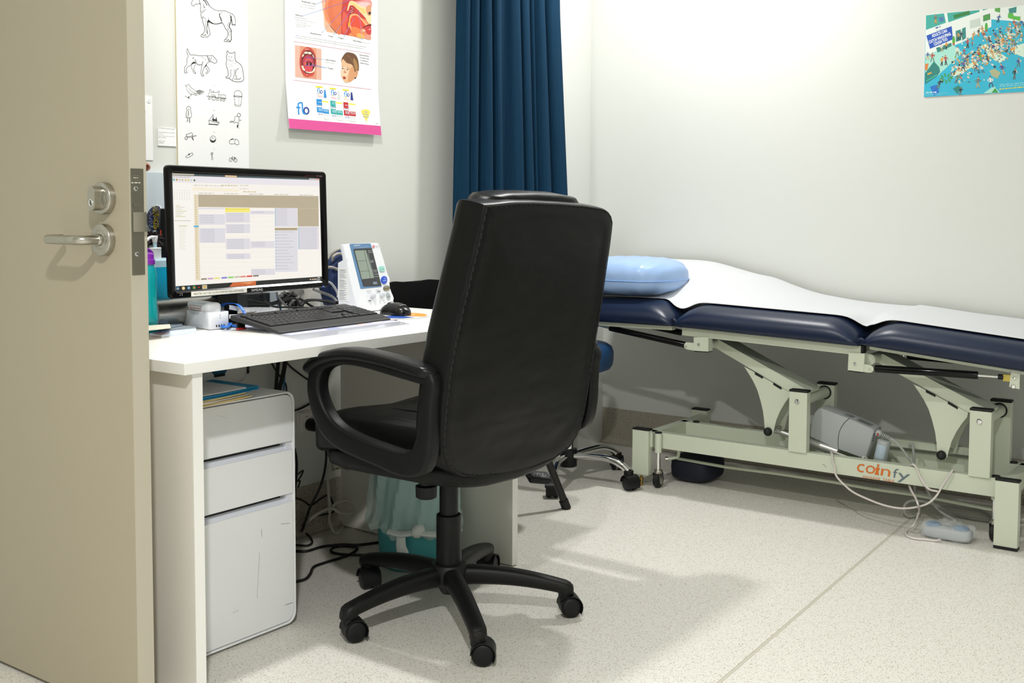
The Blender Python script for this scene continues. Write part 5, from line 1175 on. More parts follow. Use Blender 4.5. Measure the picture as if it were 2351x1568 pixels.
# rolled navy cuff and tubes behind
cfc = aty(*zb2(235, 760), 2.62)
cf = thing('pressure_cuff', (cfc.x, 2.61, DZ), 'rolled navy blood pressure cuff leaning behind the white monitor', 'cuff')
M_cuff = mat('cuff_navy', '#1b2f5a', .75, bump=.2, bscale=300)
cq = lambda x, y, Y=2.60: aty(*zb2(x, y), Y)
mb = MB(); P3 = [cq(*p) for p in ((120, 900), (150, 530), (215, 410), (300, 330), (330, 290), (400, 270), (440, 330), (460, 900), (440, 1130), (180, 1120))]
P3 = [V((p.x, p.y, max(p.z, DZ+.002))) for p in P3]; cc_ = sum(P3, V())/len(P3)
mb.loft([[p.lerp(cc_, .15)+V((0, -.022, 0)) for p in P3], [p+V((0, -.012, 0)) for p in P3], [p+V((0, .028, 0)) for p in P3], [p.lerp(cc_, .15)+V((0, .04, 0)) for p in P3]]); cfb = mb.build('cuff_wrap', M_cuff, cf, ang=50)
mb = MB(); e_ = [cq(150, 760, 2.57), cq(200, 790, 2.57), cq(260, 870, 2.57), cq(295, 940, 2.57), cq(300, 1000, 2.57)]; mb.tube(e_, .0055, 8, smooth=5, sx=.5); mb.build('white_edging', mat('cuff_white', '#d5d8dd', .7), cfb)
def tb(pts, lab): return MB().tube(pts, .0045, 10, smooth=6).thing('air_tube', mat('tube_grey', '#a5a198', .4), lab, 'tube', None)
tb([cq(420, 262, 2.57), cq(340, 265, 2.57), cq(260, 300, 2.57), cq(180, 370, 2.58), cq(150, 420, 2.58)], 'upper grey air tube arching behind the blood pressure monitor')
tb([cq(430, 380, 2.56), cq(370, 350, 2.56), cq(290, 345, 2.56), cq(230, 385, 2.56), cq(215, 440, 2.57)], 'middle grey air tube curling over the navy cuff')
tb([cq(150, 545, 2.56), cq(220, 550, 2.56), cq(300, 580, 2.565)], 'lower grey air tube crossing the navy cuff')
# ---------------------------------------------------------------- items left of and under the monitor
zt_ = lambda x, y: (320+x/5.2275, 660+y/5.2275)
# charging dock and its device
dn = V((-.35, -1, 0)).normalized(); dO = atz(*zt_(830, 505), DZ+.002)
a_, b_, c_2, d_2 = atz(400, 742, DZ), atz(440, 757, DZ), atz(508, 754, DZ), atz(470, 741, DZ)
dl = V((2.0, 2.42, DZ))
fl0, fl1, fl2 = atz(*zt_(590, 508), DZ), atz(*zt_(830, 516), DZ), atz(*zt_(985, 490), DZ)
du = (fl2-fl1).normalized()
# long axis of the dock runs away from the viewer to the left
P0 = atz(*zt_(835, 516), DZ); ax_ = (atz(*zt_(440, 455), DZ)-P0); LL = min(ax_.length, .15); ax_.normalize(); sx2 = V((ax_.y, -ax_.x, 0)); sx2 = sx2 if sx2.x > 0 else -sx2
WW = .062
dk_ = thing('charging_dock', P0+ax_*.06, 'small white charging cradle on the desk left of the keyboard', 'charger')
M_dock = mat('dock_white', '#e3e6ed', .3)
def dq(u, w, z): return P0+ax_*u+sx2*w+V((0, 0, z))
H = .047
mb = MB()
def dring(z, ins, dip=False):
    out = []
    for u, w in ((0, 0), (0, WW), (LL, WW), (LL, 0)):
        pass
    n = 10; r = .008; pts = []
    for cu, cw, a0 in ((LL-r, WW-r, 0), (r, WW-r, 90), (r, r, 180), (LL-r, r, 270)):
        for q in range(6):
            a = math.radians(a0+18*q); pts.append((cu+(r-ins)*math.cos(a), cw+(r-ins)*math.sin(a)))
    return [dq(u, w, z) for u, w in pts]
mb.loft([dring(.001, .003), dring(.004, 0), dring(H-.001, 0), dring(H, .001), dring(H, .003), dring(H-.012, .003)])
dkb = mb.build('cradle_body', M_dock, dk_, ang=50)
# front lip notch on the long face
mb = MB(); mb.prism([dq(LL*.30, -.0006, H), dq(LL*.36, -.0006, H-.008), dq(LL*.60, -.0006, H-.008), dq(LL*.68, -.0006, H)], sx2*-.0002); mb.build('finger_notch', mat('dock_notch', '#c3c8d0', .4), dkb)
for i in range(4): MB().box(dq(-.0003, WW*.36+i*.0075, .010), (.003, .0012, .006), R=Rz(math.degrees(math.atan2(sx2.y, sx2.x)))).build('status_light', M_rubber, dkb)
k = Ink(lambda x, y: dq(-.0002, x, y), -ax_, base=.0004, yup=True); k.text('E', (WW*.52, .036), (WW*.56, .036), '#55585c', 1, .004); k.ell(WW*.54, .031, .0012, .0012, '#55585c', 1, 8); k.build('dock_marks', dkb)
dvc = thing('handset', dq(LL*.5, WW*.5, H*.6), 'white rounded device seated in the charging cradle with a red security sticker', 'device')
def drr(z, ins):
    pts = []; r = .014
    for cu, cw, a0 in ((LL-.012-r, WW-.009-r, 0), (.018+r, WW-.009-r, 90), (.018+r, .006+r, 180), (LL-.012-r, .006+r, 270)):
        for q in range(6):
            a = math.radians(a0+18*q); pts.append((cu+(r-ins)*math.cos(a), cw+(r-ins)*math.sin(a)))
    return [dq(u, w, z) for u, w in pts]
mb = MB(); mb.loft([drr(.012, .002), drr(.058, 0), drr(.064, .0015), drr(.068, .005), drr(.070, .011)]); dvb = mb.build('device_shell', mat('device_white', '#eceef2', .25), dvc, ang=70)
k = Ink(lambda x, y: dq(x, .0058, y), -sx2, base=.0004)
sa, sb = LL*.72, LL*.33
k.quad((sa, .048), (sb, .048), (sb, .060), (sa, .060), '#eeeff2', 1); k.line([(sa, .048), (sb, .048), (sb, .060), (sa, .060)], .0009, '#a8403c', 2, 0, True)
k.poly([(sa-.003, .051), (sa-.009, .051), (sa-.006, .057)], '#a8403c', 2)
k.build('sticker', dvb)
k = Ink(lambda x, y: dq(sa-x, .0058, y), -sx2, base=.0006, yup=True); k.text('Security Function Enabled.', (.011, .052), (sa-sb-.002, .052), '#a8403c', 2, .0042); k.build('sticker_text', dvb)
# steel cylinder lying down
c0 = atz(*zt_(215, 385), DZ); cr = .0385
cA = aty(*zt_(205, 252), 2.56); cA = V((cA.x-.012, 2.56, DZ+cr+.001)); cB = cA+V((.19, -.035, 0))
mg = thing('steel_tumbler', (cA+cB)/2-V((0, 0, cr)), 'brushed steel tumbler lying on its side under the monitor corner', 'tumbler')
MB().lathe([(.036, .001), (cr, 0), (cr, .19), (cr-.003, .19)], cA, (cB-cA), 40, cap=False).build('tumbler_wall', mat('tumbler_steel', '#b5b4b0', .3, 1, rvar=.06, vscale=90), mg)
MB().lathe([(.001, .004), (.034, .004), (.0375, .001), (.0375, .006), (.001, .006)], cA, (cB-cA), 40).build('tumbler_base', mat('tumbler_base', '#6d7683', .45, .7), mg)
# pump bottle of hand sanitiser
hs = aty(366, 640, 2.60); HB = V((hs.x, 2.60, DZ))
ht = thing('sanitiser_bottle', HB, 'square pump bottle half full of blue hand sanitiser behind the monitor', 'bottle')
zs = lambda y: aty(360, y, 2.60).z
zc_, zn, zl = zs(600), zs(593), zs(612)
def sqr(z, hw, r=.012): 
    pts = []
    for cx, cy, a0 in ((hw-r, hw*.8-r, 0), (-hw+r, hw*.8-r, 90), (-hw+r, -hw*.8+r, 180), (hw-r, -hw*.8+r, 270)):
        for q in range(6):
            a = math.radians(a0+18*q); pts.append(V((HB.x+cx+r*math.cos(a), HB.y+cy+r*math.sin(a), z)))
    return pts
bw = .042
mb = MB(); mb.loft([sqr(DZ+.002, bw), sqr(zl, bw), sqr(zc_+.003, bw), sqr(zc_+.008, bw*.8), sqr(zc_+.009, bw*.5)]); mb.build('bottle_body', mat('sanitiser_shell', '#c4e2ee', .25, alpha=.75), ht)
mb = MB(); mb.loft([sqr(DZ+.004, bw+.0003), sqr(zl, bw+.0003)]); mb.build('blue_gel', mat('blue_gel', '#1a9ec4', .2, var=.05, vscale=20), ht)
zt0, zt1 = zc_+.009, zs(568)
MB().lathe([(.0165, 0), (.0165, zt1-zt0-.003), (.0172, zt1-zt0-.002), (.0155, zt1-zt0)], (HB.x-.013, HB.y, zt0), (0, 0, 1), 28).build('screw_collar', M_whitep, ht)
MB().cyl((HB.x-.013, HB.y, zt1), (HB.x-.013, HB.y, zs(556)), .0055, 16).build('pump_stem', mat('pump_stem', '#a9c9d4', .3), ht)
mb = MB(); zp = zs(545); mb.cyl((HB.x-.013, HB.y, zs(557)), (HB.x-.013, HB.y, zs(541)), .0062, 18, r2=.0085, bev=.002); mb.tube([(HB.x-.013, HB.y, zp), (HB.x-.03, HB.y-.008, zp+.001), (HB.x-.041, HB.y-.012, zp-.002), (HB.x-.046, HB.y-.014, zp-.007)], [.0052, .0034], 10, smooth=5); mb.build('pump_head', M_whitep, ht)
# teal drink bottle with purple lid
tb0 = atz(340, 766, DZ); tb0.x -= .004
tbx = thing('drink_bottle', (tb0.x, tb0.y, DZ), 'tall teal plastic drink bottle with a purple lid beside the door edge', 'bottle')
tz = lambda y: aty(340, y, tb0.y).z
mb = MB(); z0 = tz(605)
M_teal = mat('teal_clear', '#12b4bc', .12, alpha=.72, spec=.6); 
hB = z0-DZ; mb.lathe([(.001, .001), (.026, .001), (.0285, .006), (.0285, hB*.25), (.0262, hB*.45), (.0262, hB*.72), (.0275, hB*.8), (.026, hB*.9), (.021, hB*.97), (.0205, hB)], (tb0.x, tb0.y, DZ), (0, 0, 1), 36); mb.build('bottle_wall', M_teal, tbx, ang=60)
MB().lathe([(.001, .004), (.0245, .004), (.026, .01), (.0245, hB*.45), (.0245, hB*.66), (.001, hB*.66)], (tb0.x, tb0.y, DZ), (0, 0, 1), 28).build('water', mat('teal_water', '#10a0a8', .1), tbx)
M_pur = mat('purple_plastic', '#8a2fb4', .35)
mb = MB(); mb.lathe([(.0225, 0), (.0232, .002), (.0232, .012), (.021, .014), (.0205, .026), (.016, .03), (.001, .031)], (tb0.x, tb0.y, z0-.002), (0, 0, 1), 32); mb.tube([(tb0.x+.018, tb0.y, z0+.014), (tb0.x+.02, tb0.y, z0+.026), (tb0.x+.006, tb0.y, z0+.036), (tb0.x-.01, tb0.y, z0+.034)], .004, 8, smooth=4); mb.build('purple_lid', M_pur, tbx)
# note pads and card piles
def desk_sheet(name, cpx, th, m, label, cat, z=DZ, grp=None):
    P3 = [atz(*zt_(*p), z+th) for p in cpx]; mb = MB(); mb.prism([V((p.x, p.y, z+.0004)) for p in P3], (0, 0, th-.0004)); return tag(mb.build(name, m, None, None, 30), label, cat, grp)
np_ = desk_sheet('notepad', [(120, 548), (265, 572), (682, 512), (678, 470), (520, 455)], .006, mat('pale_blue_pad', '#dbe8f4', .55), 'pale blue notepad lying at the front left of the desk', 'notepad')
k = Ink(lambda x, y: atz(*zt_(x, y), DZ+.0062), (0, 0, 1), base=.0001); k.line([(228, 538), (240, 522), (262, 524), (266, 536), (244, 538)], 6, '#7aa6cf', 1); k.line([(300, 530), (312, 512), (345, 512), (350, 526), (318, 532)], 7, '#7aa6cf', 1, 0, True); k.line([(380, 512), (520, 488)], 3, '#a9c4e2', 1); k.build('pad_print', np_)
for i, (dx, m, lab) in enumerate(((0, mat('card_blue', '#a9c8e6', .6), 'blue card at the bottom of the small pile by the teal bottle'), (4, mat('card_white', '#e8e8e6', .6), 'white card second from the bottom of the small pile'), (-3, mat('card_pale', '#b7d3ea', .6), 'pale blue card in the middle of the small pile'), (2, mat('card_red', '#b5655c', .6), 'dull red card near the top of the small pile'), (-4, mat('card_red2', '#a8574f', .6), 'dark red card second from the top of the small pile'), (6, mat('card_cream', '#d8d4c2', .6), 'cream card on top of the small pile by the teal bottle'))):
    desk_sheet('card', [(100+dx, 510), (372+dx, 480), (362+dx, 440), (85+dx, 455)], .0024, m, lab, 'card', DZ+.0068+i*.0034, 'pile of small cards by the teal bottle')
desk_sheet('booklet', [(380, 470), (440, 460), (520, 440), (430, 400), (370, 410)], .003, mat('booklet_blue', '#c3d6e8', .6), 'pale folded booklet tucked behind the notepad', 'booklet', DZ+.0068)
# papers under the tape
for pts, lab, m, z in (([(900, 440), (1100, 420), (1250, 330), (1000, 300)], 'printed leaflet lying under the measuring tape', mat('leaflet_grey', '#d8d2d0', .6, var=.2, vscale=40), DZ+.0005), ([(940, 330), (1380, 300), (1440, 262), (1000, 255)], 'red and white leaflet under the monitor edge', mat('leaflet_red', '#c8b4ae', .6, var=.35, vscale=25), DZ+.0025)):
    desk_sheet('leaflet', pts, .0016, m, lab, 'leaflet', z)
# lanyard: flat blue ribbon standing in an arch
M_lan = mat('lanyard_blue', '#1f6fd0', .6, bump=.1, bscale=600)
ly = thing('lanyard', atz(*zt_(1100, 460), DZ), 'bright blue lanyard arching over the desk beside the keyboard', 'lanyard')
lp = [aty(*zt_(x, y), Y) for x, y, Y in ((955, 245, 2.50), (1020, 200, 2.46), (1100, 190, 2.42), (1170, 200, 2.40), (1220, 240, 2.375), (1260, 300, 2.36), (1285, 345, 2.355), (1300, 385, 2.35))]
lp = catmull(lp, 6); fr = frames(lp); mb = MB(); W_ = .0105; sidev = V((.55, -.75, .1)).normalized()
rings = []
for p, (t, _, _) in zip(lp, fr):
    s_ = (V((.62, .35, -.1))-t*V((.62, .35, -.1)).dot(t)).normalized(); n_ = t.cross(s_); rings.append([p+s_*W_+n_*.0007, p-s_*W_+n_*.0007, p-s_*W_-n_*.0007, p+s_*W_-n_*.0007])
mb.loft(rings); lr = mb.build('ribbon', M_lan, ly, ang=30)
def rib(x, y):
    i = max(0, min(len(lp)-2, x)); i0 = int(i); p = lp[i0].lerp(lp[i0+1], i-i0); t = fr[i0][0]; s_ = (V((.62, .35, -.1))-t*V((.62, .35, -.1)).dot(t)).normalized(); return p+s_*(W_*y)
tn = fr[30][0].cross(V((.62, .35, -.1))).normalized(); tn = tn if tn.dot(FWD) < 0 else -tn
k = Ink(rib, tn, base=.0012, yup=True)
k.text('ETTA', (25.5, -.5), (41, -.5), '#eef2f8', 1, 1.0); k.ell(23.3, .1, .7, .25, '#eef2f8', 1, 10); k.bars((5, -.05), (14, -.05), .55, '#e4ecf6', 1, 6); k.build('ribbon_lettering', lr)
pc_ = [atz(*zt_(*p), DZ+.004) for p in ((985, 425), (1040, 440), (1100, 455), (1150, 465), (1205, 470))]
MB().tube(pc_, .0055, 8, smooth=4, sx=.5).build('ribbon_end', M_lan, ly); MB().tube([atz(*zt_(*p), DZ+.009) for p in ((990, 470), (1050, 440), (1095, 430), (1060, 470), (1000, 478))], .005, 8, smooth=4, sx=.5).build('ribbon_fold', M_lan, ly)
# curled white measuring tape
zq = lambda x, y: (560+x/9.796, 640+y/9.796)
M_tape = mat('tape_white', '#eceef0', .5)
tp = thing('measuring_tape', atz(*zq(500, 790), DZ), 'white paper measuring tape curled behind the keyboard', 'tape')
def ribbon(pts, w, zdir=V((0, 0, 1))):
    pts = catmull(pts, 8); mb = MB(); mb.loft([[p+zdir*w/2, p-zdir*w/2, p-zdir*w/2+V((.0004, .0004, 0)), p+zdir*w/2+V((.0004, .0004, 0))] for p in pts]); return mb, pts
t1 = [aty(*zq(x, y), Y) for x, y, Y in ((-330, 640, 2.41), (0, 690, 2.41), (250, 688, 2.415), (450, 690, 2.42), (640, 695, 2.415), (720, 725, 2.405), (775, 770, 2.39))]
mb, tp1 = ribbon(t1, .012); t_o = mb.build('tape_strip', M_tape, tp, ang=60)
k = Ink(lambda x, y: tp1[int(x)].lerp(tp1[min(len(tp1)-1, int(x)+1)], x-int(x))+V((0, 0, y)), (0, -1, .2), base=.0006)
for j in range(2, 40): k.rect(j, .001, j+.12, .005 if j % 5 else .0, '#777a7c', 1)
for j in range(4, 38, 4): k.text(str(j), (j+.2, -.003), (j+.7, -.003), '#55585c', 1, .0035)
k.build('tape_marks', t_o)
t2 = [aty(*zq(x, y), Y) for x, y, Y in ((-330, 850, 2.385), (100, 835, 2.38), (300, 790, 2.38), (470, 765, 2.38), (620, 770, 2.38), (720, 765, 2.38), (775, 780, 2.388))]
mb, _ = ribbon(t2, .011); mb.build('tape_strip', M_tape, tp, ang=60)
# tangle of leads below the monitor
def lead(pts, r, m, nm, lab, grp='tangled leads under the monitor'): return MB().tube([aty(*zq(x, y), Y) for x, y, Y in pts], r, 7, smooth=6).thing(nm, m, lab, 'cable', grp)
lead(((360, 345, 2.46), (420, 420, 2.46), (500, 510, 2.47), (600, 590, 2.48), (700, 630, 2.48), (900, 640, 2.47), (1200, 640, 2.46), (1500, 660, 2.46), (1620, 690, 2.46)), .0028, M_cab_b, 'signal_lead', 'black monitor lead hanging from the screen and trailing right')
MB().cyl(aty(*zq(375, 345), 2.46), aty(*zq(455, 465), 2.46), .0075, 14, r2=.006, bev=.001).thing('cable_plug', M_cab_b, 'black video plug hanging below the monitor', 'plug')
lead(((90, 480, 2.56), (200, 500, 2.56), (350, 540, 2.55), (600, 545, 2.54), (800, 490, 2.53), (950, 420, 2.53), (1060, 330, 2.54), (1110, 290, 2.56)), .0032, M_cab_b, 'black_lead', 'black lead rising to the right through the tangle')
lead(((100, 610, 2.56), (300, 600, 2.54), (600, 580, 2.52), (850, 520, 2.51), (1000, 450, 2.51), (1120, 440, 2.51), (1200, 480, 2.51), (1240, 590, 2.52), (1290, 600, 2.52)), .0032, M_cab_b, 'black_lead', 'black lead arching across the middle of the tangle')
lead(((1250, 600, 2.52), (1290, 540, 2.52), (1400, 480, 2.51), (1600, 470, 2.50), (1850, 490, 2.50), (2050, 530, 2.51), (2090, 590, 2.52)), .003, mat('dark_grey_lead', '#4c4c4c', .45), 'grey_lead', 'dark grey lead looping right towards the blood pressure monitor')
lead(((1310, 640, 2.53), (1350, 560, 2.53), (1450, 500, 2.53), (1640, 490, 2.52), (1900, 540, 2.52), (2080, 590, 2.53)), .0026, M_cab_b, 'black_lead', 'thin black lead below the dark grey loop')
lead(((735, 300, 2.50), (760, 380, 2.50), (830, 480, 2.50), (920, 580, 2.49), (1050, 680, 2.48), (1180, 740, 2.46)), .0034, M_cab_g, 'grey_lead', 'light grey lead running down through the tangle to the keyboard')
lead(((730, 300, 2.55), (760, 430, 2.55), (790, 530, 2.55), (815, 640, 2.55), (830, 715, 2.55)), .003, M_cab_bl, 'blue_lead', 'blue network lead in the tangle under the monitor')
lead(((1560, 235, 2.52), (1700, 290, 2.52), (1900, 360, 2.52), (2020, 430, 2.52), (2110, 530, 2.51)), .0042, M_cab_g, 'grey_lead', 'thick pale grey lead sloping down to a black plug')
MB().cyl(aty(*zq(2085, 550), 2.505), aty(*zq(2275, 580), 2.50), .0075, 14, bev=.002).thing('cable_plug', M_cab_b, 'black plug lying against the blood pressure monitor', 'plug')
lead(((1330, 250, 2.58), (1335, 350, 2.58), (1300, 450, 2.57), (1340, 500, 2.56), (1420, 560, 2.55)), .003, M_cab_g, 'grey_lead', 'grey lead dropping at the back of the tangle')
lead(((900, 300, 2.57), (1000, 360, 2.57), (1100, 380, 2.56), (1200, 430, 2.55), (1330, 490, 2.55), (1480, 590, 2.54), (1640, 680, 2.53)), .0036, M_cab_b, 'black_lead', 'thick black lead falling right behind the tangle')
rr = random.Random(21)
for i in range(9):
    x = 840+rr.random()*330; Y = 2.53+rr.random()*.06
    pts = [(x, 300+rr.random()*60, Y)]
    for j in range(4): pts.append((x+rr.uniform(-130, 130), 360+j*85+rr.uniform(-30, 30), Y+rr.uniform(-.015, .015)))
    lead(pts, .0024+rr.random()*.0014, M_cab_b if i % 3 else M_cab_g, 'coiled_lead', 'knotted black lead in the heart of the tangle under the monitor' if i % 3 else 'knotted grey lead in the heart of the tangle under the monitor', 'black knots in the lead tangle' if i % 3 else 'grey knots in the lead tangle')
c = aty(*zq(1100, 580), 2.55)
for i, r_ in enumerate((.018, .0155)):
    MB().tube([c+V((r_*math.cos(a/10*6.283)*.9, .004*i+.002*math.sin(a), r_*math.sin(a/10*6.283)*1.6)) for a in range(10)], .003, 8, smooth=4, closed=True).thing('lead_coil', M_cab_b, ('outer' if i == 0 else 'inner')+' black oval coil of lead standing in the tangle', 'cable')
c = aty(*zq(882, 345), 2.535); tgo = MB().box(c, (.019, .001, .0115), R=Ry(6)).thing('cable_tag', mat('tag_white', '#d6d6d4', .5), 'white barcode tag tied to a lead under the monitor', 'tag')
k = Ink(lambda x, y: c+Ry(6) @ V((x, -.0006, y)), (0, -1, 0), base=.0002)
for j in range(12): k.rect(-.007+j*.0012, .0, -.0066+j*.0012+.0004*(j % 2), .004, '#333333', 1)
k.bars((-.006, -.004), (.006, -.004), -.0018, '#444444', 1, 4); k.build('tag_print', tgo)
# power supply box and white boxes behind
def bbox(nm, x0, x1, y0, y1, Y, dep, m, lab, cat):
    a, b = aty(*zq(x0, y0), Y), aty(*zq(x1, y1), Y); return MB().bx(a.x, b.x, Y, Y+dep, max(DZ+.001, b.z), a.z, .002).thing(nm, m, lab, cat)
bbox('power_adapter', 90, 590, 350, 640, 2.60, .05, mat('adapter_black', '#1e2326', .4), 'black adapter box standing on the desk behind the monitor stand', 'adapter')
bbox('modem_box', 590, 780, 300, 640, 2.625, .04, mat('modem_grey', '#a9b2ba', .4), 'grey modem behind the lead tangle', 'modem')
bbox('small_carton', 1200, 1480, 240, 600, 2.63, .04, mat('carton_print', '#8a8884', .6, var=.5, vscale=30), 'small printed carton against the wall behind the tangle', 'box')
bbox('white_block', 1480, 1680, 225, 620, 2.60, .05, mat('block_white', '#d5d3cc', .5), 'white plastic block standing right of the lead tangle', 'box')
mb = MB(); p_ = aty(*zq(1700, 640), 2.53); mb.tube([V((p_.x+.05*math.cos(a/9*6.283), 2.55+.035*math.sin(a/9*6.283), DZ+.006)) for a in range(9)], .004, 8, smooth=4, closed=True); mb.thing('lead_coil', M_cab_b, 'flat black coil of lead lying behind the keyboard', 'cable')
# black upright box with a red stripe, sequin pouch, dark feather duster, blue organiser
YB_ = 2.64
bq = lambda x, y, Y=YB_: aty(325+x/4.61, 440+y/4.61, Y)
a, b = bq(188, 178), bq(330, 1100); bx_ = MB().bx(a.x, b.x, YB_, YB_+.035, DZ+.001, a.z, .004).thing('black_case', M_black, 'tall black case with a short red stripe behind the sanitiser', 'case')
r0, r1 = bq(196, 408), bq(207, 468); MB().bx(r0.x, r1.x, YB_-.001, YB_, r1.z, r0.z).build('red_stripe', mat('stripe_red', '#d8482c', .5), bx_)
c = bq(185, 165); sp = MB(); sp.sphere((c.x+.006, YB_+.015, c.z-.004), .011, 16, 10, (1.2, .7, .8)); sp.build('rounded_top', M_whitep, bx_, 'small white rounded top')
pcn = bq(130, 280); sq_ = MB(); 
P3 = [bq(x, y, 2.62) for x, y in ((185, 150), (150, 148), (100, 175), (75, 230), (68, 300), (80, 370), (105, 405), (150, 410), (185, 425))]
pc2 = sum(P3, V())/len(P3)
sq_.loft([[p.lerp(pc2, .5)+V((0, -.013, 0)) for p in P3], [p.lerp(pc2, .12)+V((0, -.009, 0)) for p in P3], [p for p in P3], [p.lerp(pc2, .2)+V((0, .012, 0)) for p in P3]])
pouch = sq_.thing('sequin_pouch', mat('dark_pouch', '#191a2e', .6), 'dark sequinned pouch propped beside the black case', 'pouch', ang=60)
rr = random.Random(4); sm_ = {c: mat('sequin_'+n_, c, .25, .6) for n_, c in (('gold', '#cdb94a'), ('blue', '#2c4c9c'), ('violet', '#5b4a8c'), ('silver', '#c4c8cc'))}; sqm = {c: MB() for c in sm_}
for i in range(280):
    u, v = rr.random(), rr.random(); x = 80+100*u; y = 160+240*v
    if (x-135)**2/66**2+(y-285)**2/130**2 > 1: continue
    p = bq(x, y, 2.6065); col = '#cdb94a' if x > 120 and rr.random() < .75 else rr.choice(['#2c4c9c', '#5b4a8c', '#c4c8cc', '#2c4c9c'])
    sqm[col].cyl(p, p+V((0, -.0012, 0)), .0014, 6)
for c_, m_ in sqm.items():
    o = m_.build('sequins', sm_[c_], pouch); o['kind'] = 'stuff'
fd = MB(); f0 = bq(110, 520, 2.62)
for i in range(120):
    a = rr.uniform(-2.2, 2.4); L_ = rr.uniform(.02, .036); d = V((math.sin(a)*.9, rr.uniform(-.4, .1), math.cos(a))); fd.tube([f0+V((rr.uniform(-.012, .012), rr.uniform(-.01, .01), rr.uniform(-.012, .012))), f0+d*L_*.7, f0+d*L_+V((0, -.003, -.006))], [.0028, .0008], 4, smooth=2)
fo_ = fd.build('feather_tuft', mat('dark_brown_feather', '#2a1c1c', .7, var=.5, vscale=60), None); tag(fo_, 'tuft of dark brown feathers below the sequinned pouch', 'feathers'); fo_['kind'] = 'stuff'
oq0, oq1 = aty(322, 393, 2.655), aty(378, 700, 2.655)
MB().bx(oq0.x-.05, oq1.x+.06, 2.655, 2.676, DZ+.001, oq0.z, .003).thing('wall_organiser', mat('pale_blue_panel', '#ccd8e0', .4), 'pale blue-grey upright panel against the wall behind the black case', 'organiser')
wq = aty(333, 388, 2.665); mb = MB(); mb.sphere((wq.x, 2.664, oq0.z+.012), .013, 16, 10, (1.25, .7, .9)); 
wg = mb.thing('copper_ornament', mat('copper_brown', '#a8644a', .35, .4, var=.3, vscale=90), 'small copper-brown ornament on top of the pale blue panel', 'ornament')
MB().tube([(wq.x+.004, 2.6545, oq0.z+.012), (wq.x+.0, 2.654, oq0.z+.018), (wq.x-.005, 2.6545, oq0.z+.012), (wq.x-.001, 2.654, oq0.z+.008)], .0016, 6, smooth=4, closed=True).build('swirl', mat('dark_swirl', '#5a2c20', .5), wg)
# ---------------------------------------------------------------- wall posters
def T(ox, oy, s): return lambda pts: [(ox+x/s, oy+y/s) for x, y in pts]
def t1(ox, oy, s): return lambda x, y: (ox+x/s, oy+y/s)
hA, dA, dB = T(400, 0, 12.06), T(410, 100, 11.2), T(410, 230, 10.456)
eA, eB, eC = T(670, 0, 12.374), T(670, 95, 12.374), T(660, 190, 11.195)
wl_ = lambda x, y: aty(x, y, YL-.003)
NL = (0, -1, 0)
# picture eye chart
cz0 = aty(490, 400, YL-.003).z-.15; ca, cb = aty(406.5, 200, YL-.003).x, aty(570, 200, YL-.003).x
chart = thing('eye_chart', ((ca+cb)/2, YL, cz0), 'tall white picture eye chart of animals and toys above the monitor', 'poster')
MB().bx(ca, cb, YL-.0028, YL-.0004, cz0, 1.98).build('chart_board', M_paper, chart)
MB().bx(ca-.002, ca, YL-.0032, YL-.0004, cz0, 1.98).build('board_edge', mat('board_edge', '#c9bd98', .6), chart)
k = Ink(wl_, NL, base=.00005); B_ = '#1b1a18'
def st(tf, pts, w, sm=4, cl=False): k.line(tf(pts), w, B_, 2, sm, cl)
# horse
st(hA, [(520, 0), (480, 60), (475, 110), (500, 150), (540, 165), (575, 130), (610, 105), (640, 120), (690, 95)], 1.0)
st(hA, [(690, 0), (705, 60), (725, 110)], 1.1); st(hA, [(690, 95), (715, 110), (730, 160), (725, 290), (745, 350), (740, 400), (755, 490), (775, 515), (790, 600), (815, 680), (840, 780), (835, 870), (800, 930), (765, 945), (740, 1000), (760, 1020), (840, 1030)], 1.1)
st(hA, [(800, 0), (850, 40), (910, 145)], 1.6); st(hA, [(860, 0), (920, 60), (975, 170)], 1.4)
st(hA, [(975, 170), (1050, 225), (1120, 270), (1200, 295), (1300, 292), (1400, 300), (1490, 335), (1590, 380), (1640, 420), (1680, 500), (1695, 600), (1690, 690)], .9)
st(hA, [(800, 110), (830, 200), (860, 195)], 1.0); st(hA, [(830, 200), (815, 235)], .9); st(hA, [(865, 260), (810, 310), (780, 360)], 1.0); st(hA, [(780, 280), (755, 330)], .7)
st(hA, [(795, 455), (860, 525), (875, 580), (865, 680), (875, 800), (870, 920)], .7); st(hA, [(795, 455), (775, 515)], .9)
k.poly(hA([(950, 535), (1000, 590), (1050, 628), (1120, 655), (1200, 650), (1320, 620), (1325, 640), (1250, 662), (1150, 675), (1050, 660), (980, 625), (945, 620), (935, 680), (910, 780), (930, 900), (915, 980), (905, 900), (900, 760), (915, 620), (905, 600)]), B_, 2)
st(hA, [(945, 680), (960, 780), (985, 880), (995, 960), (960, 975), (940, 1020), (860, 1020)], 1.0); st(hA, [(770, 960), (840, 985), (850, 950), (890, 995)], .9); st(hA, [(950, 480), (945, 540)], .7)
st(hA, [(1325, 330), (1290, 370)], .8); k.poly(hA([(1240, 370), (1275, 375), (1260, 440), (1300, 500), (1330, 620), (1300, 590), (1270, 500), (1245, 450)]), B_, 2)
st(hA, [(1320, 620), (1380, 700), (1410, 780), (1460, 840), (1485, 920), (1470, 1010), (1460, 1050), (1415, 1075), (1385, 1140), (1480, 1155), (1560, 1155)], 1.1)
k.poly(hA([(1520, 370), (1560, 430), (1590, 460), (1590, 540), (1570, 620), (1540, 700), (1530, 760), (1505, 750), (1520, 680), (1555, 600), (1560, 520), (1550, 440)]), B_, 2)
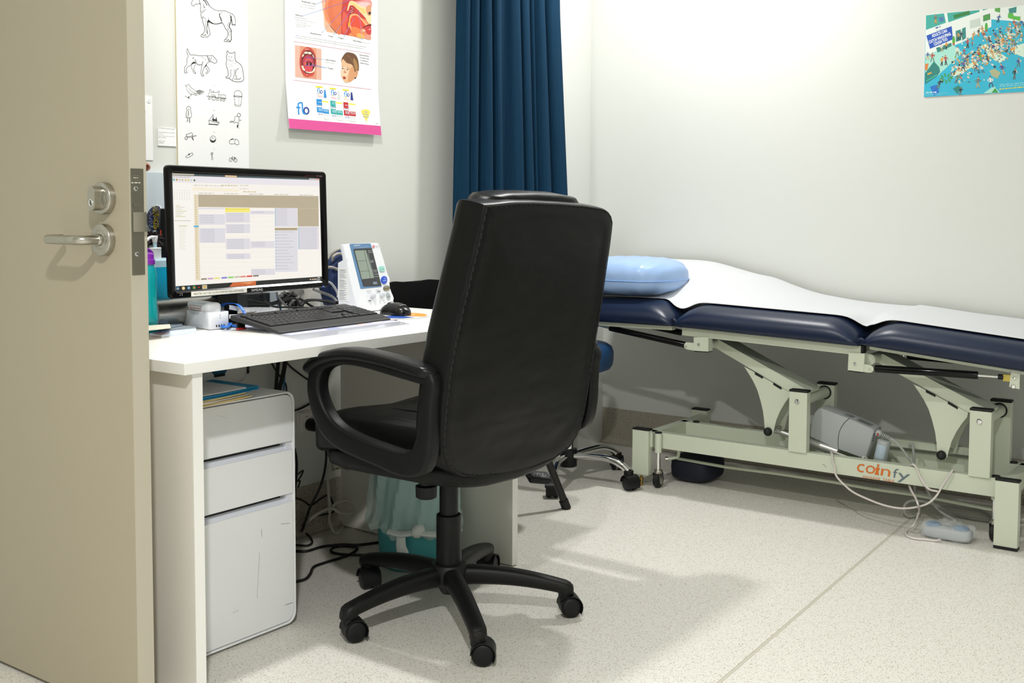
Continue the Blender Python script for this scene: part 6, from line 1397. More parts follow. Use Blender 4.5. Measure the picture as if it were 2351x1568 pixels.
st(hA, [(1530, 760), (1560, 800), (1580, 860), (1575, 960), (1585, 1080), (1560, 1120), (1545, 1160)], 1.6); st(hA, [(1590, 540), (1600, 650), (1610, 690), (1650, 680), (1690, 700)], 1.6); st(hA, [(1520, 600), (1465, 720)], .8); st(hA, [(1480, 770), (1505, 855)], .9); st(hA, [(1580, 860), (1520, 890), (1515, 1000)], .8); st(hA, [(1420, 1085), (1480, 1130), (1490, 1085), (1530, 1140)], .9)
# dog
st(dA, [(220, 130), (260, 200), (300, 285), (400, 290), (520, 310), (640, 312), (740, 315), (790, 310), (870, 310), (930, 370), (990, 450), (945, 505), (890, 490), (850, 470), (790, 462)], .95)
st(dA, [(220, 140), (210, 200), (230, 270), (250, 330), (215, 380), (215, 470), (205, 540), (155, 610), (150, 720), (165, 755), (215, 755), (215, 730), (190, 710), (200, 650), (240, 600), (310, 560), (345, 510)], .95)
k.poly(dA([(330, 510), (370, 475), (410, 465), (440, 490), (440, 515), (400, 510), (350, 530)]), B_, 2); st(dA, [(420, 410), (470, 520), (530, 550), (600, 535), (625, 460)], 1.2)
st(dA, [(340, 530), (335, 620), (365, 680), (390, 755), (445, 765), (430, 735), (400, 700), (395, 620), (440, 530)], .85); st(dA, [(600, 550), (585, 650), (575, 760), (600, 830), (650, 830), (640, 800), (615, 770), (635, 660), (690, 570), (730, 510), (790, 460)], .95)
st(dA, [(740, 315), (765, 400), (790, 465)], 1.3); st(dA, [(710, 560), (760, 620), (790, 690), (760, 740), (720, 775), (705, 750), (745, 700), (700, 620)], .9); st(dA, [(665, 610), (720, 550)], 1.6); st(dA, [(800, 350), (790, 390), (820, 440), (850, 340)], .9); k.ell(*dA([(905, 410)])[0], .8, .8, B_, 3, 8)
st(dA, [(390, 350), (360, 395)], 1.2); st(dA, [(575, 345), (640, 370), (710, 440)], .4)
# cat
st(dA, [(1255, 180), (1305, 240), (1390, 245), (1445, 215), (1450, 300), (1455, 390), (1480, 460), (1550, 500), (1620, 580), (1650, 680), (1665, 800), (1670, 920), (1630, 970), (1540, 985), (1450, 975), (1370, 955)], 1.05)
st(dA, [(1255, 180), (1235, 240), (1255, 280), (1225, 330), (1240, 420), (1220, 500), (1235, 600), (1265, 680), (1275, 830), (1220, 850), (1225, 885), (1290, 895), (1360, 935)], 1.05)
st(dA, [(1340, 680), (1345, 830), (1300, 880), (1320, 915)], .8); st(dA, [(1450, 670), (1430, 800), (1400, 900), (1370, 950)], .9); st(dA, [(1540, 630), (1480, 700), (1465, 800), (1500, 890)], 1.0); st(dA, [(1600, 880), (1560, 915), (1430, 910)], 1.0)
for x, y in ((1295, 340), (1360, 350)): k.ell(*dA([(x, y)])[0], 1.2, .8, B_, 3, 8)
st(dA, [(1280, 410), (1330, 450), (1410, 430)], .6); st(dA, [(1320, 385), (1322, 410), (1345, 412)], .5); 
for x, y in ((1260, 480), (1300, 545), (1345, 520), (1390, 480), (1330, 580), (1285, 600), (1440, 500), (1340, 660), (1410, 670), (1365, 565)): k.line(dA([(x, y), (x+12, y+26)]), .45, B_, 2)
# bird
st(dA, [(170, 1078), (205, 1070), (245, 1050), (285, 1075), (300, 1110), (350, 1150), (400, 1190), (450, 1220), (530, 1195), (600, 1215), (655, 1240), (600, 1290), (540, 1310), (440, 1280), (370, 1300), (300, 1290), (240, 1230), (210, 1160), (205, 1105), (170, 1078)], .6)
k.ell(*dA([(235, 1092)])[0], .7, .7, B_, 3, 8); k.poly(dA([(450, 1225), (540, 1195), (640, 1240), (540, 1300), (460, 1260)]), '#8c8c8c', 1); st(dA, [(370, 1300), (470, 1340), (430, 1290)], .6); st(dA, [(310, 1300), (330, 1330), (250, 1370)], .7); st(dA, [(160, 1350), (240, 1390), (300, 1430)], .6); k.ell(*dA([(255, 1385)])[0], 2, 1.2, B_, 3, 8); st(dA, [(260, 1160), (330, 1230), (430, 1270)], .5)
# train
st(dA, [(790, 1180), (830, 1180), (830, 1245), (1000, 1262), (1005, 1220), (1060, 1235), (1030, 1260), (1025, 1390)], .6, 1); st(dA, [(800, 1180), (800, 1235), (770, 1290), (780, 1350)], .6, 2); st(dA, [(835, 1245), (835, 1350)], .5, 1); st(dA, [(720, 1350), (850, 1370), (1000, 1390), (1230, 1420)], 1.0, 2); st(dA, [(1085, 1310), (1205, 1325), (1205, 1405), (1085, 1390)], .6, 1, True); st(dA, [(1025, 1300), (1055, 1305), (1055, 1400)], .5, 1); st(dA, [(850, 1360), (880, 1320), (930, 1325), (960, 1380)], .6); st(dA, [(880, 1245), (895, 1215), (912, 1250)], .6, 3)
for x, y, r in ((790, 1412, 26), (905, 1405, 50), (1000, 1435, 28), (1090, 1450, 26), (1165, 1460, 26)): st(dA, [(x+r*math.cos(a/10*6.283), y+r*math.sin(a/10*6.283)) for a in range(10)], .8, 2, True)
# bucket
st(dA, [(1425, 1350), (1435, 1270), (1480, 1215), (1530, 1205), (1590, 1230), (1625, 1290), (1630, 1365)], .75); st(dA, [(1425, 1345), (1520, 1345), (1632, 1365), (1540, 1375), (1430, 1358)], .8, 3, True); st(dA, [(1430, 1360), (1450, 1560)], .7, 1); st(dA, [(1630, 1370), (1600, 1568)], .7, 1); st(dA, [(1555, 1385), (1545, 1565)], .4, 1); st(dB, [(1350, 95), (1355, 130), (1440, 150), (1485, 140), (1495, 95)], .6, 2); st(dB, [(1350, 100), (1420, 118), (1490, 110)], .5, 2)
# numbers
for tx, tf, x, y in (('36', dA, 900, 186), ('24', dA, 895, 1088), ('18', dB, 838, 262), ('12', dB, 838, 780), ('9', dB, 842, 1190)): p0_, p1_ = tf([(x, y), (x+(30 if len(tx) > 1 else 16), y+2)]); k.text(tx, p0_, p1_, '#8a8a8a', 2)
# girl, ship, boy
st(dB, [(230, 140), (190, 190), (200, 260), (180, 300), (180, 400), (190, 430)], .8); st(dB, [(230, 140), (290, 180), (290, 240), (305, 320), (310, 390), (280, 415), (220, 412), (190, 390)], .8); k.line(dB([(220, 412), (215, 500), (195, 512)]), 1.2, B_, 2); k.line(dB([(262, 415), (265, 535)]), 1.5, B_, 2); k.ell(*dB([(240, 230)])[0], 2.6, 3.4, '#c9c9c9', 1, 12); k.line(dB([(235, 270), (240, 330), (235, 380)]), 1.2, B_, 2, 3); st(dB, [(205, 310), (195, 370)], .6, 1)
st(dB, [(725, 480), (740, 570), (960, 580), (970, 540), (850, 520), (745, 480), (725, 480)], .9, 1); st(dB, [(750, 460), (830, 345), (825, 450)], .8, 1); k.poly(dB([(830, 350), (840, 470), (810, 470)]), B_, 2); k.poly(dB([(905, 390), (930, 520), (880, 500)]), B_, 2); k.poly(dB([(800, 460), (880, 450), (890, 500), (830, 500)]), B_, 2); st(dB, [(715, 575), (760, 582), (850, 585), (940, 600)], 1.0, 2); st(dB, [(970, 510), (930, 545)], .8, 1)
st(dB, [(1410, 350), (1440, 315), (1485, 340), (1480, 390), (1450, 400), (1420, 385)], .9, 3, True); st(dB, [(1420, 380), (1350, 400), (1345, 470), (1330, 510), (1270, 500), (1230, 530), (1290, 520), (1340, 545), (1400, 525), (1420, 570), (1400, 640), (1450, 670)], .8, 2); st(dB, [(1450, 400), (1450, 490), (1445, 560), (1425, 640)], .8, 2); st(dB, [(1450, 470), (1490, 490), (1500, 465)], .8, 2); k.line(dB([(1420, 600), (1415, 650)]), 1.6, B_, 2)
# barrow, ball, rabbit
st(dB, [(175, 830), (305, 780), (340, 810), (350, 960), (325, 900), (330, 850), (225, 885), (175, 830)], .8, 1); st(dB, [(340, 870), (420, 855), (400, 845)], 1.0, 1); st(dB, [(225, 885), (330, 890)], .8, 1); st(dB, [(183+30*math.cos(a/9*6.283), 910+34*math.sin(a/9*6.283)) for a in range(9)], 1.1, 2, True); k.line(dB([(320, 900), (360, 960)]), 1.2, B_, 2)
st(dB, [(825+70*math.cos(a/12*6.283), 935+80*math.sin(a/12*6.283)) for a in range(12)], .7, 2, True); k.poly(dB([(825+66*math.cos(math.radians(a)), 935+76*math.sin(math.radians(a))) for a in range(0, 181, 15)]+[(790, 960), (840, 975), (870, 950)]), '#2b2b2b', 2); st(dB, [(815, 880), (815, 905), (770, 920)], .5, 1); st(dB, [(815, 905), (850, 930)], .5, 1)
st(dB, [(1215, 990), (1240, 955), (1300, 920), (1330, 945), (1400, 940), (1440, 990), (1445, 1060), (1400, 1070), (1350, 1045), (1260, 1050), (1225, 1030), (1215, 990)], .75); st(dB, [(1365, 950), (1345, 1000), (1360, 1040)], .6); st(dB, [(1260, 950), (1310, 925)], 1.2, 1); k.ell(*dB([(1240, 975)])[0], .6, .6, B_, 3, 8)
# shoe, key, bicycle
st(dB, [(170, 1365), (200, 1375), (260, 1365), (300, 1335), (335, 1320), (340, 1275), (300, 1270), (230, 1310), (180, 1345)], .8, 3, True); k.poly(dB([(232, 1285), (285, 1280), (250, 1330)]), B_, 2)
st(dB, [(802+25*math.cos(a/8*6.283), 1280+22*math.sin(a/8*6.283)) for a in range(8)], 1.0, 2, True); st(dB, [(795, 1305), (795, 1425), (830, 1425)], .7, 1); st(dB, [(808, 1305), (808, 1385), (835, 1390)], .6, 1)
for x, y in ((1253, 1425), (1368, 1440)): st(dB, [(x+38*math.cos(a/12*6.283), y+44*math.sin(a/12*6.283)) for a in range(12)], .8, 2, True)
st(dB, [(1253, 1425), (1300, 1370), (1290, 1345)], .8, 1); st(dB, [(1300, 1370), (1345, 1380), (1320, 1445), (1285, 1385)], .7, 1); st(dB, [(1345, 1378), (1368, 1440)], .7, 1); st(dB, [(1335, 1372), (1370, 1375)], 1.0, 1)
k.build('printed_drawings', chart)
# ear, nose and throat poster
pl_, pr_ = aty(656, 200, YL-.003).x, aty(868, 200, YL-.003).x
pz = aty(760, 290, YL-.003).z-.02
ent = thing('anatomy_poster', ((pl_+pr_)/2, YL, pz), 'white anatomy poster with a pink footer band and pictures of mouth, baby and nasal sprays', 'poster')
pz0 = aty(762, 303, YL-.003).z; zc0 = aty(762, 195, YL-.003).z
def curl(z): return .014*max(0, (zc0-z)/(zc0-pz0))
mb = MB(); zs_ = [pz0, (pz0+zc0)/2, zc0, 1.98]
mb.loft([[V((pl_, YL-.0028-curl(z), z)), V((pr_, YL-.0028-curl(z), z)), V((pr_, YL-.0018-curl(z), z)), V((pl_, YL-.0018-curl(z), z))] for z in zs_]); mb.build('poster_sheet', M_paper, ent, ang=60)
def pf(x, y): p = aty(x, y, YL-.003); return V((min(max(p.x, pl_), pr_), p.y-curl(p.z), max(p.z, pz0)))
k = Ink(pf, NL, base=.00005)
RD, OR1, OR2 = '#c23a34', '#e98a5e', '#d96a40'
ill = eA([(800, 0), (2240, 0), (2235, 1132), (1290, 950), (980, 900), (900, 600), (830, 300)])
k.poly(eA([(850, 0), (2240, 0), (2235, 1132), (1290, 950), (1000, 905), (930, 760), (905, 450), (870, 200)]), '#f0b694', 1)
k.poly(eA([(960, 0), (2240, 0), (2235, 1132), (1280, 948), (1100, 740), (960, 560), (915, 300), (960, 100)]), OR1, 2)
k.blob(eA([(1060, 0), (1450, 0), (1410, 300), (1410, 700), (1380, 965), (1290, 950), (1130, 720), (1050, 450)]), '#dd7148', 3); k.blob(eA([(1180, 0), (1440, 0), (1410, 300), (1400, 640), (1250, 640), (1160, 300)]), '#e0794e', 4)
k.line(eA([(1090, 730), (1180, 840), (1270, 945)]), 1.2, '#4a2418', 5, 4); k.line(eA([(960, 20), (1000, 300), (1120, 620)]), .9, '#c87850', 5, 4)
k.poly(eA([(1460, 0), (2235, 0), (2235, 560), (2100, 560), (1700, 420), (1640, 460), (1620, 700), (1700, 900), (1600, 1000), (1400, 965), (1410, 700), (1400, 400)]), '#c8362f', 4)
k.blob(eA([(1460, 330), (1560, 420), (1590, 560), (1540, 700), (1560, 900), (1440, 930), (1430, 600)]), '#e05a48', 5)
k.blob(eA([(1660, 60), (1820, 40), (2235, 10), (2235, 250), (1960, 230), (1800, 110)]), '#e59a98', 5); k.blob(eA([(1850, 100), (2100, 60), (2230, 120), (2200, 220), (1960, 180)]), '#eec4c2', 6)
k.blob(eA([(1620, 80), (1680, 25), (1780, 50), (1900, 140), (2000, 190), (2120, 220), (2240, 280), (2240, 660), (2160, 640), (2080, 500), (1900, 310), (1760, 170), (1690, 150), (1640, 170), (1600, 290), (1570, 290)]), '#efd9a8', 7)
k.blob(eA([(1640, 90), (1700, 60), (1820, 130), (1940, 210), (2080, 260), (2060, 400), (1960, 330), (1800, 190), (1700, 130)]), '#e6cb7c', 8)
k.blob(eA([(2120, 190), (2240, 150), (2240, 420), (2160, 430), (2110, 320)]), '#dd9a70', 9); k.blob(eA([(2170, 350), (2240, 340), (2240, 400), (2190, 420)]), '#4a211a', 10)
k.blob(eA([(1660, 180), (1720, 180), (1760, 260), (1760, 340), (1700, 390), (1640, 400), (1660, 300)]), '#9c2a2c', 8)
for x, y in ((1700, 215), (1725, 260), (1690, 300), (1720, 330), (1685, 360)): k.ell(*eA([(x, y)])[0], 1.6, 1.4, '#e88e88', 9, 8)
k.blob(eA([(1640, 470), (1680, 410), (1760, 390), (1860, 410), (1960, 500), (2060, 610), (2150, 720), (2030, 770), (1990, 860), (1980, 1060), (1720, 940), (1640, 760), (1620, 600)]), '#f2b079', 9)
k.blob(eA([(1690, 480), (1760, 440), (1850, 450), (1960, 560), (2080, 720), (2000, 800), (1960, 900), (1850, 900), (1720, 820), (1650, 640)]), '#e04a30', 10); k.blob(eA([(1720, 760), (1960, 850), (2000, 1080), (1800, 1030), (1680, 900)]), '#ee8046', 10); k.blob(eA([(1880, 940), (2060, 1010), (2060, 1095), (1850, 1050)]), '#f0b05a', 10)
k.blob(eA([(1640, 470), (1625, 560), (1640, 650), (1600, 640), (1590, 760), (1620, 790), (1660, 700)]), '#f0a030', 11)
k.blob(eA([(1990, 800), (2060, 740), (2235, 680), (2235, 760), (2040, 790)]), '#7c2018', 11); k.blob(eA([(2040, 790), (2235, 755), (2235, 1000), (2120, 930)]), '#cf3a3a', 11); k.ell(*eA([(2205, 838)])[0], 2.2, 1.2, '#f4c8c4', 12, 10)
k.blob(eA([(2060, 1010), (2150, 980), (2235, 1010), (2235, 1130), (2060, 1090)]), '#e29a84', 11); k.ell(*eA([(2040, 870)])[0], 4, 3, '#f0c0a4', 12, 12)
k.line(eA([(1450, 0), (1415, 350), (1410, 640)]), .8, '#a83a30', 6, 3); k.line(eA([(790, 0), (815, 300), (805, 500), (740, 600), (700, 680)]), .25, '#b8b4b4', 2, 3)
LB, LV = '#8fb9e6', '#9a7fd6'
for a_, m_, b_ in (((705, 105), (800, 65), (970, 0)), ((310, 450), (820, 285), (1575, 35)), ((855, 918), (1120, 640), (1520, 205)), ((1203, 975), (1340, 770), (1665, 310)), ((1480, 1030), (1590, 820), (1745, 550)), ((1985, 1120), (1955, 760), (1895, 300))):
    k.line(eA([a_, m_]), .7, LB, 13); k.line(eA([m_, b_]), .7, LV, 13); k.ell(*eA([a_])[0], 1.1, 1.1, LB, 14, 8)
    if b_[1] > 0: k.ell(*eA([b_])[0], .9, .9, '#7f6fe0', 14, 8)
def et(tf, s_, a_, b_, col, h=None): p, q_ = tf([a_, b_]); k.text(s_, p, q_, col, 3, h, bold=.008 if col in ('#3a3a3c', '#fbe9f2', '#1888b8', '#4c4c4e') else 0)
DK, GY = '#3a3a3c', '#8e9094'
et(eA, 'Eustachian Tube', (285, 52), (675, 132), DK, 3.2); et(eA, '(Connects the Middle Ear', (268, 130), (668, 205), GY); et(eA, 'cavity to the nasopharynx)*', (225, 190), (672, 268), GY)
et(eA, 'Adenoid', (90, 430), (285, 470), DK, 3.2); et(eA, 'Enlarged adenoids can:', (88, 495), (455, 562), GY); et(eA, 'Restrict the flow of air from the', (122, 565), (645, 655), GY); et(eA, 'nose to the lungs', (120, 628), (400, 680), GY); et(eA, 'Obstruct drainage of the', (122, 690), (522, 755), GY); et(eA, 'Eustachian Tube', (120, 742), (372, 790), GY)
for y in (545, 662): k.ell(*eA([(96, y)])[0], .6, .6, DK, 3, 8)
et(eA, 'Nasopharynx', (518, 955), (840, 1008), DK, 3.2); et(eA, 'Tonsil', (1030, 1035), (1162, 1062), DK, 3.2); et(eA, 'Tongue', (1312, 1082), (1470, 1112), DK, 3.0); et(eA, 'Hard Palate', (1738, 1165), (1975, 1212), DK, 3.0); et(eA, '(Roof of mouth)', (1990, 1212), (2205, 1252), GY)
et(eA, '* Note:', (85, 1012), (205, 1032), '#1c8ad8'); et(eA, 'The Eustachian Tube is almost horizontal, making it easy for bacteria to ascend from the back of the nose and adenoid into', (230, 1035), (2115, 1350), '#86888c', 2.2); et(eA, 'the Middle Ear Cavity. It also means that drainage of mucus from the Middle Ear Cavity to the nasopharynx is generally slow.', (85, 1070), (2020, 1395), '#86888c', 2.2)
PK = '#d895ae'
k.line(eB([(45, 0), (2250, 355)]), .9, PK, 2); k.line(eB([(45, 1098), (2255, 1366)]), 1.0, PK, 2)
# mouth picture
mp4 = [(88, 102), (838, 215), (842, 1098), (95, 1010)]
k.poly(eB(mp4), '#e6b7a4', 1); k.poly(eB([(230, 125), (690, 195), (700, 1080), (330, 1030), (230, 700)]), '#dd9a7c', 2)
def me_(cx, cy, rx, ry, col, L, n=24): k.poly(eB([(cx+rx*math.cos(a/n*6.283), cy+ry*math.sin(a/n*6.283)) for a in range(n)]), col, L)
me_(455, 590, 240, 430, '#c4463a', 3); me_(462, 585, 200, 340, '#6e2028', 4); me_(462, 600, 160, 215, '#b8394a', 5); me_(465, 640, 120, 170, '#cf5660', 6); me_(475, 650, 105, 95, '#8a2430', 7); me_(440, 640, 32, 40, '#3a1016', 8, 12); me_(535, 640, 32, 40, '#3a1016', 8, 12); me_(470, 780, 115, 95, '#d84a56', 8); me_(480, 660, 16, 60, '#e0707a', 9, 10); me_(385, 640, 30, 45, '#d8684a', 8, 12); me_(600, 660, 26, 45, '#d8684a', 8, 12)
for pts in ([(340, 320), (390, 290), (445, 295), (445, 350), (360, 350)], [(455, 300), (520, 300), (560, 340), (545, 370), (460, 360)], [(280, 440), (300, 380), (345, 350), (345, 380), (310, 440)], [(575, 360), (610, 400), (630, 480), (605, 450), (580, 390)], [(265, 690), (320, 690), (330, 740), (370, 800), (370, 850), (300, 800)], [(380, 850), (480, 870), (580, 850), (640, 740), (665, 730), (650, 830), (590, 890), (500, 905), (400, 880)]): k.poly(eB(pts), '#ece4cc', 9)
k.poly(eB([(290, 890), (420, 960), (540, 960), (660, 880), (600, 980), (480, 1015), (360, 980)]), '#d8564a', 10); me_(425, 940, 26, 10, '#f0b0a4', 11, 10); me_(420, 225, 70, 16, '#ee9a88', 10, 12)
for a_, b_, c_ in (((440, 455), (640, 475), (935, 520)), ((580, 650), (740, 690), (985, 752)), ((405, 678), (640, 705), (985, 752))): k.line(eB([a_, b_]), .7, '#5a6ad0', 13); k.line(eB([b_, c_]), .7, LB, 13); k.ell(*eB([a_])[0], 1.2, 1.2, '#5a7ad8', 14, 8)
et(eB, 'Hard Palate', (958, 535), (1238, 578), DK, 3.2); et(eB, '(Roof of mouth)', (958, 605), (1205, 640), GY); et(eB, 'Tonsils', (1012, 772), (1165, 800), DK, 3.2)
for j, (s_, x0_, x1_) in enumerate((('Approximation', 1910, 2195), ('of actual size', 1925, 2190), ('of newborn', 1945, 2172), ('nasal airway', 1935, 2188))): et(eB, s_, (x0_, 392+j*76), (x1_, 440+j*76), '#4c4c4e', 2.8)
# baby head
k.blob(eB([(1410, 520), (1440, 440), (1540, 340), (1680, 330), (1800, 380), (1870, 500), (1905, 700), (1890, 850), (1850, 1010), (1795, 1070), (1770, 1050), (1700, 1130), (1620, 1165), (1540, 1185), (1480, 1130), (1420, 1030), (1400, 930), (1415, 800)]), '#e8bd94', 2)
k.blob(eB([(1650, 800), (1780, 700), (1780, 1040), (1620, 1160), (1600, 1060)]), '#dba072', 3); k.ell(*eB([(1500, 860)])[0], 9, 12, '#f0d0b0', 3, 16)
k.blob(eB([(1400, 600), (1430, 460), (1540, 320), (1680, 322), (1800, 375), (1875, 500), (1905, 700), (1895, 840), (1850, 830), (1790, 880), (1760, 760), (1700, 660), (1560, 610), (1450, 500)]), '#6e4a30', 4); k.blob(eB([(1740, 480), (1830, 560), (1880, 760), (1820, 840), (1770, 700)]), '#a8804c', 5); k.line(eB([(1560, 400), (1650, 460), (1740, 620)]), .7, '#a07850', 5, 3); k.line(eB([(1640, 350), (1780, 470), (1850, 640)]), .7, '#543420', 5, 3); k.line(eB([(1480, 440), (1560, 560), (1680, 640)]), .6, '#8a6440', 5, 3)
k.blob(eB([(1800, 860), (1850, 850), (1870, 900), (1840, 1000), (1790, 980)]), '#dda07c', 6); k.line(eB([(1815, 880), (1845, 890), (1830, 960)]), .5, '#a8643c', 7, 3); k.blob(eB([(1770, 1040), (1830, 1010), (1800, 1072)]), '#4a2c1c', 6)
for x, y in ((1445, 775), (1580, 805)): k.ell(*eB([(x+10, y)])[0], 2.3, 1.1, '#e6dccb', 6, 10, rot=12); k.ell(*eB([(x, y)])[0], 1.25, 1.2, '#33231a', 7, 10); k.line(eB([(x-28, y-8), (x, y-22), (x+40, y-4)]), .45, '#6a4630', 8, 3)
k.line(eB([(1530, 760), (1580, 740), (1640, 780)]), .6, '#a87c54', 6, 3); k.line(eB([(1425, 705), (1455, 710)]), .6, '#a87c54', 6); k.line(eB([(1525, 765), (1500, 810), (1488, 850)]), .5, '#9c5a48', 7, 3); k.blob(eB([(1470, 860), (1500, 840), (1540, 860), (1545, 890), (1500, 900)]), '#d99a72', 6); k.ell(*eB([(1518, 888)])[0], 1.0, .6, '#7c3a30', 8, 8); k.ell(*eB([(1478, 880)])[0], .6, .5, '#7c3a30', 8, 8); k.blob(eB([(1450, 1030), (1480, 990), (1530, 1040), (1500, 1075), (1465, 1060)]), '#a8342c', 7)
# product row
def flo(tf, x, y, s_, c1='#1f92e0', c2='#123f96', L=5):
    u = lambda a, b: (x+a*s_, y+b*s_)
    k.line(tf([u(.15, 1), u(.15, .2), u(.2, .06), u(.34, 0), u(.5, .05), u(.5, .62), u(.55, .88), u(.68, .96)]), s_*.115/(11.195), c1, L, 4); k.line(tf([u(0, .40), u(.30, .42)]), s_*.115/11.195, c1, L)
    k.line(tf([u(.82+.2*math.cos(a/12*6.283), .69+.27*math.sin(a/12*6.283)) for a in range(12)]), s_*.12/11.195, c2, L, 2, True)
flo(eC, 190, 515, 300)
for i, (x, y, c, c2, nm, tip) in enumerate(((715, 80, '#1f8fd8', '#1f8fd8', 'baby', '#2f8fd8'), (1072, 122, '#23a8a4', '#23a8a4', 'baby', '#d3d8dc'), (1408, 160, '#c4262a', '#c4262a', 'Kids', '#1b2f8c'))):
    W_ = 186-8*i; q4 = lambda x0, y0, x1, y1: eC([(x+x0, y+y0), (x+x1, y+y0+(x1-x0)*.12), (x+x1-4, y+y1+(x1-x0)*.10), (x+x0-4, y+y1)])
    k.poly(q4(0, 0, W_, 800), '#f4f5f6', 2); k.poly(q4(2, 0, W_, 40), '#f2e21c', 3); k.bars(*eC([(x+20, y+30), (x+W_-15, y+52)]), 1.0, '#c0a818', 4, i)
    k.poly(q4(0, 335, W_-45, 680), c, 3); k.poly(eC([(x-4, y+680), (x+60, y+690), (x+135, y+700), (x+130, y+640), (x+60, y+655)]), c, 3)
    flo(eC, x+28, y+62, 135); et(eC, nm, (x+32, y+285), (x+(158 if nm == 'baby' else 148), y+302), '#d8467a' if nm == 'baby' else '#e0a030', 5.2)
    k.ell(*eC([(x+75, y+210)])[0], 1.6, 1.8, '#d8b060', 5, 8)
    et(eC, 'saline', (x+45, y+392), (x+140, y+402), '#e8f2fa', 2.4); k.bars(*eC([(x+40, y+425), (x+140, y+435)]), 1.4, '#c4e0f4', 5, i+3); k.poly(q4(8, 490, W_-45, 545), '#f2f4f6', 4); k.bars(*eC([(x+20, y+515), (x+135, y+527)]), 1.6, '#4a5a7c', 5, i+4)
    for j in range(3): k.bars(*eC([(x+35, y+585+j*27), (x+130, y+597+j*27)]), 1.2, '#bfe0f2', 5, i+j)
    for j in range(2): k.bars(*eC([(x+20, y+725+j*22), (x+135, y+735+j*22)]), 1.5, '#a8aecb', 5, i+j+9)
    bx0 = x+143-(3*i); by = y+305-8*i
    k.poly(eC([(bx0+73, by-205), (bx0+108, by-200), (bx0+125, by+5), (bx0+52, by-5)]), tip, 6); k.poly(eC([(bx0+8, by+5), (bx0+166, by+25), (bx0+160, by+560), (bx0+10, by+545)]), '#e4e7ea', 6)
    k.poly(eC([(bx0, by+82), (bx0+168, by+102), (bx0+168, by+132), (bx0, by+112)]), '#f2e21c', 7); k.poly(eC([(bx0, by+112), (bx0+168, by+132), (bx0+162, by+310), (bx0, by+290)]), '#f7f8f8', 7); flo(eC, bx0+36, by+135, 96); et(eC, nm, (bx0+40, by+278), (bx0+110, by+288), '#e070a0' if nm == 'baby' else '#d8a84a', 3.2)
    k.poly(eC([(bx0, by+290), (bx0+162, by+305), (bx0+160, by+420), (bx0-4, by+400)]), c2, 8); k.bars(*eC([(bx0+20, by+325), (bx0+150, by+340)]), 1.2, '#d8eaf6', 9, i); k.bars(*eC([(bx0+30, by+355), (bx0+140, by+367)]), 1.0, '#d8eaf6', 9, i+1)
    k.line(eC([(bx0+10, by+440), (bx0+160, by+455)]), .4, '#b4b8bc', 8)
k.poly(eC([(1972, 1003), (1842, 735), (1880, 705), (1920, 688), (1970, 682), (2020, 690), (2065, 712), (2098, 745)]), '#f4e06a', 2); et(eC, 'USE', (1928, 770), (2012, 778), '#1888b8', 3.4); et(eC, 'AT ANY', (1892, 832), (2040, 842), '#1888b8', 3.4); et(eC, 'ANGLE', (1896, 892), (2040, 904), '#1888b8', 3.4); k.line(eC([(1925, 1000), (2020, 1010)]), .3, '#d8c46a', 2)
k.bars(*eC([(2218, 1062), (2260, 1066)]), 1.3, '#8a8c90', 2, 2)
k.poly(eC([(-60, 920), (2350, 1115), (2350, 1400), (-60, 1300)]), '#dc4f98', 2)
et(eC, 'ENT Technologies Pty Ltd', (70, 1072), (598, 1108), '#fbe9f2', 4.4); et(eC, 'Suite 304, 12 Cato St. Hawthorn East 3123', (665, 1115), (1462, 1172), '#fbe9f2', 4.0); et(eC, 'Local Call 1300 857 912', (1512, 1178), (1922, 1208), '#fbe9f2', 3.8); et(eC, 'www.flo.com.au', (1970, 1213), (2236, 1238), '#fbe9f2', 3.2)
for x in (632, 1486, 1946): k.line(eC([(x, 1085+x*.06-20), (x, 1085+x*.06+10)]), .35, '#b48ad0', 3)
k.build('printed_artwork', ent)
# small typed card and the paper beside the door
c0_, c1_ = aty(362.5, 291, YL-.003), aty(405, 338, YL-.003)
card = MB().bx(c0_.x, c1_.x, YL-.003, YL-.0008, aty(384, 335.5, YL).z, aty(384, 294.5, YL).z).thing('typed_card', M_paper, 'small typed white card on the wall left of the eye chart', 'card')
k = Ink(wl_, NL, base=.0001); tc_ = T(320, 200, 7.13)
def ct(s_, a_, b_, col, h=None): p, q_ = tc_([a_, b_]); k.text(s_, p, q_, col, 3, h)
ct('Dr Mohammad Jasim Uddin', (314, 672), (576, 698), '#33333a', 1.9); ct('For translating and interpreting', (314, 738), (580, 758), '#77777c', 2.0); ct('services', (314, 766), (386, 772), '#77777c', 1.8); ct('https://www.tisnational.gov.au/', (314, 800), (582, 818), '#9a9aa0', 1.9); ct('PH: 131 450', (314, 828), (428, 836), '#66666c', 2.0); ct('Client Code', (314, 886), (420, 892), '#66666c', 2.0); ct('C974816', (314, 916), (396, 920), '#33333a', 2.0)
k.build('typed_text', card)
pa_, pb_ = aty(318, 222, YL).x, aty(349.5, 300, YL).x
pap = MB().bx(pa_-.1, pb_, YL-.0022, YL-.0006, aty(345, 368, YL).z, aty(345, 221, YL).z).thing('wall_notice', M_paper, 'white notice sheet on the wall at the door edge', 'notice')
k = Ink(wl_, NL); k.poly(tc_([(40, 382), (96, 384), (96, 426), (40, 422)]), '#7c807e', 2); k.line(tc_([(98, 430), (108, 1180)]), .25, '#d0d4d8', 2); k.ell(*tc_([(160, 230)])[0], 3.5, 4.5, '#e2e6ee', 2, 14); k.bars(*tc_([(40, 455), (78, 458)]), 1.2, '#a8acb0', 2, 3); k.build('notice_print', pap)
